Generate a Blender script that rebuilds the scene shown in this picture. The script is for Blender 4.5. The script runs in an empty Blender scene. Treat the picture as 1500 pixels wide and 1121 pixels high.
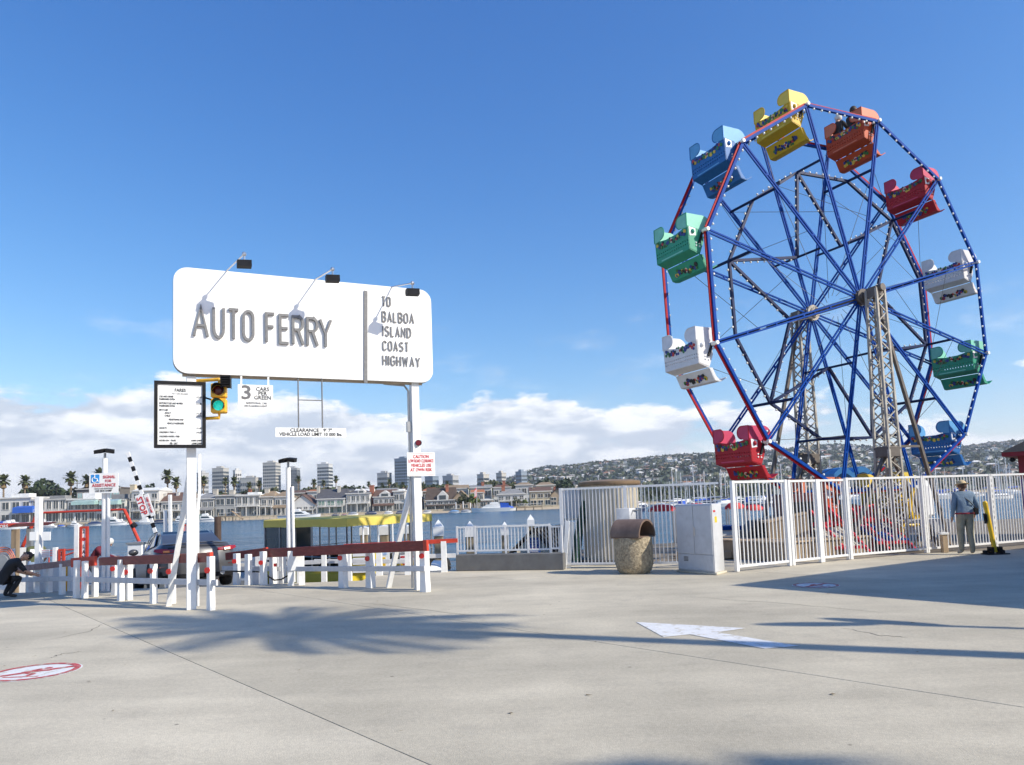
import bpy, bmesh, math, random
from mathutils import Vector as V, Matrix as M
random.seed(7)
rnd = random.uniform
sc = bpy.context.scene
COL = sc.collection
# ---------------------------------------------------------------- camera
FPX, PITCH, ROLL, PCX, PCY, EYE = 1088.0, .081, .0358, 750.0, 648.6, 1.58
_F = V((0, math.cos(PITCH), math.sin(PITCH))); _U0 = V((0, -math.sin(PITCH), math.cos(PITCH))); _R0 = V((1, 0, 0))
_R = _R0*math.cos(ROLL) - _U0*math.sin(ROLL); _U = _R0*math.sin(ROLL) + _U0*math.cos(ROLL)
OC = V((0, 0, EYE))
cam = bpy.data.objects.new('camera', bpy.data.cameras.new('camera')); COL.objects.link(cam)
cm = M.Identity(4)
for i in range(3):
    cm[i][0] = _R[i]; cm[i][1] = _U[i]; cm[i][2] = -_F[i]; cm[i][3] = OC[i]
cam.matrix_world = cm
cam.data.sensor_width = 36; cam.data.lens = FPX/1500*36
cam.data.shift_y = (PCY-560.5)/1500; cam.data.clip_start = .1; cam.data.clip_end = 20000
sc.camera = cam
# ---------------------------------------------------------------- light
SUN_EL = math.radians(34.3); SUN_H = V((.912, -.409, 0)).normalized()
SUN_D = V((SUN_H.x*math.cos(SUN_EL), SUN_H.y*math.cos(SUN_EL), math.sin(SUN_EL)))
sun = bpy.data.objects.new('sun', bpy.data.lights.new('sun', 'SUN')); COL.objects.link(sun)
sun.data.energy = 5.0; sun.data.angle = math.radians(.5); sun.data.color = (1, .93, .79)
sun.rotation_euler = SUN_D.to_track_quat('Z', 'Y').to_euler()
w = bpy.data.worlds.new('World'); sc.world = w; w.use_nodes = True
nt = w.node_tree; N = nt.nodes; LK = nt.links
N.clear()
def nd(t, **k):
    n = N.new(t)
    for a, b in k.items(): setattr(n, a, b)
    return n
def mth(op, a, b=None, c=None, clamp=False):
    n = N.new('ShaderNodeMath'); n.operation = op; n.use_clamp = clamp
    for i, x in enumerate((a, b, c)):
        if x is None: continue
        if isinstance(x, (int, float)): n.inputs[i].default_value = x
        else: LK.new(x, n.inputs[i])
    return n.outputs[0]
sky = nd('ShaderNodeTexSky', sky_type='NISHITA', sun_disc=False, sun_elevation=SUN_EL,
         sun_rotation=math.atan2(SUN_H.x, SUN_H.y), altitude=0, air_density=1.0, dust_density=.35, ozone_density=2.2)
tc = nd('ShaderNodeTexCoord'); sx = nd('ShaderNodeSeparateXYZ'); LK.new(tc.outputs['Generated'], sx.inputs[0])
az = mth('ARCTAN2', sx.outputs[0], sx.outputs[1]); el = sx.outputs[2]
def wnoise(sa, se, oa, oe, detail, rough, z=0.0):
    c = nd('ShaderNodeCombineXYZ')
    LK.new(mth('MULTIPLY_ADD', az, sa, oa), c.inputs[0]); LK.new(mth('MULTIPLY_ADD', el, se, oe), c.inputs[1]); c.inputs[2].default_value = z
    n = nd('ShaderNodeTexNoise'); n.inputs['Scale'].default_value = 1; n.inputs['Detail'].default_value = detail; n.inputs['Roughness'].default_value = rough
    LK.new(c.outputs[0], n.inputs['Vector']); return n.outputs['Fac']
def mrange(v, a, b, c, d, smooth=True):
    n = nd('ShaderNodeMapRange'); n.interpolation_type = 'SMOOTHSTEP' if smooth else 'LINEAR'
    LK.new(v, n.inputs[0])
    for i, x in zip((1, 2, 3, 4), (a, b, c, d)): n.inputs[i].default_value = x
    return n.outputs[0]
n1 = wnoise(6.5, 17, 3.1, 0, 9, .56); n1b = wnoise(6.5, 17, 2.98, .3, 9, .56)
big = wnoise(2.2, 4, 7.7, 0, 2, .5, 3.0)
thr = mth('ADD', mrange(el, .07, .20, .27, .76), mth('MULTIPLY', mth('SUBTRACT', big, .5), -.9))
thr = mth('ADD', thr, mrange(az, -.3, .55, -.03, .13))
thr = mth('ADD', thr, mrange(el, .0, .05, .10, .0))
mask = mth('MULTIPLY', mrange(mth('SUBTRACT', n1, thr), 0, .10, 0, 1), .94)
wisp = mth('MULTIPLY', mrange(mth('MULTIPLY', wnoise(9, 20, 1.3, 0, 7, .6, 5.0), mrange(el, .2, .45, 1, .0)), .5, .8, 0, 1), .30)
mask = mth('MAXIMUM', mask, wisp)
lit = mrange(mth('ADD', mth('SUBTRACT', n1, n1b), mth('MULTIPLY', mth('SUBTRACT', n1, .5), .25)), -.12, .13, 0, 1)
lit = mth('MULTIPLY', lit, mrange(el, .0, .12, .55, 1))
cr = nd('ShaderNodeMix', data_type='RGBA'); LK.new(lit, cr.inputs['Factor'])
cr.inputs['A'].default_value = (6.2, 6.8, 7.8, 1); cr.inputs['B'].default_value = (11.2, 11.2, 11.2, 1)
hs = nd('ShaderNodeHueSaturation'); hs.inputs['Saturation'].default_value = 1.12; LK.new(sky.outputs[0], hs.inputs['Color'])
mx = nd('ShaderNodeMix', data_type='RGBA'); LK.new(mask, mx.inputs['Factor'])
ss = nd('ShaderNodeSeparateColor'); LK.new(hs.outputs[0], ss.inputs[0]); sj = nd('ShaderNodeCombineColor')
for i, (gn, pw) in enumerate(((.78, 1.45), (1.20, 1.10), (2.28, .78))): LK.new(mth('MULTIPLY', mth('POWER', ss.outputs[i], pw), gn), sj.inputs[i])
LK.new(sj.outputs[0], mx.inputs['A']); LK.new(cr.outputs['Result'], mx.inputs['B'])
bg = nd('ShaderNodeBackground'); LK.new(mx.outputs['Result'], bg.inputs['Color']); bg.inputs['Strength'].default_value = .1
wo = nd('ShaderNodeOutputWorld'); LK.new(bg.outputs[0], wo.inputs['Surface'])
sc.view_settings.view_transform = 'Standard'; sc.view_settings.look = 'None'; sc.view_settings.exposure = .22; sc.view_settings.gamma = 1
sc.view_settings.use_curve_mapping = False
# ---------------------------------------------------------------- helpers: picture measurements -> places
def ray(x, y): return _F + _R*((x-PCX)/FPX) + _U*((PCY-y)/FPX)
def G(x, y, z=0.0):
    d = ray(x, y); return OC + d*((z-EYE)/d.z)
def P(x, y, Y):
    d = ray(x, y); return OC + d*(Y/d.y)
def PL(x, y, p0, n):
    d = ray(x, y); return OC + d*((p0-OC).dot(n)/d.dot(n))
UP = V((0, 0, 1))
class MB:
    def __init__(s): s.v = []; s.f = []; s.m = []; s.mi = 0
    def add(s, vs, fs):
        o = len(s.v); s.v += [V(x) for x in vs]; s.f += [tuple(i+o for i in f) for f in fs]; s.m += [s.mi]*len(fs); return s
    def obb(s, c, ax, ay, az_):
        c = V(c); vs = []
        for k in (-1, 1):
            for j in (-1, 1):
                for i in (-1, 1): vs.append(c+ax*i+ay*j+az_*k)
        return s.add(vs, [(0, 2, 3, 1), (4, 5, 7, 6), (0, 1, 5, 4), (2, 6, 7, 3), (0, 4, 6, 2), (1, 3, 7, 5)])
    def box(s, c, sz, rz=0):
        cs, sn = math.cos(rz), math.sin(rz)
        return s.obb(c, V((cs, sn, 0))*sz[0]/2, V((-sn, cs, 0))*sz[1]/2, V((0, 0, sz[2]/2)))
    def bx(s, x0, x1, y0, y1, z0, z1): return s.box(((x0+x1)/2, (y0+y1)/2, (z0+z1)/2), (abs(x1-x0), abs(y1-y0), abs(z1-z0)))
    def beam(s, a, b, wd, ht, up=UP):
        a = V(a); b = V(b); d = (b-a); L = d.length; d = d/L
        sd = d.cross(up)
        if sd.length < 1e-4: sd = d.cross(V((1, 0, 0)))
        sd.normalize(); u = sd.cross(d)
        return s.obb((a+b)/2, d*L/2, sd*wd/2, u*ht/2)
    def tube(s, a, b, r, n=8, r2=None):
        return s.path([a, b], r, n, r2)
    def path(s, pts, r, n=6, r2=None):
        pts = [V(p) for p in pts]; m = len(pts); vs = []; fs = []
        t = (pts[1]-pts[0]).normalized(); sd = t.cross(UP)
        if sd.length < 1e-3: sd = V((1, 0, 0))
        sd.normalize()
        for i, p in enumerate(pts):
            t = (pts[min(i+1, m-1)]-pts[max(i-1, 0)]).normalized()
            sd = (sd-t*sd.dot(t)).normalized(); u = t.cross(sd)
            rr = r if r2 is None else r+(r2-r)*i/(m-1)
            for k in range(n):
                a = 2*math.pi*k/n; vs.append(p+sd*math.cos(a)*rr+u*math.sin(a)*rr)
        for i in range(m-1):
            for k in range(n):
                fs.append((i*n+k, i*n+(k+1) % n, (i+1)*n+(k+1) % n, (i+1)*n+k))
        fs.append(tuple(range(n-1, -1, -1))); fs.append(tuple(range((m-1)*n, m*n)))
        return s.add(vs, fs)
    def prism(s, poly, off):
        off = V(off); n = len(poly); vs = [V(p) for p in poly]+[V(p)+off for p in poly]
        return s.add(vs, [tuple(range(n-1, -1, -1)), tuple(range(n, 2*n))]+[(i, (i+1) % n, (i+1) % n+n, i+n) for i in range(n)])
    def lathe(s, prof, n=16, c=(0, 0, 0)):
        c = V(c); vs = []; fs = []
        for r, z in prof:
            for k in range(n):
                a = 2*math.pi*k/n; vs.append(c+V((r*math.cos(a), r*math.sin(a), z)))
        for i in range(len(prof)-1):
            for k in range(n): fs.append((i*n+k, i*n+(k+1) % n, (i+1)*n+(k+1) % n, (i+1)*n+k))
        if prof[0][0] > 1e-4: fs.append(tuple(range(n-1, -1, -1)))
        if prof[-1][0] > 1e-4: fs.append(tuple(range((len(prof)-1)*n, len(prof)*n)))
        return s.add(vs, fs)
    def ell(s, c, r, n=10, m=6):
        if not hasattr(r, '__len__'): r = (r, r, r)
        o = len(s.v)
        s.lathe([(max(math.sin(math.pi*i/m), 1e-3), -math.cos(math.pi*i/m)) for i in range(m+1)], n)
        for i in range(o, len(s.v)):
            q = s.v[i]; s.v[i] = V((q.x*r[0], q.y*r[1], q.z*r[2]))+V(c)
        return s
    def quad(s, a, b, c, d): return s.add([a, b, c, d], [(0, 1, 2, 3)])
    def mesh(s, name, bevel=0, smooth=35, recalc=True):
        me = bpy.data.meshes.new(name); me.from_pydata([tuple(x) for x in s.v], [], s.f)
        me.polygons.foreach_set('material_index', s.m)
        if recalc or bevel:
            b = bmesh.new(); b.from_mesh(me)
            if bevel:
                bmesh.ops.recalc_face_normals(b, faces=b.faces)
                bmesh.ops.bevel(b, geom=b.edges[:], offset=bevel, segments=1, affect='EDGES', profile=.5, clamp_overlap=True)
            bmesh.ops.recalc_face_normals(b, faces=b.faces); b.to_mesh(me); b.free()
        if smooth:
            me.polygons.foreach_set('use_smooth', [True]*len(me.polygons)); me.set_sharp_from_angle(angle=math.radians(smooth))
        return me
WM = {}
def put(o, label=None, cat=None, group=None, kind=None):
    if label: o['label'] = label
    if cat: o['category'] = cat
    if group: o['group'] = group
    if kind: o['kind'] = kind
    return o
def thing(name, label, cat, loc=(0, 0, 0), rz=0, group=None):
    o = bpy.data.objects.new(name, None); COL.objects.link(o); o.empty_display_size = .2
    o.location = loc; o.rotation_euler = (0, 0, rz)
    WM[o.name] = M.Translation(V(loc)) @ M.Rotation(rz, 4, 'Z')
    return put(o, label, cat, group)
def part(name, mb, mat, parent=None, world=True, **k):
    """one mesh object; shapes given in world coordinates are moved into the parent's own frame"""
    bev_ = k.pop('bevel', 0); smo_ = k.pop('smooth', 35)
    if isinstance(mb, MB):
        if parent is not None and world:
            inv = WM[parent.name].inverted(); mb.v = [inv @ x for x in mb.v]
        me = mb.mesh(name, bev_, smo_)
    else: me = mb
    o = bpy.data.objects.new(name, me); COL.objects.link(o)
    if not me.materials:
        for m_ in (mat if isinstance(mat, (list, tuple)) else [mat]): me.materials.append(m_)
    if parent is not None: o.parent = parent; WM[o.name] = WM[parent.name]
    else: WM[o.name] = M.Identity(4)
    return put(o, **k)
def origin_to(o, loc):
    loc = V(loc); o.data.transform(M.Translation(-loc)); o.location = loc; WM[o.name] = M.Translation(loc); return o
def copy_tree(o, parent=None):
    c = o.copy(); COL.objects.link(c); c.parent = parent
    if parent is None: WM[c.name] = M.Identity(4)
    for ch in o.children: copy_tree(ch, c)
    return c
def dup(o, loc, rz=0, label=None, scale=None):
    c = copy_tree(o); c.location = loc; c.rotation_euler = (0, 0, rz)
    if label: c['label'] = label
    if scale: c.scale = scale if hasattr(scale, '__len__') else (scale,)*3
    return c
# ---------------------------------------------------------------- materials
def lin(h):
    c = [int(h[i:i+2], 16)/255 for i in (0, 2, 4)]
    return tuple(x/12.92 if x < .04045 else ((x+.055)/1.055)**2.4 for x in c)
MATS = {}
def mat(name, col, rough=.6, metal=0, var=.12, scale=6, bump=.0, bscale=60, dirt=0, dirtcol=(.12, .09, .06), emit=0, spec=.5, coat=0, alpha=1, stretch=(1, 1, 1), dpos=(.52, .75)):
    if isinstance(col, str): col = lin(col)
    m = bpy.data.materials.new(name); m.use_nodes = True; t = m.node_tree; b = t.nodes['Principled BSDF']; MATS[name] = m
    b.inputs['Roughness'].default_value = rough; b.inputs['Metallic'].default_value = metal; b.inputs['Specular IOR Level'].default_value = spec
    b.inputs['Coat Weight'].default_value = coat; b.inputs['Coat Roughness'].default_value = .05
    if alpha < 1: b.inputs['Alpha'].default_value = alpha
    co = t.nodes.new('ShaderNodeTexCoord'); mp = t.nodes.new('ShaderNodeMapping'); mp.inputs['Scale'].default_value = stretch
    t.links.new(co.outputs['Object'], mp.inputs[0])
    def noise(s_, d=5, r=.6):
        n = t.nodes.new('ShaderNodeTexNoise'); n.inputs['Scale'].default_value = s_; n.inputs['Detail'].default_value = d; n.inputs['Roughness'].default_value = r
        t.links.new(mp.outputs[0], n.inputs['Vector']); return n.outputs['Fac']
    def ramp(f, p0, p1, c0, c1):
        r = t.nodes.new('ShaderNodeValToRGB'); e = r.color_ramp.elements
        e[0].position = p0; e[1].position = p1; e[0].color = (*c0, 1); e[1].color = (*c1, 1); t.links.new(f, r.inputs[0]); return r.outputs[0]
    c0 = tuple(max(0, x*(1-var)) for x in col); c1 = tuple(min(1, x*(1+var)) for x in col)
    out = ramp(noise(scale), .3, .7, c0, c1)
    if dirt:
        mxn = t.nodes.new('ShaderNodeMix'); mxn.data_type = 'RGBA'
        f = ramp(noise(scale*.7+1.3, 8, .7), dpos[0], dpos[1], (0, 0, 0), (dirt,)*3)
        t.links.new(f, mxn.inputs['Factor']); t.links.new(out, mxn.inputs['A']); mxn.inputs['B'].default_value = (*dirtcol, 1); out = mxn.outputs['Result']
    t.links.new(out, b.inputs['Base Color'])
    if emit:
        t.links.new(out, b.inputs['Emission Color']); b.inputs['Emission Strength'].default_value = emit
    if bump:
        bp = t.nodes.new('ShaderNodeBump'); bp.inputs['Strength'].default_value = bump; bp.inputs['Distance'].default_value = .02
        t.links.new(noise(bscale, 4), bp.inputs['Height']); t.links.new(bp.outputs[0], b.inputs['Normal'])
    return m
white = mat('white_paint', (.80, .80, .79), .45, var=.05, scale=9, dirt=.35, dirtcol=(.45, .41, .36), bump=.15, bscale=40)
board = mat('sign_white', (.84, .84, .83), .4, var=.03, scale=1.5, dirt=.12, dirtcol=(.6, .58, .54))
cleanw = mat('white_gloss', (.8, .8, .8), .3, var=.03)
fencew = mat('fence_white', (.74, .74, .74), .4, var=.06, scale=14, dirt=.25, dirtcol=(.4, .36, .3))
letterm = mat('galvanised_letter', (.17, .17, .175), .55, metal=.0, var=.25, scale=25, dirt=.3, dirtcol=(.2, .2, .2))
dark = mat('black_metal', (.014, .014, .016), .55, var=.3, spec=.2)
darkgrey = mat('dark_grey', (.016, .016, .018), .6, var=.25, spec=.15)
grey = mat('grey_metal', (.32, .33, .34), .4, metal=.5, var=.15)
midgrey = mat('grey_paint', (.52, .53, .55), .45, var=.08, dirt=.2)
steel = mat('steel', (.55, .55, .56), .3, metal=.9)
yellow = mat('signal_yellow', (.78, .42, .03), .45, var=.12, scale=12, dirt=.3)
ylw = mat('bollard_yellow', (.80, .50, .02), .45, var=.12, scale=8, dirt=.25)
redrail = mat('red_rail', (.50, .045, .02), .45, var=.2, scale=7, dirt=.25, dirtcol=(.25, .03, .02))
marrail = mat('maroon_rail', (.17, .022, .018), .5, var=.3, scale=8, dirt=.4, dirtcol=(.30, .12, .10), stretch=(1, 1, 3))
oldrail = mat('weathered_rail', (.30, .19, .17), .7, var=.3, scale=12, dirt=.5, dirtcol=(.42, .32, .3), bump=.3)
redref = mat('red_reflector', (.55, .01, .01), .25, var=.1, coat=.6)
woodm = mat('old_wood', (.27, .20, .13), .8, var=.35, scale=5, bump=.4, bscale=25, stretch=(1, 1, .15))
plank = mat('tan_planks', (.42, .31, .2), .8, var=.3, scale=4, bump=.3)
whiteshade = mat('shaded_white_paint', (.55, .55, .56), .55, var=.1, scale=7, dirt=.3, dirtcol=(.35, .33, .3))  # white paint greyed: the shade on the lower rails put into the colour
pile = mat('piling', (.30, .25, .17), .85, var=.4, scale=4, bump=.5, bscale=20, stretch=(1, 1, .2))
concrete = mat('concrete', (.575, .515, .40), .85, var=.10, scale=.55, bump=.3, bscale=90, dirt=.35, dirtcol=(.33, .295, .24))
def weather(m):
    # broad stains, fine grit and small dark gum spots worn into the concrete
    t = m.node_tree; b = t.nodes['Principled BSDF']; src = b.inputs['Base Color'].links[0].from_socket; co = [n for n in t.nodes if n.type == 'TEX_COORD'][0].outputs['Object']
    for sc_, lo, hi, a0, a1, st in ((.22, .80, 1.06, .35, .62, (1, 1, 1)), (.9, .88, 1.05, .35, .65, (.25, 1.6, 1)), (28, .86, 1.10, .3, .7, (1, 1, 1)), (170, .82, 1.14, .3, .7, (1, 1, 1))):
        mp = t.nodes.new('ShaderNodeMapping'); mp.inputs['Scale'].default_value = st; mp.inputs['Rotation'].default_value = (0, 0, .5); t.links.new(co, mp.inputs[0])
        n = t.nodes.new('ShaderNodeTexNoise'); n.inputs['Scale'].default_value = sc_; n.inputs['Detail'].default_value = 7; n.inputs['Roughness'].default_value = .65; t.links.new(mp.outputs[0], n.inputs['Vector'])
        r = t.nodes.new('ShaderNodeMapRange'); t.links.new(n.outputs['Fac'], r.inputs[0])
        for i, x in enumerate((a0, a1, lo, hi)): r.inputs[i+1].default_value = x
        mx_ = t.nodes.new('ShaderNodeVectorMath'); mx_.operation = 'SCALE'; t.links.new(src, mx_.inputs[0]); t.links.new(r.outputs[0], mx_.inputs['Scale']); src = mx_.outputs[0]
    v = t.nodes.new('ShaderNodeTexVoronoi'); v.inputs['Scale'].default_value = 1.3; t.links.new(co, v.inputs['Vector']); r = t.nodes.new('ShaderNodeMapRange'); t.links.new(v.outputs['Distance'], r.inputs[0])
    for i, x in enumerate((.018, .03, .45, 1)): r.inputs[i+1].default_value = x
    mx_ = t.nodes.new('ShaderNodeVectorMath'); mx_.operation = 'SCALE'; t.links.new(src, mx_.inputs[0]); t.links.new(r.outputs[0], mx_.inputs['Scale']); t.links.new(mx_.outputs[0], b.inputs['Base Color'])
weather(concrete)
concrete2 = mat('concrete_worn', (.545, .487, .375), .85, var=.11, scale=.6, bump=.3, bscale=90, dirt=.4, dirtcol=(.31, .28, .23)); weather(concrete2)
wallc = mat('planter_concrete', (.14, .14, .14), .85, var=.2, scale=3, bump=.3, dirt=.3)
inkb = mat('black_lettering', (.02, .02, .02), .6, var=.1)
inkr = mat('red_lettering', (.55, .02, .03), .5, var=.1)
inkw = mat('white_lettering', (.8, .8, .8), .5, var=.05)
inkg = mat('grey_lettering', (.13, .13, .14), .6, var=.1)
inkbl = mat('blue_plate', (.03, .27, .68), .4, var=.1)
glass = mat('dark_glass', (.03, .045, .055), .05, var=.4, scale=.4, spec=.8)
rubber = mat('rubber', (.02, .02, .02), .8, var=.2)
# ---------------------------------------------------------------- lettering
def text(name, s, o, r, u, h, mt, parent=None, ext=.003, sx=1.0, align='CENTER', fat=0.0, world=True, lift=.004, **k):
    cu = bpy.data.curves.new('t', 'FONT'); cu.body = s; cu.size = h/.70; cu.align_x = align; cu.extrude = ext; cu.offset = fat*h; cu.resolution_u = 2
    ob = bpy.data.objects.new('t', cu); me = bpy.data.meshes.new_from_object(ob); bpy.data.objects.remove(ob); bpy.data.curves.remove(cu)
    r = V(r); u = V(u); n = r.cross(u); o = V(o)
    inv = WM[parent.name].inverted() if (parent is not None and world) else M.Identity(4)
    for v in me.vertices:
        c = v.co.copy(); v.co = inv @ (o+r*c.x*sx+u*c.y+n*(c.z+ext+lift))
    me.materials.clear(); me.name = name
    return part(name, me, mt, parent, **k)
def disc(mb, c, n, r, th, seg=14):
    n = V(n).normalized(); c = V(c); mb.tube(c-n*.001, c+n*th, r, seg)
# ---------------------------------------------------------------- plaza of concrete slabs
def split(poly, p, d, gap=.006):
    nrm = V((-d.y, d.x)); a, b = [], []
    for sgn, out in ((1, a), (-1, b)):
        m = len(poly)
        for i in range(m):
            q0, q1 = poly[i], poly[(i+1) % m]; e0 = sgn*(q0-p).dot(nrm)-gap; e1 = sgn*(q1-p).dot(nrm)-gap
            if e0 >= 0: out.append(q0)
            if (e0 > 0 > e1) or (e0 < 0 < e1): out.append(q0+(q1-q0)*(e0/(e0-e1)))
    return [q for q in (a, b) if len(q) > 2]
V2 = lambda x, y: V((x, y))
polys = [[V2(-45, -14), V2(45, -14), V2(45, 18.4), V2(-45, 18.4)]]
dA = V2(.642, -.767).normalized(); dB = V2(.873, .488).normalized(); nA = V2(.767, .642)
lines = [(V2(-6.12, 11.18), V2(.65, -.76).normalized()), (V2(-3.31, 13.11), V2(.668, -.744).normalized()), (V2(2.65, 12.07), V2(.618, -.786).normalized()), (V2(0, 16.5), V2(1, 0)), (V2(-14.6, 0), V2(0, 1)), (V2(-3.4, 0), V2(0, 1))]
lines += [(nA*o_, dA) for o_ in (-8.9, -5.2, -1.3, 13.6, 17.4, 21.3, 25.5)] + [(V2(2.38, 6.35)+V2(-.488, .873)*o_, dB) for o_ in (-8, 9.2)]
for p_, d_ in lines:
    nx = []
    for q in polys:
        g_ = .0025 if p_.y == 16.5 or d_.x == 0 else .005
        if d_ == V2(0, 1) and (sum(q, V2(0, 0))/len(q))  .y < 16.5: nx.append(q); continue
        if d_ is dB and (sum(q, V2(0, 0))/len(q)-V2(-3.31, 13.11)).dot(V2(.744, .668)) < 0: nx.append(q); continue
        nx += split(q, p_, d_, g_)
    polys = nx
plaza = MB()
plaza.quad((-46, -15, -.16), (46, -15, -.16), (46, 16.9, -.16), (-46, 16.9, -.16)); plaza.prism([(-46, 18.35, -1.8), (-14.6, 18.35, -1.8), (-14.6, 16.45, -1.8), (-46, 16.45, -1.8)], (0, 0, 1.64)); plaza.prism([(-3.4, 18.35, -1.8), (46, 18.35, -1.8), (46, 16.45, -1.8), (-3.4, 16.45, -1.8)], (0, 0, 1.64)); plaza.prism([(-46, 16.48, -1.8), (46, 16.48, -1.8), (46, 16.2, -1.8), (-46, 16.2, -1.8)], (0, 0, 1.635))
plaza_o = part('ground', plaza, wallc, kind='structure', smooth=0)
ns = 0
for q in polys:
    c = sum(q, V2(0, 0))/len(q)
    ar = abs(sum(q[i].x*q[(i+1) % len(q)].y-q[(i+1) % len(q)].x*q[i].y for i in range(len(q))))/2
    if -14.6 < c.x < -3.4 and c.y > 16.5 or ar < .02: continue
    mb = MB(); dz = rnd(-.002, .002); mb.prism([(v.x, v.y, -.12) for v in q], (0, 0, .12+dz))
    part('concrete_slab', mb, random.choice((concrete, concrete, concrete2)), plaza_o, smooth=0, bevel=.002)
rampm = mat('ramp_asphalt', (.17, .16, .145), .85, var=.25, scale=1.5, bump=.4, dirt=.4, dirtcol=(.36, .31, .24))
mb = MB(); mb.prism([(-14.6, 16.5, 0), (-3.4, 16.5, 0), (-3.4, 23.5, -.763), (-14.6, 23.5, -.763)], (0, 0, -.25)); part('ferry_ramp', mb, rampm, kind='structure', smooth=0)
mb = MB(); mb.prism([(1.25, 18.41, -.01), (45, 18.41, -.01), (45, 44, -.01), (20, 34, -.01), (1.25, 24, -.01)], (0, 0, -.4)); part('wheel_deck', mb, mat('deck_dark', (.20, .165, .12), .85, var=.3, scale=3, bump=.3, stretch=(.2, 2, 1)), kind='structure', smooth=0)
mb = MB()
for i in range(16): mb.tube((2+i*1.4, 24+i*.75, -3), (2+i*1.4, 24+i*.75, -.42), .16, 8)
part('deck_piles', mb, pile, kind='structure')
crackm = mat('crack_dark', (.10, .09, .075), .9, var=.3)
for pts in (((500, 882), (560, 886), (640, 896), (700, 903)), ((1000, 874), (1150, 884), (1300, 899)), ((640, 850), (690, 846), (730, 845)), ((60, 940), (130, 925), (150, 915)), ((1230, 920), (1290, 931), (1330, 934)), ((70, 965), (90, 958), (120, 955))):
    cm_ = MB(); P0 = [G(*q) for q in pts]; full = []
    for q0, q1 in zip(P0, P0[1:]):
        for i in range(7): full.append(q0.lerp(q1, i/7)+V((rnd(-.03, .03), rnd(-.03, .03), 0)))
    full.append(P0[-1])
    for i in range(len(full)-1):
        w0, w1 = [.0045*(1-abs(2*k/len(full)-1)**3)+.001 for k in (i, i+1)]; d_ = (full[i+1]-full[i]).normalized(); s_ = V((-d_.y, d_.x, 0)); cm_.quad(full[i]+s_*w0+UP*.0032, full[i]-s_*w0+UP*.0032, full[i+1]-s_*w1+UP*.0032, full[i+1]+s_*w1+UP*.0032)
    part('crack', cm_, crackm, plaza_o, smooth=0)
# painted marks on the slabs
redpaint = mat('red_road_paint', (.46, .06, .07), .8, var=.25, scale=13, dirt=.95, dirtcol=(.47, .43, .36), dpos=(.5, .58)); whitepaint = mat('white_road_paint', (.68, .68, .68), .8, var=.1, scale=9, dirt=.9, dirtcol=(.5, .46, .38), dpos=(.53, .62))
def flat(name, pts, mt, parent=None, z=.005, **k):
    mb = MB(); mb.prism([(p.x, p.y, z) for p in pts], (0, 0, .0015)); return part(name, mb, mt, parent, smooth=0, **k)
ar = [G(932, 912), G(1092, 921), G(1050, 927), G(1170, 947), G(1120, 951), G(1010, 930), G(972, 934)]
flat('painted_arrow', ar, whitepaint, label='white painted direction arrow on the concrete, crossed by a trunk shadow', cat='road marking')
def ban_mark(px, py, rx_px, label):
    c = G(px, py); r = abs(G(px+rx_px, py).x-c.x); t = thing('painted_no_entry_circle', label, 'road marking', c, 0, 'red and white painted circles')
    ring = MB(); n = 36
    vs = []
    for k in range(n):
        a = 2*math.pi*k/n
        for rr in (r*.86, r): vs.append((c.x+math.cos(a)*rr, c.y+math.sin(a)*rr, .0085))
    ring.add(vs, [(2*k, 2*k+1, (2*k+3) % (2*n), (2*k+2) % (2*n)) for k in range(n)])
    part('white_disc', MB().prism([(c.x+math.cos(2*math.pi*k/n)*r*1.04, c.y+math.sin(2*math.pi*k/n)*r*1.04, .0035) for k in range(n)], (0, 0, .001)), whitepaint, t, smooth=0)
    part('red_ring', ring, redpaint, t, smooth=0)
    b = MB(); d = V((.8, .6, 0)); b.beam(c-d*r*.9+UP*.0085, c+d*r*.9+UP*.0085, r*.16, .001)
    part('red_bar', b, redpaint, t, smooth=0)
    g = MB(); z = UP*.0065; g.ell(c+V((r*.1, r*.42, .006)), (r*.1, r*.1, .0008), 10, 4); g.beam(c+V((.0, .35*r, .0065)), c+V((-.25*r, -.05*r, .0065)), r*.16, .001); g.beam(c+V((-.25*r, -.05*r, .0065)), c+V((.15*r, -.25*r, .0065)), r*.13, .001); g.beam(c+V((.15*r, -.25*r, .0065)), c+V((.1*r, -.5*r, .0065)), r*.12, .001); g.beam(c+V((-.05*r, .2*r, .0065)), c+V((.35*r, .1*r, .0065)), r*.1, .001); g.beam(c+V((-.4*r, -.55*r, .0065)), c+V((.45*r, -.55*r, .0065)), r*.08, .001)
    part('skater_figure', g, redpaint, t, smooth=0)
ban_mark(50, 985, 54, 'large worn red and white painted ban circle at left edge of plaza')
ban_mark(1195, 858, 36, 'small red and white painted ban circle inside the building shadow')
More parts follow.
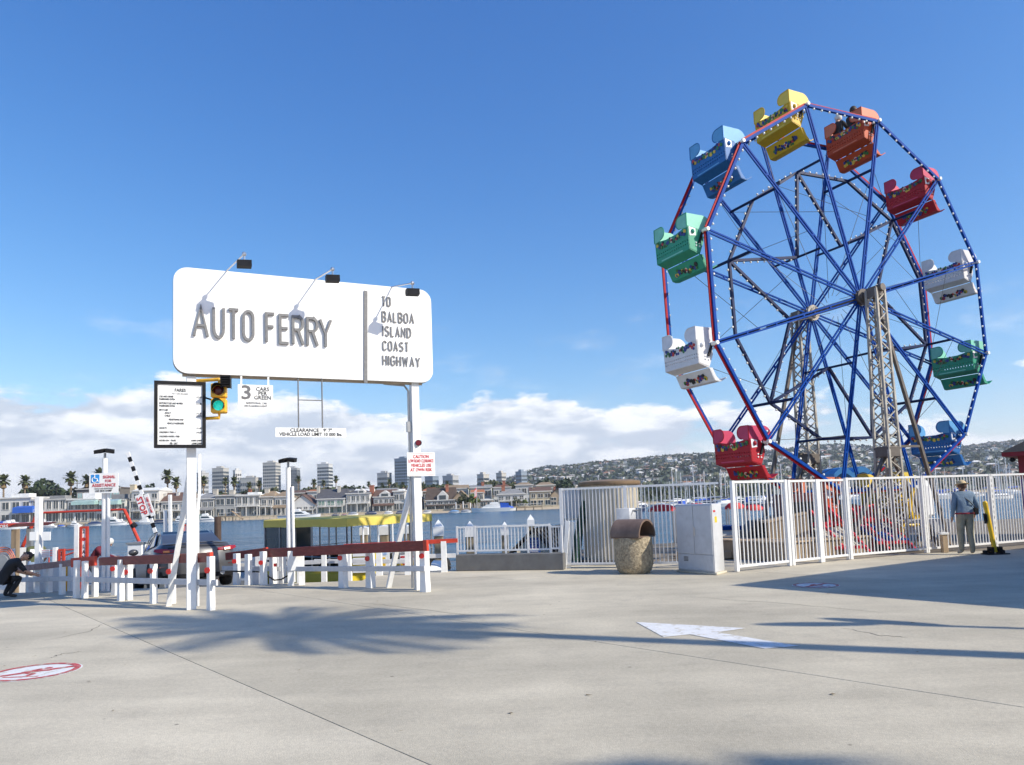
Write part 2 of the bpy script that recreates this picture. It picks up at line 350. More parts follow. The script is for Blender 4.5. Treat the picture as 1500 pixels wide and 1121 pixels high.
# ---------------------------------------------------------------- water and far land
WZ = -1.1
wm = mat('sea_water', (.018, .088, .155), .17, var=.75, scale=.45, spec=.45, stretch=(.14, 1, 1))  # light and dark ripple streaks put into the base colour
t = wm.node_tree; b = t.nodes['Principled BSDF']; co = t.nodes['Texture Coordinate'] if 'Texture Coordinate' in t.nodes else [n for n in t.nodes if n.type == 'TEX_COORD'][0]
prev = None
for sc_, st, ds, stretch in ((2.0, 1, .16, (1, 1.1, 1)), (.5, 1, .8, (.5, 1.2, 1)), (.12, 1, 3.5, (.3, 1.0, 1))):
    mp = t.nodes.new('ShaderNodeMapping'); mp.inputs['Scale'].default_value = stretch; t.links.new(co.outputs['Object'], mp.inputs[0])
    n = t.nodes.new('ShaderNodeTexNoise'); n.inputs['Scale'].default_value = sc_; n.inputs['Detail'].default_value = 6; n.inputs['Roughness'].default_value = .62; t.links.new(mp.outputs[0], n.inputs['Vector'])
    bp = t.nodes.new('ShaderNodeBump'); bp.inputs['Strength'].default_value = st; bp.inputs['Distance'].default_value = ds; t.links.new(n.outputs['Fac'], bp.inputs['Height'])
    if prev: t.links.new(prev, bp.inputs['Normal'])
    prev = bp.outputs[0]
t.links.new(prev, b.inputs['Normal'])
mb = MB(); mb.quad((-2500, 14, WZ), (2500, 14, WZ), (2500, 420, WZ), (-2500, 420, WZ)); part('water', mb, wm, kind='structure')
sand = mat('beach_sand', (.46, .37, .25), .9, var=.12, scale=.4, bump=.2, bscale=5); seaw = mat('seawall', (.45, .39, .29), .85, var=.15, scale=.3)
landm = mat('far_ground', (.10, .115, .07), .95, var=.4, scale=.05)
SH = 264.0
mb = MB()
mb.prism([(-700, SH, -1.6), (-700, SH+2, -1.0), (-700, SH+9, -.35), (-700, SH+9, -1.6)], (1500, 0, 0)); part('beach', mb, sand, kind='structure')
mb = MB(); mb.bx(-700, 800, SH+9, SH+9.5, -1.5, .25)
for i in range(250): mb.bx(-700+i*6, -699.6+i*6, SH+8.85, SH+9, -.9, .3)
part('seawall', mb, seaw, kind='structure', smooth=0)
ridge = [(-900, 716), (300, 714), (560, 714), (640, 711), (700, 708), (760, 700), (800, 692), (870, 684), (940, 681.5), (1000, 677), (1060, 671), (1110, 670), (1160, 667), (1220, 664), (1290, 665), (1350, 668), (1400, 667), (1440, 662), (1480, 657), (1560, 652), (1800, 648), (2600, 660)]
def ridge_z(X, Y):
    px = PCX+FPX*X/Y
    for (x0, y0), (x1, y1) in zip(ridge, ridge[1:]):
        if px <= x1 or x1 == 2600:
            yy = y0+(y1-y0)*max(0, min(1, (px-x0)/(x1-x0))); break
    px = max(-900, min(2600, px))
    hor = 737-.0358*(px-750)
    return 2600*(hor-yy)/FPX
def sm(t): t = max(0, min(1, t)); return t*t*(3-2*t)
def land_z(X, Y):
    px = PCX+FPX*X/Y
    bl = .1+sm((Y-300)/110)*(8 if px < 640 else 8-5.5*sm((px-640)/150))
    k = sm((px-620)/180)
    h = ridge_z(X, Y)*sm((Y-650)/1900)**.8*k
    h += k*sm((Y-650)/500)*9*math.sin(X*.011+Y*.004)*math.cos(Y*.0061-X*.003)
    return bl+max(h, 0)
mb = MB(); NX = 130; Ys = [SH+9.4, 276, 290, 310, 340, 370, 400, 450, 520, 600, 680, 760]+[760+i*92 for i in range(1, 21)]+[2700, 2900]
for Y in Ys:
    for i in range(NX+1):
        X = (-1.15+2.3*i/NX)*Y; mb.v.append(V((X, Y, land_z(X, Y) if Y < 2650 else land_z(X*2600/Y, 2600)*(.95 if Y < 2800 else .5))))
for j in range(len(Ys)-1):
    for i in range(NX): a = j*(NX+1)+i; mb.f.append((a, a+1, a+NX+2, a+NX+1)); mb.m.append(0)
part('hills', mb, landm, kind='structure', smooth=180)
mb = MB(); mb.bx(-700, P(284, 760, SH).x, SH-1, SH+9.2, -1.6, .0)
for i in range(150): mb.bx(-420+i*2.4, -419.8+i*2.4, SH-1.12, SH-1, -1.2, .05)
part('quay_wall', mb, seaw, kind='structure', smooth=0)
# ---------------------------------------------------------------- hillside town: houses and trees nobody could count
leafA = mat('leaf_dark', (.035, .055, .022), .7, var=.5, scale=.35); leafB = mat('leaf_olive', (.075, .085, .03), .7, var=.45, scale=.5); leafC = mat('leaf_fresh', (.11, .15, .035), .65, var=.35, scale=.5)
palmleaf = mat('palm_leaf', (.085, .10, .03), .6, var=.4, scale=.8); palmdead = mat('palm_skirt', (.20, .14, .07), .85, var=.3, scale=2); barkm = mat('bark', (.16, .11, .075), .9, var=.3, scale=3); palmbark = mat('palm_bark', (.20, .15, .10), .9, var=.25, scale=3)
hcols = [mat('far_wall_%s' % n, c, .8, var=.1, scale=.1) for n, c in (('white', (.72, .70, .66)), ('cream', (.52, .44, .33)), ('tan', (.38, .28, .19)), ('grey', (.34, .34, .34)))]
rcols = [mat('far_roof_%s' % n, c, .85, var=.2, scale=.2) for n, c in (('terracotta', (.33, .14, .07)), ('brown', (.15, .09, .06)), ('slate', (.10, .10, .11)), ('tan', (.26, .2, .14)))]
town = MB()
def scatter(px0, px1, Y0, Y1):
    Y = math.sqrt(rnd(Y0*Y0, Y1*Y1)); px = rnd(px0, px1); X = (px-PCX)/FPX*Y; return X, Y, land_z(X, Y)
for i in range(3300):
    X, Y, z = scatter(640, 1640, 620, 2580)
    wd, dp, h = rnd(6, 15), rnd(6, 10), rnd(2.4, 5.0); rz = rnd(-.5, .5)
    town.mi = random.choice((0, 0, 0, 1, 3, 2, 3)); town.box((X, Y, z+h/2-1), (wd, dp, h+2), rz)
    town.mi = random.choice((4, 5, 5, 6, 6, 7, 0, 0)); c, s_ = math.cos(rz), math.sin(rz)
    ex, ey = V((c, s_, 0))*(wd/2+.4), V((-s_, c, 0))*(dp/2+.4); o_ = V((X, Y, z+h)); rh = V((0, 0, rnd(.6, 2.2)))
    town.add([o_-ex-ey, o_+ex-ey, o_+ex+ey, o_-ex+ey, o_-ex*.6+rh, o_+ex*.6+rh], [(0, 1, 5, 4), (2, 3, 4, 5), (1, 2, 5), (3, 0, 4)])
    town.mi = 8
    for q in (-.3, .25): town.obb(o_-ey*1.0+ex*q+V((0, 0, -h*.45)), ex*.14, ey*.012, V((0, 0, .6)))
part('hillside_houses', town, hcols+rcols+[glass], kind='stuff', label='pale houses crowding the hazy hillside above the marina', cat='houses', smooth=0)
def clump(mb, c, r, n, s, flatz=.8):
    for _ in range(n):
        d = V((random.gauss(0, 1), random.gauss(0, 1), random.gauss(0, 1))).normalized()*(rnd(.35, 1)**.5)
        p = V(c)+V((d.x*r, d.y*r, d.z*r*flatz)); a = V((rnd(-1, 1), rnd(-1, 1), rnd(-1, 1))).normalized()*s; b_ = a.cross(V((rnd(-1, 1), rnd(-1, 1), rnd(-1, 1)))).normalized()*s*rnd(.6, 1)
        mb.quad(p-a-b_, p+a-b_*.6, p+a*.8+b_, p-a*.7+b_)
wood = MB()
for i in range(7000):
    X, Y, z = scatter(630, 1640, 600, 2580); r = rnd(2.5, 6.0); wood.mi = random.choice((0, 0, 1))
    clump(wood, (X, Y, z+r*.6), r, 9, r*.55)
for i in range(1150):
    X, Y, z = scatter(-330, 760, 330, 620); r = rnd(2, 4.2); wood.mi = random.choice((0, 0, 0, 1))
    if Y < 350: continue
    clump(wood, (X, Y, z+r*.7), r, 26, r*.33)
for i in range(700):
    X, Y, z = scatter(740, 1640, 300, 640); r = rnd(1.6, 3.4); wood.mi = random.choice((0, 0, 1))
    clump(wood, (X, Y, z+r*.7), r, 16, r*.36)
part('far_woodland', wood, [leafA, leafB], kind='stuff', label='dark green trees massed over the bluff and the hillside', cat='woodland', smooth=0)
# ---------------------------------------------------------------- office towers
towm = [mat('tower_pale', (.46, .44, .40), .7, var=.06, scale=.1), mat('tower_grey', (.40, .40, .40), .6, var=.06, scale=.1), mat('tower_white', (.56, .56, .55), .6, var=.05, scale=.1), mat('tower_blue', (.22, .27, .33), .4, var=.1, scale=.1)]
def tower(x0, x1, ytop, nf, nb, mt, label, rz=.35, Y=1150, side=.35, style='grid', ybase=722):
    a, b_ = P(x0, ytop, Y), P(x1, ytop, Y); ztop = (a.z+b_.z)/2; zb = 4
    wpx = b_.x-a.x; wd = wpx*(1-side); dp = wpx*.75
    rz = math.asin(min(.9, side*wpx/dp)) if side > 0 else 0
    rz = -rz if label.find('shaded left') < 0 else rz
    c = V(((a.x+b_.x)/2, Y, 0)); t = thing('office_tower', label, 'office building', (c.x, Y, zb), rz, 'office towers beyond the houses')
    H_ = ztop-zb; L = MB(); L.bx(-wd/2, wd/2, -dp/2, dp/2, 0, H_); part('wall', L, towm[mt], t, world=False, smooth=0)
    fh = H_/(nf+.6)
    win = MB(); sl = MB()
    for f in range(nf):
        z0 = fh*(f+.25); z1 = z0+fh*(.55 if style != 'fins' else .95)
        for fc in range(4):
            ln = wd if fc % 2 == 0 else dp; n_ = nb if fc % 2 == 0 else max(2, int(nb*dp/wd))
            for k in range(n_):
                u0 = -ln/2+ln*(k+.14)/n_; u1 = -ln/2+ln*(k+.86)/n_
                if style == 'bands': u0, u1 = -ln/2+ln*(k+.04)/n_, -ln/2+ln*(k+.96)/n_
                if fc == 0: win.bx(u0, u1, -dp/2-.12, -dp/2+.1, z0, z1)
                elif fc == 1: win.bx(wd/2-.1, wd/2+.12, u0, u1, z0, z1)
                elif fc == 2: win.bx(u0, u1, dp/2-.1, dp/2+.12, z0, z1)
                else: win.bx(-wd/2-.12, -wd/2+.1, u0, u1, z0, z1)
        for s_ in (0,):
            sl.bx(-wd/2-.5, wd/2+.5, -dp/2-.5, dp/2+.5, z0-fh*.3, z0-fh*.08)
    part('window', win, glass, t, world=False, smooth=0, kind='stuff')
    if style == 'bands': part('floor_slab', sl, towm[mt], t, world=False, smooth=0, kind='stuff')
    r = MB(); r.bx(-wd*.5-.4, wd*.5+.4, -dp*.5-.4, dp*.5+.4, H_, H_+1.2); r.bx(-wd*.25, wd*.2, -dp*.25, dp*.25, H_+1.2, H_+4); part('roof', r, towm[mt], t, world=False, smooth=0)
tower(289, 305, 694, 8, 4, 1, 'short grey office block right of the fares board post', Y=1000)
tower(313, 333, 687, 11, 6, 0, 'cream office tower with horizontal bands, leftmost of the tall ones', side=.12, style='bands')
tower(341, 354, 690, 10, 2, 2, 'slim white office tower with a blank sunlit end wall', side=.5)
tower(355, 381, 701, 5, 8, 0, 'low wide pale office block between the slim white and tallest grid tower', side=.1)
tower(387, 409, 679, 14, 7, 0, 'pale office tower with a square window grid just left of the floodlight pole', side=.1)
tower(421, 438, 687, 13, 9, 1, 'grey office tower with fine vertical fins right of the floodlight pole', side=0.05, style='fins')
tower(466, 486, 681, 12, 5, 2, 'white office tower with broad bands over the purple gabled house', side=.12, style='bands')
tower(553, 573, 694, 6, 7, 1, 'short brownish office block with dark window bands', side=.2, style='bands')
tower(578, 605, 673, 15, 7, 3, 'tall blue glass office tower half hidden by the caution sign', side=.25)
tower(622, 643, 699, 6, 6, 3, 'low bluish office block right of the caution sign post', side=.35)
tower(648, 672, 698, 5, 6, 1, 'low office block with a white roof above the flag house', side=.3)
tower(698, 717, 696, 6, 4, 0, 'pale square block left of the red flag', side=.4, style='bands', Y=1050)
tower(726, 742, 694, 7, 5, 0, 'beige office block between two square blocks right of the flag', side=.4, Y=1050)
tower(754, 773, 692, 7, 4, 3, 'square block with a blue shaded face, rightmost before the hill', side=.45, Y=1050)
# ---------------------------------------------------------------- sea air between here and the hills
hz = MB(); hz.bx(-3600, 3600, -60, 3300, -6, 290); hm = bpy.data.materials.new('haze_air'); hm.use_nodes = True; ht = hm.node_tree; ht.nodes.remove(ht.nodes['Principled BSDF'])
pv = ht.nodes.new('ShaderNodeVolumePrincipled'); pv.inputs['Color'].default_value = (.80, .88, 1, 1); pv.inputs['Density'].default_value = .00014; pv.inputs['Anisotropy'].default_value = .2
ht.links.new(pv.outputs[0], [n for n in ht.nodes if n.type == 'OUTPUT_MATERIAL'][0].inputs['Volume'])
part('haze', hz, hm, kind='stuff', label='thin blue sea haze lying over the harbour and the hills', cat='haze', smooth=0)
# ---------------------------------------------------------------- houses along the far shore
hw = {n: mat('house_'+n, c, .75, var=.07, scale=.5, dirt=.15) for n, c in (('white', (.60, .585, .55)), ('offwhite', (.50, .46, .39)), ('cream', (.55, .46, .32)), ('grey', (.36, .36, .35)), ('blue', (.38, .42, .55)), ('tan', (.36, .28, .2)), ('dark', (.13, .12, .11)), ('pink', (.58, .42, .32)), ('brick', (.33, .12, .07)))}
hr = {n: mat('roof_'+n, c, .85, var=.2, scale=.8, bump=.4, bscale=3) for n, c in (('brown', (.13, .075, .055)), ('tan', (.27, .2, .13)), ('slate', (.085, .085, .095)), ('grey', (.24, .24, .24)), ('tile', (.38, .15, .07)), ('white', (.68, .68, .66)), ('darkbrown', (.085, .06, .045)))}
paneg = mat('window_green', (.12, .20, .16), .1, var=.4, scale=.3, spec=.8); awn = mat('awning_blue', (.03, .12, .50), .6, var=.1, scale=.4)
aqua = mat('aqua_glass', (.36, .52, .50), .15, var=.15, scale=.3)
def house(x0, x1, yr, ye, roof, wall, rc, label, Y=279, nf=2, nw=3, balc=0, chim=(), pane=None, dp=11, base=.1, tower_=None, awning=None, porch=False, win_h=.52, groups='houses along the far shore'):
    a = P(x0, ye, Y); b_ = P(x1, ye, Y); wd = b_.x-a.x; he = (a.z+b_.z)/2-base; hr_ = P((x0+x1)/2, yr, Y).z-base
    t = thing('house', label, 'house', ((a.x+b_.x)/2, Y, base), 0, groups); h = wd/2
    wl = MB(); rf = MB(); ov = .45
    if roof == 'flat':
        wl.bx(-h, h, 0, dp, 0, he); rf.bx(-h-.3, h+.3, -.5, dp+.3, he, he+.35); rf.bx(-h*.4, h*.5, dp*.4, dp*.8, he+.35, max(hr_, he+.6))
    elif roof == 'gable':
        wl.prism([(-h, 0, 0), (h, 0, 0), (h, 0, he), (0, 0, hr_-.15), (-h, 0, he)], (0, dp, 0))
        for s_ in (-1, 1):
            n_ = V((0, 0, .18)); e = V((s_*(h+ov), -.5, he-ov*(hr_-he)/h)); r_ = V((0, -.5, hr_)); rf.prism([e, r_, r_+n_, e+n_], (0, dp+1, 0))
    elif roof == 'side':
        wl.bx(-h, h, 0, dp, 0, he); rf.prism([(-h-.3, -ov, he-.1), (-h-.3, dp+ov, he-.1), (-h-.3, dp/2, hr_)], (wd+.6, 0, 0))
    else:
        wl.bx(-h, h, 0, dp, 0, he); k = h*.45
        rf.add([(-h-ov, -ov, he), (h+ov, -ov, he), (h+ov, dp+ov, he), (-h-ov, dp+ov, he), (-k, dp/2, hr_), (k, dp/2, hr_)], [(0, 1, 5, 4), (1, 2, 5), (2, 3, 4, 5), (3, 0, 4), (0, 3, 2, 1)])
    part('wall', wl, hw[wall], t, world=False, smooth=0); ro = part('roof', rf, hr[rc], t, world=False, smooth=0)
    trim = MB(); trim.bx(-h-.35, h+.35, -.55, -.35, he-.15, he+.18)
    if roof != 'gable': part('eaves_trim', trim, hw['white'], t, world=False, smooth=0)
    fh = he/nf
    for f in range(nf):
        for k in range(nw):
            c = -h+wd*(k+.5)/nw; ww = wd/nw*rnd(.58, .88); z0 = fh*f+fh*.16; z1 = z0+fh*(win_h+.08*(f == 0))
            fr = MB()
            for q in ((c-ww/2, c-ww/2+.12), (c+ww/2-.12, c+ww/2), (c-.06, c+.06)): fr.bx(q[0], q[1], -.14, .05, z0, z1)
            fr.bx(c-ww/2, c+ww/2, -.16, .05, z1, z1+.14); fr.bx(c-ww/2, c+ww/2, -.2, .05, z0-.14, z0)
            fo = part('window', fr, hw['white'], t, world=False, smooth=0)
            pn = MB(); pn.bx(c-ww/2+.05, c+ww/2-.05, -.06, .04, z0, z1); part('pane', pn, pane or glass, fo, world=False, smooth=0)
    for j in range(balc):
        z = fh*(j+1); bl = MB(); bl.bx(-h*.95, h*.95, -2.4, .02, z-.28, z); bo = part('balcony', bl, hw['white'], t, world=False, smooth=0)
        rl = MB(); rl.bx(-h*.95, h*.95, -2.42, -2.34, z+.9, z+1.0)
        n_ = int(wd/.9)
        for k in range(n_+1): x = -h*.95+1.9*h*k/n_; rl.bx(x-.04, x+.04, -2.41, -2.35, z, z+.9)
        part('railing', rl, hw['white'], bo, world=False, smooth=0)
        for s_ in (-1, 0, 1): part('post', MB().bx(s_*h*.9-.14, s_*h*.9+.14, -2.35, -2.07, 0 if j == 0 else fh*j, z-.28), hw['white'], t, world=False, smooth=0)
    if porch:
        pr = MB(); pr.prism([(-h*1.05, -2.6, fh*.86), (-h*1.05, 0, fh*1.12), (-h*1.05, 0, fh*1.02), (-h*1.05, -2.6, fh*.78)], (wd*1.05, 0, 0)); part('porch_roof', pr, hr[rc], t, world=False, smooth=0)
        for s_ in (-1, -.33, .33, 1): part('post', MB().bx(s_*h*.95-.12, s_*h*.95+.12, -2.5, -2.26, 0, fh*.8), hw['white'], t, world=False, smooth=0)
    for cx_, cy, cw, cm in chim:
        q = P(cx_, cy, Y+dp*.4); x = q.x-(a.x+b_.x)/2; ww = cw/FPX*Y
        c = MB(); c.bx(x-ww/2, x+ww/2, dp*.3, dp*.3+ww, he*.2 if cm == 'brick' else he*.7, q.z-base); c.bx(x-ww/2-.12, x+ww/2+.12, dp*.3-.12, dp*.3+ww+.12, q.z-base, q.z-base+.25); part('chimney', c, hw[cm], t, world=False, smooth=0)
    if awning:
        q0, q1 = P(awning[0], awning[2], Y-3), P(awning[1], awning[3], Y-3); x0_, x1_ = q0.x-(a.x+b_.x)/2, q1.x-(a.x+b_.x)/2
        aw = MB(); aw.prism([(x0_, -3, q1.z-base), (x0_, -3, q0.z-base-.3), (x0_, 0, q0.z-base+.3), (x0_, 0, q1.z-base)], (x1_-x0_, 0, 0)); part('awning', aw, awning[4], t, world=False, smooth=0)
    if tower_:
        q0, q1 = P(tower_[0], tower_[2], Y+2), P(tower_[1], tower_[2], Y+2); x0_, x1_ = q0.x-(a.x+b_.x)/2, q1.x-(a.x+b_.x)/2; zt = q0.z-base; zm = he
        tw = MB(); tw.prism([(x0_, -.3, zm-.4), (x1_, -.3, zm-.4), (x1_, -.3, zm+(zt-zm)*.45), ((x0_+x1_)/2, -.3, zt), (x0_, -.3, zm+(zt-zm)*.45)], (0, 5, 0)); d = part('dormer', tw, hw[tower_[3]], t, world=False, smooth=0)
        dw = MB(); xm = (x0_+x1_)/2; q = (x1_-x0_)*.3; dw.bx(xm-q, xm+q, -.42, -.28, zm-.1, zm+(zt-zm)*.5); part('pane', dw, glass, d, world=False, smooth=0)
    return t
house(-14, 46, 723, 730, 'flat', 'white', 'white', 'white flat roofed house with a blue awning at the left edge of the shore', nw=4, awning=(18, 47, 743, 751, awn))
house(47, 97, 726, 732, 'flat', 'white', 'grey', 'low modern house with dark upper glazing left of the disabled assistance sign', nw=5, win_h=.72, balc=1)
house(99, 140, 722, 732, 'flat', 'white', 'white', 'white house with sloping aqua glass awning under the assistance sign', nw=4, awning=(104, 138, 734, 739, aqua), win_h=.6)
house(141, 184, 724, 733, 'flat', 'white', 'grey', 'white house with pale canopy right of the assistance sign post', nw=4, awning=(145, 172, 733, 739, aqua))
house(112, 176, 713, 716, 'flat', 'dark', 'darkbrown', 'dark upper storey house with reddish roof edge behind the assistance sign', Y=292, nf=1, nw=6, pane=aqua, dp=8, base=6.6)
house(193, 233, 714, 719, 'side', 'white', 'white', 'tall white three storey house behind the raised barrier arm', nf=3, nw=3, balc=2, chim=((196, 711, 7, 'cream'),))
house(236, 276, 721, 735, 'side', 'white', 'brown', 'white house with brown roof and two white chimneys left of the fares board post', nw=3, balc=1, chim=((243, 724, 4, 'white'), (262, 722, 4, 'white')))
house(287, 314, 722, 731, 'hip', 'grey', 'grey', 'grey hipped house just right of the fares board post', nw=3, porch=True)
house(315, 345, 723, 726, 'flat', 'grey', 'grey', 'grey blocky house with two broad pale chimneys', nw=2, chim=((317, 718, 6, 'offwhite'), (341, 719, 7, 'offwhite')), dp=14)
house(346, 381, 721, 726, 'flat', 'white', 'white', 'white modern two storey house with deep dark balconies', nw=4, win_h=.7, balc=1)
house(382, 401, 719, 728, 'hip', 'offwhite', 'tan', 'cream house with a tan hipped roof left of the floodlight pole', nw=2, balc=1, chim=((392, 717, 6, 'offwhite'),))
house(402, 421, 720, 728, 'hip', 'white', 'tan', 'white house with a tan hipped roof behind the floodlight pole', nw=2, porch=True)
house(424, 462, 725, 740, 'gable', 'white', 'brown', 'white front gabled house with brown roof right of the floodlight pole', nw=4, balc=1, win_h=.45)
house(464, 505, 716, 731, 'side', 'white', 'slate', 'white house with slate roof and green picture windows', nw=3, balc=1, chim=((467, 713, 4, 'offwhite'), (497, 713, 4, 'offwhite')), pane=paneg, win_h=.6)
house(507, 542, 718, 723, 'hip', 'white', 'slate', 'white many windowed house with a small roof dormer left of the brick chimney', nw=5, balc=1, win_h=.6, tower_=(526, 536, 716, 'white'))
house(547, 577, 717, 728, 'side', 'white', 'brown', 'white house with a tall red brick chimney and central gable', nw=4, porch=True, chim=((545, 712, 6, 'brick'),), tower_=(557, 573, 719, 'white'))
house(576, 593, 716, 720, 'flat', 'white', 'white', 'narrow white house left of the caution sign post', nw=2)
house(594, 616, 722, 731, 'hip', 'grey', 'slate', 'dark hedged grey house behind the caution sign post', nw=2)
house(624, 666, 714, 733, 'side', 'white', 'darkbrown', 'big brown roofed house with white dormer and brick chimney right of the caution sign', nw=5, porch=True, tower_=(641, 657, 719, 'white'), chim=((655, 711, 4, 'brick'),))
house(663, 688, 719, 731, 'gable', 'tan', 'tan', 'tan gabled cottage just left of the flag pole', nw=2)
house(690, 708, 717, 722, 'side', 'offwhite', 'tile', 'low terracotta roofed house right of the flag pole', nw=3, Y=296, dp=9)
house(703, 722, 731, 733, 'flat', 'pink', 'white', 'small pink walled house over the blue covered boat', nw=2, nf=1)
house(729, 769, 716, 724, 'hip', 'white', 'grey', 'white house with grey hipped roof and red brick chimney', nw=4, chim=((737, 712, 5, 'brick'),), balc=1)
house(776, 807, 713, 720, 'side', 'cream', 'brown', 'cream stone house with a brown roof', nw=3, nf=2, chim=((781, 716, 3, 'tan'),))
house(805, 828, 716, 727, 'gable', 'tan', 'darkbrown', 'dark brown gabled house at the left end of the white tall fence', nw=2, chim=((812, 714, 3, 'brick'),))
adj = ['pale', 'cream', 'grey', 'tan', 'white']
k = 0; labs = set()
xs = -210
while xs < 800:
    wpx = rnd(22, 36); k += 1
    yy = 737-.0358*(xs-750)
    wl_ = random.choice(['white', 'offwhite', 'grey', 'cream', 'tan', 'white']); rc_ = random.choice(['brown', 'tile', 'slate', 'grey', 'tan', 'darkbrown', 'white'])
    yr_ = yy-rnd(27, 31)+(3 if xs < 250 else 0)
    rt_ = random.choice(['hip', 'side', 'gable', 'side']); lab_ = {'hip': 'hipped', 'side': 'long ridged', 'gable': 'gabled'}[rt_]+' '+{'tile': 'terracotta', 'darkbrown': 'dark brown'}.get(rc_, rc_)+' roof over '+wl_+' walls peeking over the shore houses'; ch_ = ()
    for extra, cmt in (('', None), (', with a brick chimney', 'brick'), (', with a pale chimney', 'offwhite'), (', with a dark chimney', 'dark')):
        if lab_+extra not in labs: break
    if cmt: ch_ = ((xs+wpx*.6, yr_-3, 4, cmt),)
    lab_ += extra; labs.add(lab_)
    house(xs, xs+wpx, yr_, yr_+rnd(3.5, 6), rt_, wl_, rc_, lab_, Y=rnd(300, 318), nf=2, nw=3, dp=10, groups='back row houses', chim=ch_)
    xs += wpx+rnd(1, 10)
# ---------------------------------------------------------------- trees and palms of the far shore
def make_tree(label, r, h, lm, n=420, name='tree'):
    t = thing(name, label, 'tree', (0, 0, 0), 0, 'broad trees on the far shore')
    tk = MB(); tk.path([(0, 0, -.5), (.1*r, 0, h*.3), (0, .1*r, h*.6)], r*.09, 7, r*.05)
    for q in range(5): a = q*1.3; tk.path([(0, 0, h*.35), (math.cos(a)*r*.35, math.sin(a)*r*.35, h*.55), (math.cos(a)*r*.65, math.sin(a)*r*.65, h*.72)], r*.045, 5, r*.015)
    part('trunk', tk, barkm, t, world=False)
    cb = MB()
    for q in range(9):
        a = q*2.4; rr = r*.62*math.sqrt((q+.3)/9); clump(cb, (math.cos(a)*rr, math.sin(a)*rr, h*.66+rnd(-.18, .22)*h-.1*rr), r*rnd(.33, .5), n//9, r*.11)
    part('crown', cb, lm, t, world=False, smooth=0); return t
trees = [make_tree('dark broad evergreen with an uneven crown behind the shore houses', 4.2, 8, leafA), make_tree('olive green broad tree behind the shore houses', 3.4, 6.5, leafB), make_tree('fresh green bushy tree beside the shore houses', 2.6, 5, leafC)]
def make_palm(label, h, lm):
    t = thing('palm_tree', label, 'palm', (0, 0, 0), 0, 'palms on the far shore')
    tk = MB(); tk.path([(0, 0, -.5), (.12, 0, h*.5), (.05, .1, h)], .27, 7, .19); part('trunk', tk, palmbark, t, world=False)
    sk = MB(); sk.lathe([(.25, h-2.0), (.75, h-1.7), (.6, h-.6), (.3, h-.1)], 9); part('dead_frond_skirt', sk, palmdead, t, world=False)
    cb = MB()
    for q in range(30):
        a = q*2.39996; e = math.radians(75-105*(q/30)); L = rnd(1.7, 2.3); p = V((0, 0, h)); d = V((math.cos(a)*math.cos(e), math.sin(a)*math.cos(e), math.sin(e))); sd = V((-math.sin(a), math.cos(a), 0))
        prev = None
        for s_ in range(4):
            w_ = (.10, .36, .52, .18)[s_]; cur = (p+sd*w_, p-sd*w_)
            if prev: cb.quad(prev[0], cur[0], cur[1], prev[1])
            prev = cur; p = p+d*L/3; d = (d+V((0, 0, -.33))).normalized()
    part('crown', cb, lm, t, world=False, smooth=0); return t
palms = [make_palm('slender fan palm standing above the far roofs', 11, palmleaf), make_palm('shorter fan palm with a shaggy crown above the far roofs', 8.5, palmleaf)]
used = {}
def plant(proto, px, ytop, Y, hh, label=None, scale=None):
    q = P(px, ytop, Y); gz = max(.1, land_z(q.x, Y)); s_ = scale or max(.5, (q.z-gz)/hh)
    loc = (q.x, Y, gz if scale is None else q.z-hh*scale); rz = rnd(0, 6.28)
    if proto.name not in used:
        used[proto.name] = proto['label']; proto.location = loc; proto.rotation_euler = (0, 0, rz); proto.scale = (s_,)*3
        if label: proto['label'] = label
        return proto
    return dup(proto, loc, rz, label or used[proto.name], s_)
for px, yt, lab in ((5, 699, 'fan palm at the far left edge above the flat roofs'), (37, 700, 'fan palm left of the big dark tree'), (104, 695, 'tall fan palm left of the assistance sign'), (128, 699, 'fan palm half hidden by the left edge of the assistance sign'), (146, 690, 'fan palm rising over the assistance sign'), (245, 692, 'tall fan palm left of the fares board post'), (258, 702, 'shorter fan palm beside the fares board post')):
    plant(palms[0], px, yt, 305, 12, lab)
for px, yt in ((298, 700), (330, 702), (343, 701), (437, 699), (492, 699), (460, 704), (474, 705), (505, 706), (425, 705), (560, 709), (570, 704), (590, 708), (655, 706), (670, 709), (700, 710), (540, 707), (380, 706), (365, 708), (740, 708), (690, 708)):
    plant(palms[random.choice((0, 0, 1))], px, yt, rnd(330, 372), 12)
for px, yt, Y, i, lab in ((62, 699, 318, 0, 'large dark spreading tree left of the assistance sign'), (50, 709, 316, 0, 'dark tree in front of the large spreading tree'), (88, 710, 314, 0, 'dense dark tree right of the large spreading tree'), (126, 709, 310, 0, 'dark tree left of the assistance sign edge'), (181, 710, 320, 0, 'dark tree right of the assistance sign'), (215, 707, 330, 0, 'dark tree behind the barrier arm'), (602, 727, 274, 0, 'tall dark hedge tree left of the sign post base'), (694, 722, 272, 2, 'fresh green tree beside the red flag'), (678, 724, 272, 1, 'olive tree left of the red flag'), (757, 731, 272, 1, 'small olive tree before the grey hipped house'), (769, 731, 273, 2, 'small green tree at the corner of the grey hipped house')):
    plant(trees[i], px, yt, Y, (8, 6.5, 5)[i]*1.02, lab)
for i in range(90):
    px = rnd(-200, 830); j = random.choice((0, 0, 1, 1, 0)); hz_ = 737-.0358*(px-750); plant(trees[j], px, hz_-rnd(27, 36), rnd(325, 420), (8, 6.5)[j]*1.02)
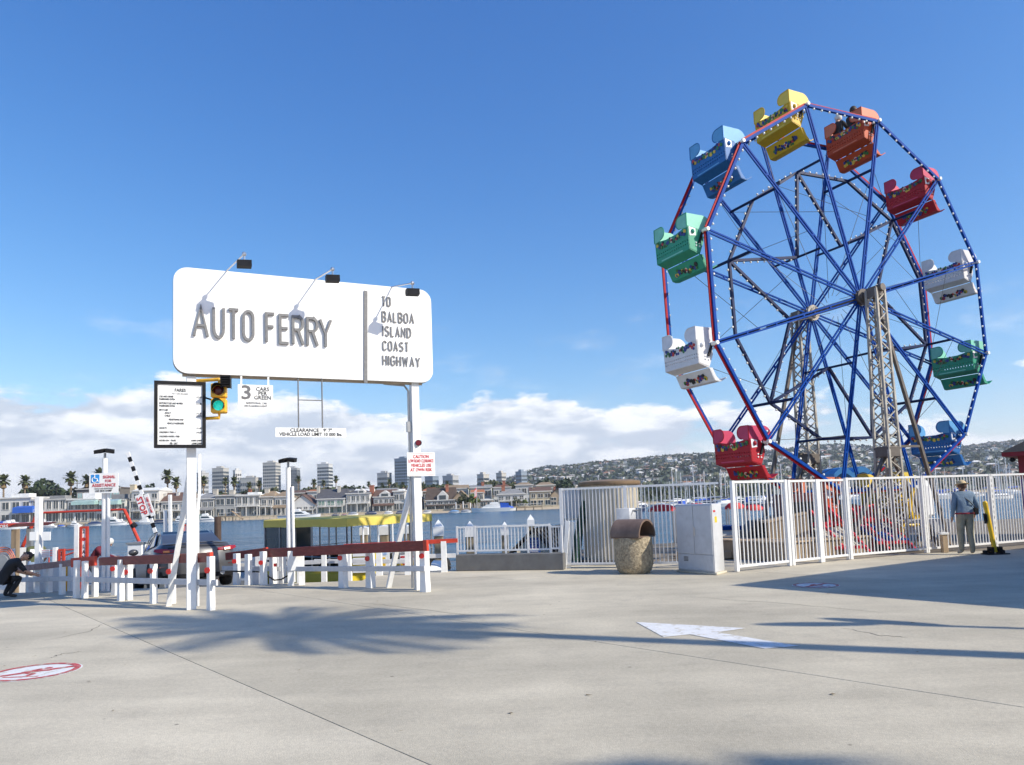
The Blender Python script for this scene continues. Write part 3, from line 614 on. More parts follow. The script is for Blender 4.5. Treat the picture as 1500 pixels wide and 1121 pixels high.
# flag
fp = P(699, 748, 268); t = thing('flag_pole', 'white flag pole with a red striped flag on the far shore', 'flag pole', (fp.x, 268, 0)); zt = P(699, 713, 268).z
part('pole', MB().tube((fp.x, 268, -1), (fp.x, 268, zt), .07, 6), cleanw, t)
fl = MB(); fl.prism([(fp.x-.05, 267.9, zt-.3), (fp.x-.8, 267.6, zt-1.2), (fp.x-.9, 267.7, zt-4.2), (fp.x-.05, 267.9, zt-3.6)], (0, .05, 0)); fo = part('flag', fl, inkr, t)
st = MB()
for i in range(3): st.prism([(fp.x-.2-.22*i, 267.75-.06*i, zt-1-.2*i), (fp.x-.3-.22*i, 267.7-.06*i, zt-1.05-.2*i), (fp.x-.33-.22*i, 267.72-.06*i, zt-3.5-.15*i), (fp.x-.2-.22*i, 267.75-.06*i, zt-3.4-.15*i)], (0, .02, 0))
part('stripe', st, inkw, fo)
# ---------------------------------------------------------------- boats
hullw = mat('hull_white', (.78, .78, .77), .3, var=.04); hulldk = mat('hull_navy', (.03, .05, .12), .35, var=.2); cvblue = mat('boat_cover_blue', (.02, .10, .52), .7, var=.2, scale=2); cvdk = mat('boat_cover_dark', (.02, .03, .07), .8, var=.3); cvgrey = mat('boat_cover_grey', (.3, .32, .36), .8, var=.2)
def boat(px0, px1, ywl, label, Y=255, kind='cruiser', hm=hullw, cm=None, z=None, group='boats moored along the far shore', flip=1):
    a = P(px0, ywl, Y); b_ = P(px1, ywl, Y); L = b_.x-a.x; W_ = min(L*.32, 3.6); zz = WZ if z is None else z; k = L/10
    t = thing({'sail': 'sailboat', 'dinghy': 'dinghy'}.get(kind, 'motor_boat'), label, 'boat', ((a.x+b_.x)/2, Y, zz), 0 if flip > 0 else math.pi, group)
    h = L/2; hl = MB(); fb = .11*L if kind != 'dinghy' else .16*L; fb = min(fb, 1.25)
    secs = []
    for x, wf, lo in ((-1, .85, -.3), (-.3, 1, -.4), (.4, .85, -.35), (.8, .4, -.2), (1, .04, .3)):
        sh_ = fb*(1+.25*max(0, x)**2); secs.append([(x*h, -W_/2*wf, sh_), (x*h*.97, -W_/2*wf*.75, lo*.6), (x*h*.97, W_/2*wf*.75, lo*.6), (x*h, W_/2*wf, sh_)])
    vs = [p for s_ in secs for p in s_]; fs = []
    for i in range(4):
        for j in range(3): fs.append((i*4+j, i*4+j+1, i*4+j+5, i*4+j+4))
        fs.append((i*4+3, i*4, i*4+4, i*4+7))
    fs += [(0, 1, 2, 3), (16, 17, 18, 19)]; hl.add(vs, fs); part('hull', hl, hm, t, world=False)
    part('rub_rail', MB().path([(x*h*1.0, -W_/2*wf-.03, fb*(1+.25*max(0, x)**2)-.12) for x, wf in ((-1, .85), (-.3, 1), (.4, .85), (.8, .4), (1, .04))], .05, 4), hulldk if hm != hulldk else hullw, t, world=False)
    if kind == 'cruiser':
        cb = MB(); z0 = fb; cb.prism([(-h*.55, -W_*.36, z0), (h*.5, -W_*.36, z0), (h*.2, -W_*.3, z0+.9*min(k*1.5, 1.3)), (-h*.5, -W_*.34, z0+1.0*min(k*1.5, 1.3))], (0, W_*.7, 0)); c = part('cabin', cb, hm if hm != hulldk else hullw, t, world=False, smooth=0)
        wn = MB(); wn.prism([(-h*.45, -W_*.365-.02, z0+.35), (h*.28, -W_*.36-.02, z0+.35), (h*.12, -W_*.33-.02, z0+.75*min(k*1.5, 1.3)), (-h*.42, -W_*.345-.02, z0+.8*min(k*1.5, 1.3))], (0, .05, 0)); part('window', wn, glass, c, world=False, smooth=0)
        zt = z0+1.0*min(k*1.5, 1.3); fb2 = MB(); fb2.prism([(-h*.4, -W_*.28, zt), (h*.05, -W_*.28, zt), (-.02*h, -W_*.26, zt+.7), (-h*.4, -W_*.28, zt+.6)], (0, W_*.56, 0)); part('flybridge', fb2, hullw, t, world=False, smooth=0)
        rl = MB(); rl.path([(h*.3, -W_*.33, fb+.6), (h*.7, -W_*.2, fb+.75), (h*.98, 0, fb+1)], .03, 4); rl.tube((h*.3, -W_*.33, fb), (h*.3, -W_*.33, fb+.6), .03, 4); rl.tube((h*.7, -W_*.2, fb), (h*.7, -W_*.2, fb+.75), .03, 4); part('bow_rail', rl, steel, t, world=False)
        if cm:
            cv = MB(); cv.prism([(-h*.95, -W_*.4, fb), (-h*.5, -W_*.4, fb), (-h*.5, -W_*.35, fb+1.7), (-h*.9, -W_*.35, fb+1.5)], (0, W_*.75, 0)); part('canvas', cv, cm, t, world=False, smooth=0)
    elif kind == 'covered' or kind == 'dinghy':
        cv = MB(); cv.prism([(-h*.9, 0, fb+.02), (h*.75, 0, fb+.05), (h*.3, 0, fb+.5*min(1.6, k*1.6)), (-h*.3, 0, fb+.62*min(1.6, k*1.6)), (-h*.85, 0, fb+.4)], (0, 0, 0)) if False else cv.lathe([(W_*.46, fb), (W_*.4, fb+.35*min(2, 2*k)), (W_*.2, fb+.6*min(2, 2*k)), (.01, fb+.66*min(2, 2*k))], 10)
        for i_, v_ in enumerate(cv.v): cv.v[i_] = V((v_.x*h*.85/(W_*.46), v_.y, v_.z))
        part('cover', cv, cm or cvdk, t, world=False)
    return t
# far shore boats, left to right
boat(168, 190, 768, 'white sport fishing boat behind the red hoist frame', Y=252, cm=None)
boat(197, 224, 766, 'white cruiser behind the stop sign', Y=253, flip=-1)
boat(222, 246, 765, 'dark navy covered boat beside the white cruiser', Y=253, kind='covered', hm=hulldk, cm=cvdk)
boat(286, 322, 764, 'white cruiser with green canvas right of the fares board post', Y=252, cm=paneg)
boat(408, 470, 761, 'large white motor yacht behind the yellow ferry boat canopy', Y=250, flip=1)
boat(690, 748, 751, 'white motor yacht with a blue cover right of the flag', Y=252, flip=-1, cm=cvblue)
boat(722, 756, 749, 'boat under a bright blue cover behind the white motor yacht', Y=262, kind='covered', cm=cvblue)
boat(66, 84, 771, 'white small cruiser beside the tall white post', Y=256)
boat(83, 96, 771, 'small boat under a bright blue cover on the left float', Y=256, kind='covered', cm=cvblue)
boat(126, 152, 769, 'boat under a navy cover behind the assistance sign post', Y=256, kind='covered', cm=hulldk)
boat(38, 60, 772, 'small dark boat beside the red splayed frame', Y=255, kind='covered', hm=hulldk, cm=cvdk)
boat(100, 121, 770, 'white runabout between the blue and the navy cover', Y=256)
boat(-4, 30, 772, 'white houseboat with open upper deck at left edge', Y=240)
boat(150, 186, 769, 'white flybridge cruiser left of the red hoist frame corner', Y=249)
boat(58, 82, 772, 'white open boat between tall white post and blue covered boat', Y=250, flip=-1)
boat(-2, 40, 772, 'large white cruiser with blue canvas at the left edge of the far shore', Y=247, cm=cvblue)
boat(252, 280, 766, 'white cruiser with dark windows behind the fares board post', Y=250)
for i, (x0, x1, y, kd, hm_, cm_, lb) in enumerate(((486, 497, 756, 'dinghy', hulldk, cvdk, 'dark covered dinghy on the sand below the slate roofed house'), (500, 508, 757, 'dinghy', hulldk, mat('cover_red', (.3, .03, .03), .7), 'small red covered dinghy on the sand'), (510, 525, 757, 'dinghy', hullw, cvgrey, 'pale grey covered dinghy on the sand'), (535, 552, 756, 'dinghy', hulldk, cvdk, 'dark dinghy left of the white covered boat'), (563, 576, 755, 'dinghy', hullw, hullw, 'white covered boat on the sand below the brick chimney house'), (580, 593, 755, 'dinghy', hulldk, hulldk, 'navy covered boat on the sand left of the sign prop'), (620, 632, 754, 'dinghy', hullw, cvgrey, 'grey inflatable on the sand right of the sign post'), (657, 674, 752, 'covered', hullw, mat('cover_sky', (.16, .3, .5), .7), 'boat under a light blue cover left of the flag'), (675, 690, 752, 'dinghy', hullw, cvgrey, 'grey tender beside the flag pole dock'))):
    q = P((x0+x1)/2, y, SH+5); boat(x0, x1, y, lb, Y=(SH+4 if kd == 'dinghy' and i < 7 else SH-6), kind=kd, hm=hm_, cm=cm_, z=(max(-.7, q.z-.3) if i < 7 else None))
# docks
def dock(px0, px1, Y, label, ztop=-.5, rail=False):
    a, b_ = P(px0, 760, Y), P(px1, 760, Y); t = thing('floating_dock', label, 'dock', ((a.x+b_.x)/2, Y, WZ), 0, 'docks on the far shore')
    n_ = max(3, int((b_.x-a.x)/5)); d = MB(); d.bx(a.x, b_.x, Y-1, Y+1, ztop-.35, ztop); part('deck', d, woodm, t, smooth=0)
    for i in range(n_+1):
        x = a.x+(b_.x-a.x)*i/n_; part('pile', MB().tube((x, Y+1.1, -3), (x, Y+1.1, ztop+rnd(1.2, 2.8)), .16, 7), random.choice((pile, cleanw)), t)
    if rail: part('railing', MB().bx(a.x, b_.x, Y+.9, Y+1, ztop+1, ztop+1.1), cleanw, t, smooth=0)
dock(-40, 64, 258, 'dark floating dock at the left end of the far shore')
dock(62, 152, 260, 'floating dock behind the tall white post')
dock(318, 350, 262, 'dark pier with a ramp below the grey blocky house', ztop=.6, rail=True)
dock(668, 700, 260, 'dark pier under the flag pole', ztop=.2)
dock(757, 795, 258, 'dark pier on piles below the cream stone house', ztop=.1, rail=True)
t = thing('pier_stairs', 'wooden stairs sloping from pier to beach below the white modern house', 'stairs', P(350, 762, 262))
a, b_ = P(341, 750, 264), P(356, 761, 262)
part('stringer', MB().beam(a, b_, .2, .35), woodm, t); part('railing', MB().beam(a+UP, b_+UP, .1, .12), woodm, t); part('tread', MB().beam(a+UP*.3+V((0, -.6, 0)), b_+UP*.3+V((0, -.6, 0)), 1.2, .08), woodm, t)
# utility poles
for px, yt in ((113, 706), (83, 714)):
    q = P(px, yt, 308); t = thing('utility_pole', 'wooden utility pole with crossarms %s' % ('left of the assistance sign' if px == 113 else 'in front of the dark trees at left'), 'utility pole', (q.x, 308, .2), 0, 'utility poles')
    part('pole', MB().tube((q.x, 308, 0), (q.x, 308, q.z), .16, 6), barkm, t); part('crossarm', MB().bx(q.x-1.5, q.x+1.5, 307.85, 308, q.z-.7, q.z-.5), barkm, t)
# ---------------------------------------------------------------- marina masts behind the wheel fence
seen = set(); kinds = []
def make_sail(hm, cm, label, L=9.5, mh=11):
    t = boat(700, 700+L/255*FPX, 760, label, Y=255, kind='sail', hm=hm, group='boats in the marina behind the fence')
    part('cabin', MB().prism([(-L*.2, -.8, .9), (L*.25, -.8, .9), (L*.2, -.7, 1.5), (-L*.2, -.75, 1.45)], (0, 1.6, 0)), hullw, t, world=False, smooth=0)
    m = MB(); m.tube((.6, 0, 1), (.6, 0, mh), .09, 5); m.bx(.57, .63, -1, 1, mh*.6, mh*.6+.06); ms = part('mast', m, cleanw, t, world=False)
    part('boom', MB().tube((.6, 0, 2.3), (-3.2, 0, 2.4), .17, 6), cm, ms, world=False)
    st_ = MB()
    for e in ((L*.48, 0, 1.2), (-L*.47, 0, 1.1), (.6, 1.4, 1), (.6, -1.4, 1)): st_.tube((.6, 0, mh-.1), e, .025, 3)
    part('stay', st_, grey, t, world=False); return t
sp = [make_sail(hullw, cvblue, 'white sailboat with a blue sail cover in the marina'), make_sail(hullw, cvdk, 'white sailboat with a dark sail cover in the marina', 8.5, 9), make_sail(hulldk, hullw, 'navy sailboat with a white sail cover in the marina', 10, 10.5), boat(720, 752, 760, 'white motor boat moored among the marina masts', Y=255, kind='cruiser', cm=cvblue, group='boats in the marina behind the fence')]
fst = set()
for i in range(105):
    Y = rnd(150, 256); px = rnd(845, 1560); X = (px-PCX)/FPX*Y; p_ = random.choice(sp); s_ = rnd(.62, .95)
    if Y > 215: s_ *= 1.05
    if p_.name in fst: dup(p_, (X, Y, WZ), rnd(-.6, .6)+random.choice((0, math.pi)), None, s_)
    else: fst.add(p_.name); p_.location = (X, Y, WZ); p_.scale = (s_,)*3; p_.rotation_euler = (0, 0, rnd(-.5, .5))
# ---------------------------------------------------------------- raised stroke letters
def arc(cx, cy, rx, ry, a0, a1, n=7): return [(cx+rx*math.cos(math.radians(a0+(a1-a0)*i/n)), cy+ry*math.sin(math.radians(a0+(a1-a0)*i/n))) for i in range(n+1)]
_o = arc(.5, .78, .5, .22, 0, 180)+arc(.5, .22, .5, .22, 180, 360)
_P = [(0, 0), (0, 1)]+[(.55, 1)]+arc(.55, .76, .45, .24, 90, -90)+[(0, .52)]
GL = {'A': [[(0, 0), (.5, 1), (1, 0)], [(.2, .35), (.8, .35)]], 'U': [[(0, 1)]+arc(.5, .3, .5, .3, 180, 360)+[(1, 1)]], 'T': [[(0, 1), (1, 1)], [(.5, 0), (.5, .99)]],
 'O': [_o+[_o[0]]], 'F': [[(0, 0), (0, 1), (.95, 1)], [(.02, .54), (.85, .54)]], 'E': [[(1, 1), (0, 1), (0, 0), (1, 0)], [(.02, .53), (.9, .53)]],
 'R': [_P, [(.5, .52), (1, 0)]], 'Y': [[(0, 1), (.5, .45), (1, 1)], [(.5, 0), (.5, .47)]], 'B': [_P, [(.02, 0), (.55, 0)]+arc(.55, .25, .45, .25, -90, 80)], 'L': [[(0, 1), (0, 0), (.9, 0)]],
 'I': [[(.0, 0), (.0, 1)]], 'S': [arc(.5, .76, .48, .24, 20, 270)+arc(.5, .26, .48, .26, 88, -160)], 'N': [[(0, 0), (0, 1), (1, 0), (1, 1)]], 'D': [[(0, 0), (0, 1), (.4, 1)]+arc(.4, .5, .6, .5, 88, -88, 9)+[(0, 0)]],
 'C': [arc(.5, .76, .5, .24, 10, 180)+arc(.5, .24, .5, .24, 180, 350)], 'H': [[(0, 0), (0, 1)], [(1, 0), (1, 1)], [(.02, .5), (.98, .5)]], 'G': [arc(.5, .76, .5, .24, 10, 180)+arc(.5, .24, .5, .24, 180, 360)+[(1, .48), (.55, .48)]], 'W': [[(0, 1), (.25, 0), (.5, .85), (.75, 0), (1, 1)]]}
def stroke_letter(ch, o, r, u, n, wd, ht, th, dp):
    mb = MB()
    for si, pl in enumerate(GL[ch]):
        pts = [V((x*wd, y*ht)) for x, y in pl]; cl = (pts[0]-pts[-1]).length < 1e-6
        if cl: pts = pts[:-1]
        m = len(pts); Lf = []; Rt = []
        for i in range(m):
            a = pts[i-1] if (i or cl) else None; c = pts[(i+1) % m] if (i < m-1 or cl) else None
            d0 = (pts[i]-a).normalized() if a is not None else None; d1 = (c-pts[i]).normalized() if c is not None else None
            d0 = d0 or d1; d1 = d1 or d0; t_ = (d0+d1).normalized(); nn_ = V((-t_.y, t_.x)); k = min(1.8, 1/max(.4, nn_.dot(V((-d0.y, d0.x)))))
            Lf.append(pts[i]+nn_*th/2*k); Rt.append(pts[i]-nn_*th/2*k)
        dd = dp+si*.0015; base = len(mb.v)
        for i in range(m):
            for q in (Lf[i], Rt[i]):
                for z in (0, dd): mb.v.append(o+r*q.x+u*q.y+n*z)
        for i in range(m if cl else m-1):
            a = base+4*i; c = base+4*((i+1) % m)
            for f in ((a+1, a+3, c+3, c+1), (a, c, c+2, a+2), (a, a+1, c+1, c), (a+2, c+2, c+3, a+3)): mb.f.append(f); mb.m.append(0)
        if not cl:
            for a in (base, base+4*(m-1)): mb.f.append((a, a+1, a+3, a+2)); mb.m.append(0)
    return mb
# ---------------------------------------------------------------- the ferry sign on two posts
LP = V((-5.45, 12.57, 0)); ang = math.atan2(1.5, 3.63)+math.radians(3); SD = V((math.cos(ang), math.sin(ang), 0)); SN = V((SD.y, -SD.x, 0))
su = lambda p: (p-LP).dot(SD)
bp0 = LP+SN*.16
def SP(x, y, off=.0): return PL(x, y, bp0+SN*off, SN)
RP = LP+SD*su(PL(614, 866, LP, SN)); RP.z = 0
sg = thing('ferry_sign', 'big white ferry road sign on two tall white posts with raised grey letters', 'road sign', LP)
u0, u1 = su(SP(254, 470)), su(SP(633, 500)); z0, z1 = SP(254, 546).z, SP(254, 390).z
def rrect(u0, u1, z0, z1, r, off, n=6):
    pts = []
    for cx_, cz, a0 in ((u1-r, z0+r, -90), (u1-r, z1-r, 0), (u0+r, z1-r, 90), (u0+r, z0+r, 180)):
        for i in range(n+1): a = math.radians(a0+90*i/n); pts.append(LP+SD*(cx_+r*math.cos(a))+UP*(cz+r*math.sin(a))+SN*off)
    return pts
bd = part('sign_board', MB().prism(rrect(u0, u1, z0, z1, .23, .08), SN*.08), board, sg)
part('board_edge', MB().prism(rrect(u0-.006, u1+.006, z0-.006, z1+.006, .235, .0), SN*.07), mat('board_edge_brown', (.25, .22, .2), .6), sg)
for p_, hgt in ((LP, z1-.1), (RP, z1-.1)):
    b_ = MB(); b_.beam(p_, p_+UP*hgt, .15, .15, SN); part('post', b_, white, sg, bevel=.006)
part('divider_strip', MB().prism([SP(533, 426, .004), SP(538, 427, .004), SP(538, 562, .004), SP(533, 561, .004)], SN*.02), letterm, sg, smooth=0)
def letters(s, x0, x1, zt, zb, th, dp, gaps, lefts=None):
    x = x0
    for ch, (a, b_) in zip(s, lefts): 
        pa, pb = SP(a, (zt[0]+zb[0])/2), SP(b_, (zt[0]+zb[0])/2); f = (a-x0)/(x1-x0); pt = SP(a, zt[0]+(zt[1]-zt[0])*f); pq = SP(a, zb[0]+(zb[1]-zb[0])*f)
        part('letter', stroke_letter(ch, LP+SD*(su(pa)+th/2)+SN*.162+UP*(pq.z+th/2), SD, UP, SN, su(pb)-su(pa)-th, pt.z-pq.z-th, th, dp), letterm, sg, smooth=20)
letters('AUTOFERRY', 282, 486, (446, 469), (494, 511), .046, .045, 0, ((282, 306), (311, 329.5), (333, 351), (354.5, 372.5), (388, 404), (408, 424), (427, 445), (448, 466), (466.5, 486)))
for s_, xa, xb, yt, yb in (('TO', 559, 574, (434, 436), (449, 450)), ('BALBOA', 559, 608, (456, 460), (472, 475)), ('ISLAND', 560, 604, (477, 481), (493, 496)), ('COAST', 560, 600, (499, 502), (514, 516.5)), ('HIGHWAY', 560, 617, (520, 524), (535.5, 539))):
    wts = [{'I': .42, 'W': 1.25, 'L': .85, 'T': .9}.get(q, 1) for q in s_]; st_ = (xb-xa)/(sum(wts)+.0); lf = []; x_ = xa
    for q in wts: lf.append((x_, x_+st_*q*(.80 if q > .5 else .62))); x_ += st_*q
    letters(s_, xa, xb, yt, yb, .023, .018, 0, lf)
for (ax, ay), (lx, ly), (hx, hy) in (((331, 396.5), (357, 377), (300, 450)), ((461, 414), (487, 399), (434, 463)), ((573, 429.5), (601, 416), (550, 481))):
    S = SP(hx, hy); best = None
    for i in range(30, 160):
        q = S+SUN_D*(i*.01); dd = q-OC; k = dd.dot(_F); ex = PCX+dd.dot(_R)/k*FPX-lx; ey = PCY-dd.dot(_U)/k*FPX-(ly+9); e = ex*ex+ey*ey
        if best is None or e < best[0]: best = (e, q)
    q = best[1]; A = SP(ax, ay); A = LP+SD*su(A)+SN*.12+UP*(z1-.02)
    J = q+UP*.17
    arm = MB(); arm.path([A-SN*.1-UP*.06, A+UP*.02, J], .013, 6); arm.ell(A+UP*.0, .028, 8, 5); ao = part('lamp_arm', arm, steel, sg)
    kn = MB(); kn.ell(J, .04, 8, 5); kn.tube(J, q+UP*.06, .018, 6); part('lamp_knuckle', kn, steel, ao)
    hd = MB(); dx = (SD*.9+SN*.2).normalized(); dn = (SN*-1+UP*.0).normalized()
    pr = [q-dx*.115+dn*.06+UP*.06, q-dx*.115-dn*.05+UP*.06, q-dx*.115-dn*.07-UP*.05, q-dx*.115+dn*.04-UP*.07, q-dx*.115+dn*.075-UP*.02]
    hd.prism(pr, dx*.23); ho = part('lamp_head', hd, dark, ao, smooth=0)
    lg = MB(); lg.prism([pr[2]+dx*.02-UP*.004, pr[3]+dx*.02-UP*.004, pr[3]+dx*.02-UP*.008, pr[2]+dx*.02-UP*.008], dx*.24); 
for (bx_, by_), top in (((247, 888), LP+UP*2.45), ((569, 861), RP+UP*2.35)):
    g = G(bx_, by_); b_ = MB(); b_.beam(g, top-SN*.05, .09, .09, SN); part('brace', b_, white, sg, bevel=.004)
cd = MB(); cd.path([RP-SD*.12+UP*(z0-.15), RP-SD*.12+UP*2.4, RP-SD*.13+UP*.05], .022, 6); cd.path([RP-SD*.12+UP*(z0-.15), RP-SD*.2+UP*(z0-.05), RP-SD*.6+UP*(z0-.03)], .02, 6); cd.beam(RP-SD*.13+UP*(z0-.95), RP-SD*.13+UP*(z0-.75), .07, .07, SN)
part('conduit', cd, grey, sg)
cd = MB(); cd.path([LP+SD*.13+UP*2.6, LP+SD*.13+UP*2.0, LP+SD*.1+UP*1.6, LP+SD*.1+UP*.05], .025, 6); part('conduit', cd, white, sg)
bt = MB(); bt.bx(0, 1, 0, 1, 0, 1); 
ra = MB(); ra.beam(LP+SD*u0*.5+UP*(z0-.02)+SN*.05, LP+SD*(u1-.2)+UP*(z0-.02)+SN*.05, .05, .04); part('bottom_rail', ra, mat('tan_metal', (.35, .28, .2), .6), sg)
# fares board on the left post
def plate(x0, y0, x1, y1, off, th=.02, sl=0):
    """rectangle on a plane parallel to the sign, its corners read off the photograph"""
    a = SP((x0+x1)/2, (y0+y1)/2, off); ul, ur = su(SP(x0, (y0+y1)/2, off)), su(SP(x1, (y0+y1)/2, off)); zt, zb = SP((x0+x1)/2, y0, off).z, SP((x0+x1)/2, y1, off).z
    B = LP+SN*(.16+off); c = lambda u_, z_: V((B.x, B.y, 0))+SD*u_+UP*z_
    return c, ul, ur, zt, zb
c, ul, ur, zt, zb = plate(225.5, 559, 301.5, 656.5, .06)
fb = thing('fares_board', 'black framed white fares list on the left sign post', 'notice board', c((ul+ur)/2, zb))
part('panel', MB().prism([c(ul+.02, zb+.02), c(ur-.02, zb+.02), c(ur-.02, zt-.02), c(ul+.02, zt-.02)], -SN*.03), board, fb, smooth=0)
fr = MB(); fw = .055
for a_, b_ in (((ul, zt-fw/2), (ur, zt-fw/2)), ((ul, zb+fw/2), (ur, zb+fw/2))): fr.beam(c(*a_), c(*b_), .05, fw)
part('frame', fr, darkgrey, fb)
fr = MB()
for x in (ul+fw/2, ur-fw/2): fr.beam(c(x, zb+fw), c(x, zt-fw), fw, .05, SN)
part('frame', fr, darkgrey, fb)
H_ = zt-zb; W_ = ur-ul
def bline(parent, s, fx, fy, h, mt, al='LEFT', sx=.82, fat=.02): return text('lettering', s, c(ul+W_*fx, zb+H_*fy)+SN*.001, SD, UP, h, mt, parent, ext=.0008, sx=sx, align=al, fat=fat, smooth=0)
bline(fb, 'FARES', .5, .845, .055, inkb, 'CENTER'); bline(fb, 'PAY ON BOARD', .5, .80, .03, inkg, 'CENTER', fat=0)
for s_, x, y, pr in (('CAR AND DRIVER', .1, .755, '$ 2.00'), ('PASSENGERS EXTRA', .1, .715, None), ('MOTORCYCLES AND MOPEDS', .1, .655, '$ 1.50'), ('PASSENGERS EXTRA', .1, .615, None), ('BICYCLES', .1, .555, None), ('ADULT', .2, .51, '$ 1.25'), ('CHILD', .2, .468, '$ 0.75'), ('PEDESTRIANS AND', .28, .412, None), ('VEHICLE PASSENGERS', .25, .355, None), ('ADULTS', .1, .285, '$ 1.00'), ('CHILDREN 5 THRU 11', .1, .222, '$ 0.50'), ('CHILDREN UNDER 5 FREE', .1, .16, None), ('HOURS SUN - THURS', .1, .10, '6:30AM 12:00AM'), ('FRI - SAT', .3, .057, '6:30AM 2:00AM')):
    bline(fb, s_, x, y, .03, inkb, sx=.62 if len(s_) > 12 else .72, fat=.035)
    if pr: bline(fb, pr, .92, y+.0, .03, inkb, 'RIGHT', sx=.55 if len(pr) > 8 else .75, fat=.03)
# traffic signal
tsn = (SN*.93-SD*.2).normalized(); tc_ = SP(321, 584, .10); tr = V((-tsn.y, tsn.x, 0))
ts = thing('traffic_signal', 'yellow two lamp traffic signal showing green beside the fares board', 'traffic light', tc_-UP*.28)
for z, mt, nm in ((.13, mat('red_lens_off', (.09, .008, .008), .3), 'red_lens'), (-.13, mat('green_lens_lit', (.02, .62, .50), .3, emit=.55, var=.35, scale=40), 'green_lens')):
    hb = MB(); hb.obb(tc_+UP*z, tr*.125, tsn*.085, UP*.122); ho = part('lamp_housing', hb, yellow, ts, bevel=.018)
    ln = MB(); ln.lathe([(.085, 0), (.07, .012), (.04, .02), (.001, .024)], 16); qm = tsn.to_track_quat('Z', 'Y').to_matrix(); ln.v = [tc_+UP*z+tsn*.086+qm @ v for v in ln.v]; part(nm, ln, mt, ts)
    vs = MB(); n_ = 14; pts = []
    for i in range(n_+1):
        a = math.radians(-35+250*i/n_); e = tr*math.cos(a)*.098+UP*math.sin(a)*.098; L = .10+.12*max(0, math.sin(a)); pts.append((tc_+UP*z+e+tsn*.08, tc_+UP*z+e+tsn*(.085+L)))
    for i in range(n_): vs.quad(pts[i][0], pts[i][1], pts[i+1][1], pts[i+1][0])
    for i in range(n_): k = .93; q = [tc_+UP*z+(p-tc_-UP*z) for p in (pts[i][0], pts[i+1][0], pts[i+1][1], pts[i][1])]; vs.quad(*[tc_+UP*z+tsn*(p-tc_-UP*z).dot(tsn)+((p-tc_-UP*z)-tsn*(p-tc_-UP*z).dot(tsn))*k for p in q])
    part('visor', vs, dark, ts)
lv = MB(); q0 = SP(331, 560, .25)
for i in range(6): lv.obb(q0+UP*(-.07+i*.03), tr*.07, tsn*.08, UP*.006)
lv.obb(q0+tr*.075, tr*.005, tsn*.085, UP*.10); lv.obb(q0-tr*.075, tr*.005, tsn*.085, UP*.10); lv.obb(q0+UP*.1, tr*.08, tsn*.085, UP*.005); lv.obb(q0-tsn*.08, tr*.07, tsn*.004, UP*.09)
part('louvre_box', lv, dark, ts, smooth=0)
am = MB(); am.path([LP+UP*(tc_.z+.33)+SD*.05, tc_+UP*.33, tc_+UP*.24], .03, 8); am.path([LP+UP*(tc_.z-.33)+SD*.05+SN*.05, tc_-UP*.33, tc_-UP*.24], .028, 8); part('bracket', am, yellow, ts)
part('cable', MB().path([LP+SD*.1+UP*(tc_.z+.08)+SN*.05, LP+SD*.22+UP*(tc_.z+.03)+SN*.1, tc_-tr*.12-UP*.02], .015, 5), dark, ts)
# three cars per green sign
c, ul, ur, zt, zb = plate(348.5, 564, 400, 600, .0); H_ = zt-zb; W_ = ur-ul
cs = thing('cars_per_green_sign', 'small white sign with a big 3 hanging under the ferry sign', 'hanging sign', c((ul+ur)/2, zb))
part('panel', MB().prism([c(ul, zb), c(ur, zb), c(ur, zt), c(ul, zt)], -SN*.015), board, cs, smooth=0)
for x in (.1, .87): part('strap', MB().beam(c(ul+W_*x, zt-.03)-SN*.02, c(ul+W_*x, z0+.05)-SN*.02, .03, .012, SN), white, cs)
bline(cs, '3', .24, .42, .24, inkg, 'CENTER', 1.15, .02)
for s_, y, x in (('CARS', .76, .70), ('PER', .585, .70), ('GREEN', .41, .70)): bline(cs, s_, x, y, .068, inkb, 'CENTER', .95, .01)
bline(cs, 'ADDITIONAL CAR', .52, .22, .035, inkg, 'CENTER', .85); bline(cs, 'ON FLASHING LIGHT', .5, .10, .035, inkg, 'CENTER', .8)
# clearance sign
c, ul, ur, zt, zb = plate(403.5, 627, 507, 640.5, .0); H_ = zt-zb; W_ = ur-ul
cl = thing('clearance_sign', 'long thin white clearance sign hanging on two rods', 'hanging sign', c((ul+ur)/2, zb))
part('panel', MB().prism([c(ul, zb), c(ur, zb), c(ur, zt), c(ul, zt)], -SN*.02), board, cl, smooth=0)
rods = [su(SP(437.5, 600)), su(SP(472.5, 600))]
for x in rods: part('hanging_rod', MB().tube(c(x, zt-.01)-SN*.03, c(x, z0+.0)-SN*.03, .013, 6), letterm, cl)
part('cross_rod', MB().tube(c(rods[0], SP(450, 586).z)-SN*.03, c(rods[1], SP(450, 586).z)-SN*.03, .010, 6), letterm, cl)
bline(cl, 'CLEARANCE   9\' 7"', .5, .58, .06, inkb, 'CENTER', 1.05); bline(cl, 'VEHICLE LOAD LIMIT 10 000 lbs.', .5, .14, .06, inkb, 'CENTER', .92)
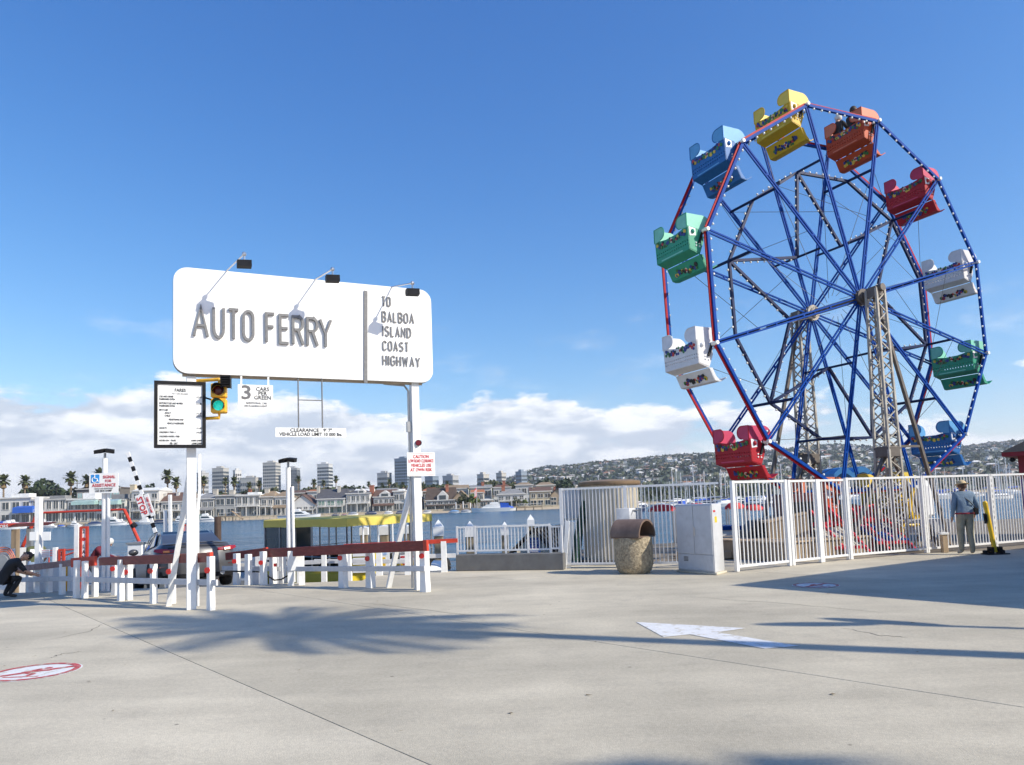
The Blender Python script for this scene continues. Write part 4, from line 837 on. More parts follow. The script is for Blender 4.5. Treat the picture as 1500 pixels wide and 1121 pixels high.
# caution sign and warning lamp on the right post
c, ul, ur, zt, zb = plate(596.5, 663, 637, 697.5, -.04); H_ = zt-zb; W_ = ur-ul
ca = thing('caution_sign', 'white caution sign with red lettering on the right sign post', 'warning sign', c((ul+ur)/2, zb))
part('panel', MB().prism([c(ul, zb), c(ur, zb), c(ur, zt), c(ul, zt)], -SN*.02), board, ca, smooth=0)
bd_ = MB()
for q in (.04, .94): bd_.prism([c(ul+.02, zb+H_*q)+SN*.001, c(ur-.02, zb+H_*q)+SN*.001, c(ur-.02, zb+H_*q+.006)+SN*.001, c(ul+.02, zb+H_*q+.006)+SN*.001], SN*.002)
part('border', bd_, inkr, ca, smooth=0)
for s_, y, sx in (('CAUTION', .76, .80), ('LOW ROAD CLEARANCE', .58, .50), ('VEHICLES USE', .39, .74), ('AT OWN RISK', .20, .76)): bline(ca, s_, .5, y, .062, inkr, 'CENTER', sx, .03)
wl_ = thing('warning_lamp', 'round red warning lamp on the right sign post', 'lamp', SP(612.5, 649, -.06)); q = SP(613.5, 649, -.07)
wn_ = V((-.12, -1, 0)).normalized(); b_ = MB(); disc(b_, q, wn_, .058, .04, 18); part('housing', b_, dark, wl_); b_ = MB(); disc(b_, q+wn_*.04, wn_, .05, .008, 18); part('red_lens', b_, mat('dark_red_lens', (.22, .01, .02), .25, var=.3, scale=60), wl_)
# ---------------------------------------------------------------- timber fences of the ferry lanes
def tfence(label, rail, lower, posts, mrail=marrail, hgt=.17, cap=None, post_w=.13, lower2=None, lowm=None):
    a = P(*rail[0]); b_ = P(*rail[1]); t = thing('timber_fence', label, 'fence', ((a.x+b_.x)/2, (a.y+b_.y)/2, 0), 0, 'white timber fences of the ferry lanes')
    d = (b_-a).normalized(); nf = V((d.y, -d.x, 0)).normalized()
    if nf.y > 0: nf = -nf
    part('top_rail', MB().beam(a+nf*.09, b_+nf*.09, .055, hgt), mrail, t, bevel=.006)
    for lo in (lower, lower2):
        if lo: part('lower_rail', MB().beam(P(*lo[0])+nf*.085, P(*lo[1])+nf*.085, .04, .10), lowm or whiteshade, t, bevel=.004)
    if cap:
        e = b_ if cap == 'b' else a; s_ = 1 if cap == 'b' else -1; part('rail_end', MB().beam(e+nf*.09+d*s_*.003, e+nf*.09+d*s_*.09, .062, hgt+.012), redrail, t)
    for px, py, ytop, ref in posts:
        g = G(px, py); tp = P(px, ytop, g.y).z
        po = MB(); hw_ = post_w/2; d2 = V((d.x, d.y, 0)).normalized()
        vs = []
        for z, k in ((-.45, 1.22), (.12, 1.16), (.3, 1), (tp, 1)):
            for sx_, sy in ((-1, -1), (1, -1), (1, 1), (-1, 1)): vs.append(V((g.x, g.y, z))+d2*hw_*sx_*k+nf*hw_*sy)
        po.add(vs, [(i*4+j, i*4+(j+1) % 4, i*4+4+(j+1) % 4, i*4+4+j) for i in range(3) for j in range(4)]+[(3, 2, 1, 0), (12, 13, 14, 15)])
        pp = part('post', po, white, t, smooth=0)
        if ref:
            rz = P(px, ref, g.y).z; rb = MB(); rn = (nf+V((.3, -1, 0))).normalized(); disc(rb, V((g.x, g.y, rz))+nf*(hw_+.004)+rn*.0, rn, .05, .03, 16); part('reflector', rb, redref, pp)
    return t
tfence('maroon railed white fence in front of the right sign post', ((394, 810, 16.55), (626, 799, 13.86)), ((425, 833, 16.2), (627, 832.5, 13.86)), ((503, 861, 800, 817), (543, 861, 800, 818), (623, 867, 797, 814)), cap='b', hgt=.19)
tfence('bright red railed white fence by the water behind the right sign post', ((505, 800, 18.1), (671, 791.5, 18.0)), ((462, 822, 18.1), (606, 822, 18.0)), ((511, 844, 801, None), (556, 843, 800, None), (598, 842, 798, None), (651, 838, 793, None)), mrail=redrail, hgt=.1, lower2=((630, 814.5, 18.0), (668, 813.5, 18.0)), post_w=.12)
tfence('dull maroon railed fence beside the grey car', ((336, 815, 17.3), (392, 808, 16.7)), ((330, 832, 17.3), (415, 833, 16.8)), ((347, 856, 811, 822), (364, 857, 812, None), (386, 857, 808, 824), (400, 854, 808, None), (414, 853, 812, None)), cap='b', hgt=.17, post_w=.11)
tfence('low grey fence at the quay edge left of the yellow boat', ((352, 819, 18.5), (436, 815, 18.5)), ((352, 828, 18.5), (470, 823, 18.5)), ((371, 847, 815, None), (378, 847, 812, None), (406, 848, 812, None), (439, 846, 812, None), (475, 846, 812, None)), mrail=midgrey, hgt=.1, post_w=.1)
tfence('long fence with red capped end beneath the left sign post', ((154, 822, 14.95), (313, 816, 12.5)), ((118, 848, 15.3), (325, 853, 12.35)), ((177, 880, 820, None), (189, 879, 819, 838), (225, 884, 818, 836), (252, 884, 817, 837), (309, 894, 815, 835)), cap='b', mrail=marrail, hgt=.16, post_w=.095)
tfence('orange red railed fence left of the floodlight pole', ((112, 824, 15.6), (147, 821, 15.1)), None, ((112, 876, 821, None), (124, 876, 822, None), (139, 874, 820, None)), mrail=redrail, hgt=.19, post_w=.09)
tfence('fence with weathered pink rail above the crouching man', ((26, 834, 16.9), (112, 824, 15.7)), ((28, 849, 16.8), (114, 847, 15.6)), ((91, 871, 826, None), (72, 868, 829, None), (56, 868, 830, None), (43, 866, 832, None)), mrail=oldrail, hgt=.13, post_w=.09)
tfence('short fence with two red reflectors behind the floodlight pole', ((128, 824, 17.2), (186, 821, 16.7)), ((128, 848, 17.2), (186, 847, 16.7)), ((144, 866, 822, 833), (168.5, 872, 820, 833), (104, 866, 826, None)), mrail=redrail, hgt=.14, post_w=.095)
# white board panel and box among the fences
t = thing('board_fence', 'white vertical board panel behind the weathered rail', 'fence panel', G(58, 868))
for i in range(9):
    g = G(37+i*5.2, 866); g.y += .25; zt_ = P(37+i*5.2, 832-.6*i, g.y).z; part('board', MB().box((g.x, g.y, zt_/2-.05), (.085, .03, zt_+.1)), white, t)
t = thing('meter_box', 'white wooden box beside the right floodlight pole', 'box', G(432, 860)); g = G(432, 858)
part('body', MB().box((g.x, g.y+.1, .52), (.33, .22, .42), .2), white, t, bevel=.01)
for s_ in (-.1, .12): part('leg', MB().box((g.x+s_, g.y+.08+s_*.2, .155), (.12, .12, .32), .2), white, t)
part('reflector', MB().box((P(406.5, 827, 16.2).x, 16.05, P(406, 827, 16.2).z), (.07, .02, .07), .2), redref, t)
t = thing('power_cable', 'black cable sagging between two fence posts', 'cable', P(386, 838, 16.8)); pts = [P(x, y, 16.55) for x, y in ((340, 837), (388, 838), (394, 845), (402, 850), (412, 849), (422, 843))]; origin_to(part('cable_run', MB().path(pts, .018, 6), dark), (0, 0, 0)).parent = t
bpy.data.objects['cable_run'].data.transform(M.Translation(-V(t.location)))
# ---------------------------------------------------------------- people: one skinned body each
skinm = mat('skin', (.48, .27, .18), .55, var=.08); hairdk = mat('hair_dark', (.03, .02, .015), .7, var=.3, scale=40); hairw = mat('hair_white', (.6, .6, .58), .7); hairbr = mat('hair_brown', (.10, .05, .03), .7, var=.3, scale=40)
shoem = mat('shoe_tan', (.45, .40, .33), .7); shoedk = mat('shoe_dark', (.03, .03, .03), .6)
def cloth(n, c): return mat('cloth_'+n, c, .85, var=.18, scale=9, bump=.5, bscale=30)
def person(label, loc, rz, J, shirt, pants, hair, shoes, group=None, s=1.0, sleeves='long', cap=None, face=None, bulk=1.0):
    """J: joints of the pose in the person's own frame (y forward), fed to a skin surface"""
    t = thing('person', label, 'person', loc, rz, group)
    D = dict(J); nm = ['pel', 'belly', 'chest', 'neck', 'head', 'top', 'shl', 'ell', 'wrl', 'hal', 'shr', 'elr', 'wrr', 'har', 'hil', 'knl', 'anl', 'tol', 'hir', 'knr', 'anr', 'tor']
    D.setdefault('belly', (V(D['pel'])*.5+V(D['chest'])*.5)); D.setdefault('top', V(D['head'])+(V(D['head'])-V(D['neck'])).normalized()*.10)
    for sd in 'lr':
        D.setdefault('ha'+sd, V(D['wr'+sd])+(V(D['wr'+sd])-V(D['el'+sd])).normalized()*.09)
    R_ = dict(pel=(.15, .115), belly=(.145, .11), chest=(.165, .115), neck=(.055, .06), head=(.078, .092), top=(.05, .06), sh=(.075, .07), el=(.048, .048), wr=(.032, .032), ha=(.04, .02), hi=(.098, .098), kn=(.066, .066), an=(.048, .048), to=(.036, .03))
    E = [('pel', 'belly', 1), ('belly', 'chest', 1), ('chest', 'neck', 1), ('neck', 'head', 2), ('head', 'top', 2)]
    for sd in 'lr': E += [('chest', 'sh'+sd, 1), ('sh'+sd, 'el'+sd, 1), ('el'+sd, 'wr'+sd, 1 if sleeves == 'long' else 2), ('wr'+sd, 'ha'+sd, 2), ('pel', 'hi'+sd, 0), ('hi'+sd, 'kn'+sd, 0), ('kn'+sd, 'an'+sd, 0), ('an'+sd, 'to'+sd, 3)]
    me = bpy.data.meshes.new('b'); idx = {n: i for i, n in enumerate(nm)}
    me.from_pydata([tuple(V(D[n])*s) for n in nm], [(idx[a], idx[b_]) for a, b_, _ in E], [])
    ob = bpy.data.objects.new('b', me); COL.objects.link(ob); md = ob.modifiers.new('s', 'SKIN'); md.use_smooth_shade = True
    sv = me.skin_vertices
    if not sv:
        b_ = bmesh.new(); b_.from_mesh(me); b_.verts.layers.skin.verify(); b_.to_mesh(me); b_.free(); sv = me.skin_vertices
    for n in nm:
        r_ = R_.get(n) or R_[n[:2]]; bk_ = 1 if n in ('head', 'top', 'neck') or n[:2] in ('wr', 'ha') else bulk; sv[0].data[idx[n]].radius = (r_[0]*s*bk_, r_[1]*s*bk_)
    sv[0].data[0].use_root = True
    sb = ob.modifiers.new('d', 'SUBSURF'); sb.levels = sb.render_levels = 2
    dg = bpy.context.evaluated_depsgraph_get(); m2 = bpy.data.meshes.new_from_object(ob.evaluated_get(dg)); bpy.data.objects.remove(ob)
    for p_ in m2.polygons:
        bst = None
        for a, b_, c_ in E:
            A, B = V(D[a])*s, V(D[b_])*s; k = max(0, min(1, (p_.center-A).dot(B-A)/max(1e-6, (B-A).length_squared))); d = (p_.center-A-(B-A)*k).length
            if bst is None or d < bst[0]: bst = (d, c_)
        p_.material_index = bst[1]; p_.use_smooth = True
    # fingers: five separate tapered chains rooted in each palm
    fm = MB()
    for sd in 'lr':
        h0 = V(D['wr'+sd])*s; h1 = V(D['ha'+sd])*s; d = (h1-h0).normalized(); sp_ = d.cross(V((1, 0, 0))); sp_ = (sp_ if sp_.length > .2 else d.cross(V((0, 1, 0)))).normalized(); cu = d.cross(sp_)*(1 if sd == 'l' else -1)
        for q, ln in ((-.027, .065), (-.009, .078), (.009, .072), (.026, .055)): b0 = h1-d*.015*s+sp_*q*s; fm.path([b0, b0+d*ln*.55*s, b0+d*ln*.9*s+cu*.018*s], .0095*s, 6, .006*s)
        b0 = h0+d*.03*s-sp_*.03*s; fm.path([b0, b0-sp_*.025*s+d*.03*s, b0-sp_*.028*s+d*.058*s], .011*s, 6, .007*s)
    bm = bmesh.new(); bm.from_mesh(m2); o_ = len(bm.faces); f2 = fm.mesh('f', smooth=180); bm.from_mesh(f2); bm.faces.ensure_lookup_table()
    for f in bm.faces[o_:]: f.material_index = 2
    bm.to_mesh(m2); bm.free(); bpy.data.meshes.remove(f2)
    body = part('body', m2, [pants, shirt, skinm, shoes], t, world=False)
    hc = V(D['head'])*s; up = (V(D['head'])-V(D['neck'])).normalized(); fw = V(face or (0, 1, 0)); fw = (fw-up*fw.dot(up)).normalized(); rt = fw.cross(up)
    hc = hc+up*.02*s
    mt = M((rt, fw, up)).transposed()
    hm = MB(); hm.ell((0, 0, 0), (.088*s, .102*s, .118*s), 14, 9); hm.v = [v for v in hm.v]
    for i, v in enumerate(hm.v):
        if v.z < 0 and v.y > 0: hm.v[i] = V((v.x*.92, v.y*.96, v.z*1.06))
    hm.v = [hc+mt @ v for v in hm.v]; hd = part('head', hm, skinm, t, world=False, smooth=180)
    fc = MB(); fc.ell(hc+fw*.104*s-up*.008*s, (.014*s, .02*s, .022*s), 8, 5); fc.ell(hc+rt*.09*s, (.014*s, .024*s, .032*s), 7, 5); fc.ell(hc-rt*.09*s, (.014*s, .024*s, .032*s), 7, 5); part('nose_and_ears', fc, skinm, hd, world=False, smooth=180)
    ey = MB()
    for q in (-.034, .034): ey.ell(hc+fw*.094*s+rt*q*s+up*.014*s, (.013*s, .008*s, .008*s), 8, 5)
    ey.ell(hc+fw*.096*s-up*.052*s, (.024*s, .008*s, .006*s), 8, 4); part('eyes_and_mouth', ey, hairdk, hd, world=False, smooth=180)
    if hair:
        hr_ = MB(); hr_.ell((0, -.012*s, .018*s), (.098*s, .108*s, .118*s), 14, 9)
        keep = [f for f in hr_.f if sum(hr_.v[i].z-.55*hr_.v[i].y for i in f)/len(f) > -.012*s or sum(hr_.v[i].y for i in f)/len(f) < -.05*s and sum(hr_.v[i].z for i in f)/len(f) > -.09*s]
        hr_.f = keep; hr_.m = [0]*len(keep); hr_.v = [hc+mt @ v for v in hr_.v]; part('hair', hr_, hair, t, world=False, smooth=180)
    if cap:
        cp = MB(); cp.ell((0, 0, 0), (.108*s, .118*s, .10*s), 14, 8)
        keep = [f for f in cp.f if sum(cp.v[i].z for i in f)/len(f) > -.01*s]; cp.f = keep; cp.m = [0]*len(keep)
        cp.v = [hc+up*.045*s+mt @ v for v in cp.v]; co_ = part('cap', cp, cap, t, world=False, smooth=180)
        br = MB(); br.ell((0, 0, 0), (.15*s, .165*s, .012*s), 16, 4); br.v = [hc+up*.042*s+mt @ v for v in br.v]; part('cap_brim', br, cap, co_, world=False, smooth=180)
    return t
STAND = dict(pel=(0, 0, .93), chest=(0, .0, 1.30), neck=(0, .01, 1.47), head=(0, .03, 1.58), shl=(-.185, 0, 1.40), ell=(-.24, -.02, 1.12), wrl=(-.25, .06, .88), shr=(.185, 0, 1.40), elr=(.25, -.03, 1.12), wrr=(.25, .08, .90), hil=(-.09, 0, .88), knl=(-.10, .02, .48), anl=(-.11, 0, .08), tol=(-.13, .14, .04), hir=(.09, 0, .88), knr=(.10, .02, .48), anr=(.11, -.02, .08), tor=(.14, .12, .04))
# man at the wheel fence, seen from behind
mg = G(1418, 812)
mj = dict(STAND); mj.update(elr=(.29, -.02, 1.12), wrr=(.30, .16, .93), anl=(-.1, .06, .08), tol=(-.14, .19, .04), knl=(-.1, .06, .48))
man = person('man in blue jacket and tan cap standing at the white fence, seen from behind', mg, -.12, mj, cloth('denim_jacket', (.17, .24, .32)), cloth('khaki', (.33, .30, .22)), hairbr, shoem, cap=mat('cap_tan', (.55, .42, .24), .8, var=.2, scale=20), bulk=1.22)
hb = MB(); hb.lathe([(.20, .975), (.205, .955), (.20, .94)], 16); hb.v = [V((v.x, v.y*.8, v.z)) for v in hb.v]; part('jacket_hem', hb, mat('hem_red', (.3, .03, .04), .8), man, world=False)
bag = MB(); bag.box((.25, .03, 1.0), (.12, .14, .16)); bo = part('camera_bag', bag, dark, man, world=False, bevel=.02); part('strap', MB().path([(.22, .09, 1.05), (.05, .13, 1.28), (-.14, .08, 1.43), (-.1, -.06, 1.42), (.1, -.14, 1.2), (.22, -.08, 1.05)], .012, 5), dark, bo, world=False)
# crouching man in black at the left rail
cg = G(15, 876)
person('crouching man in black clothes and dark glasses by the weathered rail', cg, -.5, dict(pel=(-.10, -.18, .42), chest=(0, .05, .74), neck=(.06, .17, .84), head=(.11, .25, .89), shl=(-.16, .08, .80), ell=(-.2, .22, .58), wrl=(-.05, .38, .5), shr=(.18, .06, .78), elr=(.3, .15, .58), wrr=(.3, .34, .5), hil=(-.17, -.15, .40), knl=(-.22, .18, .42), anl=(-.2, -.02, .07), tol=(-.22, .14, .04), hir=(.03, -.16, .4), knr=(.08, .18, .44), anr=(.06, -.06, .07), tor=(.08, .1, .04)), cloth('black', (.012, .012, .013)), cloth('black_trousers', (.015, .015, .017)), hairdk, shoedk, sleeves='short', face=(.55, -.8, -.1), s=.92)
# people on the ferry ramp
og = P(50, 842, 21.5); og.z = -.52
person('man in an olive printed shirt bending away on the ferry, seen from behind', og, .3, dict(pel=(0, 0, .88), chest=(0, .12, 1.22), neck=(0, .26, 1.36), head=(0, .36, 1.38), shl=(-.19, .14, 1.28), ell=(-.25, .3, 1.06), wrl=(-.15, .45, .95), shr=(.19, .14, 1.28), elr=(.25, .3, 1.06), wrr=(.15, .45, .95), hil=(-.1, 0, .84), knl=(-.12, .04, .46), anl=(-.12, -.03, .08), tol=(-.13, .1, .04), hir=(.1, 0, .84), knr=(.12, .04, .46), anr=(.12, -.03, .08), tor=(.13, .1, .04)), cloth('olive', (.10, .11, .045)), cloth('jeans_light', (.3, .38, .5)), hairdk, shoedk, sleeves='short')
part('shirt_print', MB().prism([(-.09, -.115, 1.14), (.09, -.115, 1.14), (.09, -.07, 1.27), (-.09, -.07, 1.27)], (0, .012, 0)), inkw, bpy.data.objects['person.002'], world=False)
mg2 = P(138, 842, 21.5); mg2.z = -.5
person('person in a maroon sweater leaning over the ferry side', mg2, -1.35, dict(pel=(0, -.12, .80), chest=(0, .12, 1.12), neck=(0, .27, 1.28), head=(0, .37, 1.35), shl=(-.19, .14, 1.2), ell=(-.24, .3, .98), wrl=(-.18, .52, .92), shr=(.19, .14, 1.2), elr=(.24, .3, .98), wrr=(.18, .52, .92), hil=(-.1, -.1, .78), knl=(-.12, .06, .44), anl=(-.12, -.06, .08), tol=(-.13, .07, .04), hir=(.1, -.1, .78), knr=(.12, .1, .44), anr=(.12, .03, .08), tor=(.13, .16, .04)), cloth('maroon', (.13, .012, .025)), cloth('charcoal', (.05, .055, .065)), hairw, shoedk)
# ---------------------------------------------------------------- floodlight poles
def light_pole(label, base, ytop, two, rz):
    g = G(*base); zt = P(base[0], ytop, g.y).z; t = thing('floodlight_pole', label, 'lamp post', g, 0, 'white floodlight poles')
    ln = -.0 if two else .0
    part('pole', MB().tube(g, V((g.x, g.y, zt-.12)), .055, 10), white, t); part('conduit', MB().tube(g+V((.11, -.03, 0)), V((g.x+.10, g.y-.03, zt-.55)), .035, 8), white, t)
    part('bracket', MB().tube(V((g.x, g.y, zt-.3)), V((g.x, g.y, zt)), .028, 6), grey, t)
    for s_ in (-1, 1):
        hb = MB(); c_ = V((g.x+s_*.10*math.cos(rz), g.y+s_*.10*math.sin(rz), zt+.05)); e = V((math.cos(rz+.2*s_), math.sin(rz+.2*s_), -.15*s_)).normalized()
        f_ = e.cross(UP).normalized(); hb.prism([c_-e*.085-f_*.1+UP*.05, c_-e*.085+f_*.1+UP*.02, c_-e*.085+f_*.09-UP*.06, c_-e*.085-f_*.07-UP*.04], e*.17); ho = part('flood_head', hb, darkgrey, t, smooth=0)
        part('lens', MB().obb(c_-f_*.09, e*.07, f_*.004, UP*.04), steel, ho, smooth=0)
    return t, g, zt
t, g, zt = light_pole('white floodlight pole carrying the blue disabled assistance sign', (152, 866), 664, True, .2)
light_pole('white floodlight pole in front of the yellow boat canopy', (424, 853), 677, False, -.3)
lpY = g.y-.12
def Pp(x, y): return P(x, y, lpY)
asg = thing('assistance_sign', 'white signal for assistance sign with a blue wheelchair symbol on the floodlight pole', 'sign', Pp(151, 724))
A0, A1, B0 = Pp(130.5, 723.5), Pp(173, 722), Pp(130.5, 694); XR = V((1, 0, 0)); ww = A1.x-A0.x; hh = B0.z-A0.z; zb = (A0.z+A1.z)/2
part('panel', MB().bx(A0.x, A1.x, lpY, lpY+.015, zb, zb+hh), board, asg, smooth=0)
def al(s, fx, fy, h, mt, ali='CENTER', sx=.9, fat=.02): return text('lettering', s, (A0.x+ww*fx, lpY-.001, zb+hh*fy), XR, UP, h, mt, asg, ext=.001, sx=sx, align=ali, fat=fat, smooth=0)
al('SIGNAL', .69, .74, .062, inkr); al('FOR', .66, .55, .055, inkr); al('ASSISTANCE', .51, .33, .066, inkr, sx=.98); al('VEHICLE AND PEDESTRIANS', .5, .21, .026, inkg, sx=.85); al('USE SIDE RAMP', .5, .08, .04, inkb, sx=.95)
bp_ = part('blue_plate', MB().bx(A0.x+ww*.06, A0.x+ww*.35, lpY-.004, lpY, zb+hh*.53, zb+hh*.94), inkbl, asg, smooth=0)
wc = MB(); cx_, cz_ = A0.x+ww*.19, zb+hh*.68; k = hh*.13
wc.path([(cx_+k*math.cos(a), lpY-.006, cz_+k*math.sin(a)) for a in [math.radians(110+i*22) for i in range(12)]], .009, 5); wc.path([(cx_, lpY-.006, cz_+k*1.55), (cx_+.005, lpY-.006, cz_+k*.5), (cx_+k*.9, lpY-.006, cz_+k*.45), (cx_+k*1.2, lpY-.006, cz_-k*.6), (cx_+k*1.6, lpY-.006, cz_-k*.6)], .009, 5); wc.ell((cx_, lpY-.006, cz_+k*1.85), .012, 8, 5); part('wheelchair_symbol', wc, inkw, bp_)
# ---------------------------------------------------------------- tall posts, lane signs
def wpost(px, yb, yt, label, w_=.11, mt=white, name='marker_post', rx=0):
    g = G(px, yb); zt = P(px+rx, yt, g.y).z; tx = P(px+rx, yt, g.y).x; t = thing(name, label, 'post', g, 0, 'white posts on the ferry landing')
    part('shaft', MB().beam(g-UP*(.2 if g.y < 19 else 1.4), V((tx, g.y, zt)), w_, w_, V((0, -1, 0))), mt, t, bevel=.006); return t, g
t, g = wpost(57, 868, 728, 'tall white post carrying two blank white placards at left', .12)
for x0, x1 in ((43.5, 54.5), (61.5, 74)):
    a, b_ = P(x0, 792, g.y-.09), P(x1, 779, g.y-.09); part('placard', MB().bx(a.x, b_.x, g.y-.10, g.y-.08, a.z, b_.z), board, t, smooth=0)
a, b_ = P(61, 817, g.y-.09), P(73, 805, g.y-.09); pl = part('notice', MB().bx(a.x, b_.x, g.y-.10, g.y-.08, a.z, b_.z), board, t, smooth=0)
gl = MB()
for i in range(4): gl.bx(a.x+.01, b_.x-.01, g.y-.104, g.y-.1005, a.z+.03+.04*i, a.z+.036+.04*i)
part('ruled_line', gl, inkr, pl, smooth=0)
def lane_sign(px0, px1, yt, yb, post, label, chars, Y):
    a, b_ = P(px0, yb, Y), P(px1, yt, Y); t = thing('lane_sign', label, 'sign', ((a.x+b_.x)/2, Y, min(a.z, 0)), 0, 'tall red framed lane signs')
    f = .05; part('panel', MB().bx(a.x+.02, b_.x-.02, Y, Y+.03, a.z+.02, b_.z-.02), board, t, smooth=0)
    fr = MB(); fr.bx(a.x, a.x+f, Y-.02, Y+.04, a.z, b_.z); fr.bx(b_.x-f, b_.x, Y-.02, Y+.04, a.z, b_.z); fr.bx(a.x+f, b_.x-f, Y-.02, Y+.04, b_.z-f, b_.z); fr.bx(a.x+f, b_.x-f, Y-.02, Y+.04, a.z, a.z+f); part('frame', fr, redrail, t, smooth=0)
    if post: q = P(post[0], yt-2, Y); part('post', MB().box((q.x, Y+.02, q.z/2-.2), (post[1], post[1], q.z+.4)), white, t, bevel=.005)
    for ch, y in chars:
        q = P((px0+px1)/2, y, Y-.001)
        if ch == '*': db = MB(); disc(db, (q.x, Y-.001, q.z), V((0, -1, 0)), .045, .004, 16); part('red_dot', db, redref, t)
        else: text('lettering', ch, (q.x, Y-.001, q.z), XR, UP, .085, inkb, t, ext=.001, sx=.8, align='CENTER', fat=.03, smooth=0)
    return t
lane_sign(116.5, 129, 771, 863, (113, .11), 'tall red framed lane sign with a red dot and upright letters', (('2', 781), ('*', 790), ('L', 803), ('A', 811), ('N', 819), ('E', 828)), 17.9)
lane_sign(85, 94.5, 804, 862, (80.5, .09), 'shorter red framed lane sign beside a white post', (('2', 814), ('C', 823)), 17.6)
lane_sign(268, 275, 768, 800, None, 'small red framed board behind the left sign post', (), 24)
t, g = wpost(98.5, 866, 826, 'yellow post between the lane signs', .06, yellow, 'yellow_post')
wpost(245, 830, 748, 'thin white leaning pole behind the car roof', .09, rx=-3); wpost(251, 830, 725, 'taller thin white pole behind the car roof', .09, rx=-2)
t = thing('mooring_pile', 'dark brown round pile standing in water right of the car', 'piling', P(319, 800, 24)); q0, q1 = P(319, 757, 24), P(320, 830, 24); part('shaft', MB().tube((q0.x, 24, q0.z), (q0.x, 24, -3), .11, 10), mat('dark_pile', (.07, .045, .035), .8, var=.3), t)
# ---------------------------------------------------------------- raised barrier arm with stop sign
bY = 20.0; a, b_ = P(240, 815, bY), P(187, 663, bY); t = thing('barrier_arm', 'raised black and white striped barrier arm with a red stop board', 'barrier', a)
n_ = 22
for i in range(n_): part('white_stripe' if i % 2 else 'black_stripe', MB().beam(a+(b_-a)*(i/n_), a+(b_-a)*((i+1)/n_), .09, .035, V((0, 1, 0))), cleanw if i % 2 else dark, t, smooth=0)
hd = MB(); hd.box((a.x, bY+.05, a.z-.25), (.4, .3, .9)); part('drive_box', hd, white, t, bevel=.02)
ad = (a-b_).normalized(); pn = V((ad.z, 0, -ad.x)); 
for (qx, qy, w_, L_, s_, h_, mt) in ((208.5, 741, .21, .62, 'STOP', .155, inkr), (219, 740, .12, .62, 'KEEP OFF RAMP', .055, inkr)):
    c_ = P(qx, qy, bY-.06); pn2 = pn if pn.x > 0 else -pn
    po = part('stop_board' if s_ == 'STOP' else 'notice_board', MB().obb(c_, ad*L_/2, V((0, .01, 0)), pn2*w_/2), board, t, smooth=0)
    text('lettering', s_, c_-V((0, .012, 0))-pn2*h_*.5, ad, pn2, h_, mt, po, ext=.002, sx=.95 if s_ == 'STOP' else .8, align='CENTER', fat=.03, smooth=0)
# ---------------------------------------------------------------- ferry with red hoist frame
fy = 24.5; fer = thing('car_ferry', 'flat open car ferry with grey sides and a splayed red hoist frame', 'ferry', (-13, 27, WZ))
part('hull', MB().prism([(-18.5, 24.2, -.55), (-8.2, 23.6, -.55), (-10, 34, -.55), (-20, 34, -.55)], (0, 0, -.8)), mat('ferry_grey', (.2, .21, .22), .6, var=.2), fer, smooth=0)
fr = MB(); pts = [P(27, 815, fy), P(55, 751.5, fy), P(182, 746.5, fy), P(207, 800, fy)]; fr.path(pts[:2], .055, 8); fr.path(pts[1:3], .035, 8); fr.path(pts[2:], .055, 8); fr.tube(pts[3], V((pts[3].x+.4, fy, -.8)), .07, 8); fr.tube(pts[0], V((pts[0].x-.3, fy, -.8)), .07, 8); part('hoist_frame', fr, redrail, fer)
bk = MB(); bk.tube(P(194, 768, fy), P(198, 772, fy), .1, 8); bk.tube(P(42, 780, fy), P(45, 774, fy), .085, 8); part('clamp', bk, dark, fer)
ra = MB()
for y in (809, 812.5, 816): ra.tube(P(24, y, fy+.5), P(84, y-2.5, fy+.5), .018, 5)
for x in (24, 34, 46, 60, 72, 84): q_ = P(x, 807.5, fy+.5); ra.tube(V((q_.x, q_.y, -.56)), q_, .02, 5)
ra.tube(P(94, 806, fy+.5), P(110, 805, fy+.5), .025, 5); ra.tube(P(94, 814, fy+.5), P(110, 809, fy+.5), .025, 5); part('red_railing', ra, redrail, fer)
sd_ = MB(); sd_.prism([P(155, 812, fy-.6), P(186, 816, fy-.6), P(186, 845, fy-.6), P(155, 845, fy-.6)], (0, .1, 0)); part('side_plate', sd_, midgrey, fer, smooth=0)
wbx = MB(); a, b_ = P(186, 826, fy-1), P(208, 797, fy-1); wbx.bx(a.x, b_.x, fy-1, fy-.2, a.z-.6, b_.z); ho = part('deck_locker', wbx, white, fer, bevel=.02); part('locker_lid', MB().bx(a.x-.03, b_.x+.03, fy-1.03, fy-.17, b_.z, b_.z+.06), grey, ho, smooth=0)
# hose stand and red lettered roof at the left edge
t = thing('hose_board', 'white board with coiled orange hose at the left edge', 'hose reel', G(6, 866)); g = G(8, 866); a, b_ = P(-16, 868, g.y+.4), P(20, 804, g.y+.4)
part('panel', MB().bx(a.x, b_.x, g.y+.4, g.y+.46, 0, b_.z), white, t, smooth=0)
hz = P(3, 824, g.y+.3); hs_ = MB()
for r_ in (.22, .26, .30): hs_.path([(hz.x+r_*math.cos(i*.3), g.y+.33-.02*math.sin(i), hz.z+r_*1.15*math.sin(i*.3)) for i in range(22)], .014, 5)
part('hose', hs_, mat('hose_orange', (.55, .16, .08), .6), t); q = P(3, 823, g.y+.34); part('reel', MB().tube((q.x, g.y+.39, q.z), (q.x, g.y+.28, q.z), .17, 16), grey, t)
a, b_ = P(12, 812, g.y+.38), P(17, 806, g.y+.38); part('blue_badge', MB().bx(a.x, b_.x, g.y+.385, g.y+.399, a.z, b_.z), inkbl, t, smooth=0)
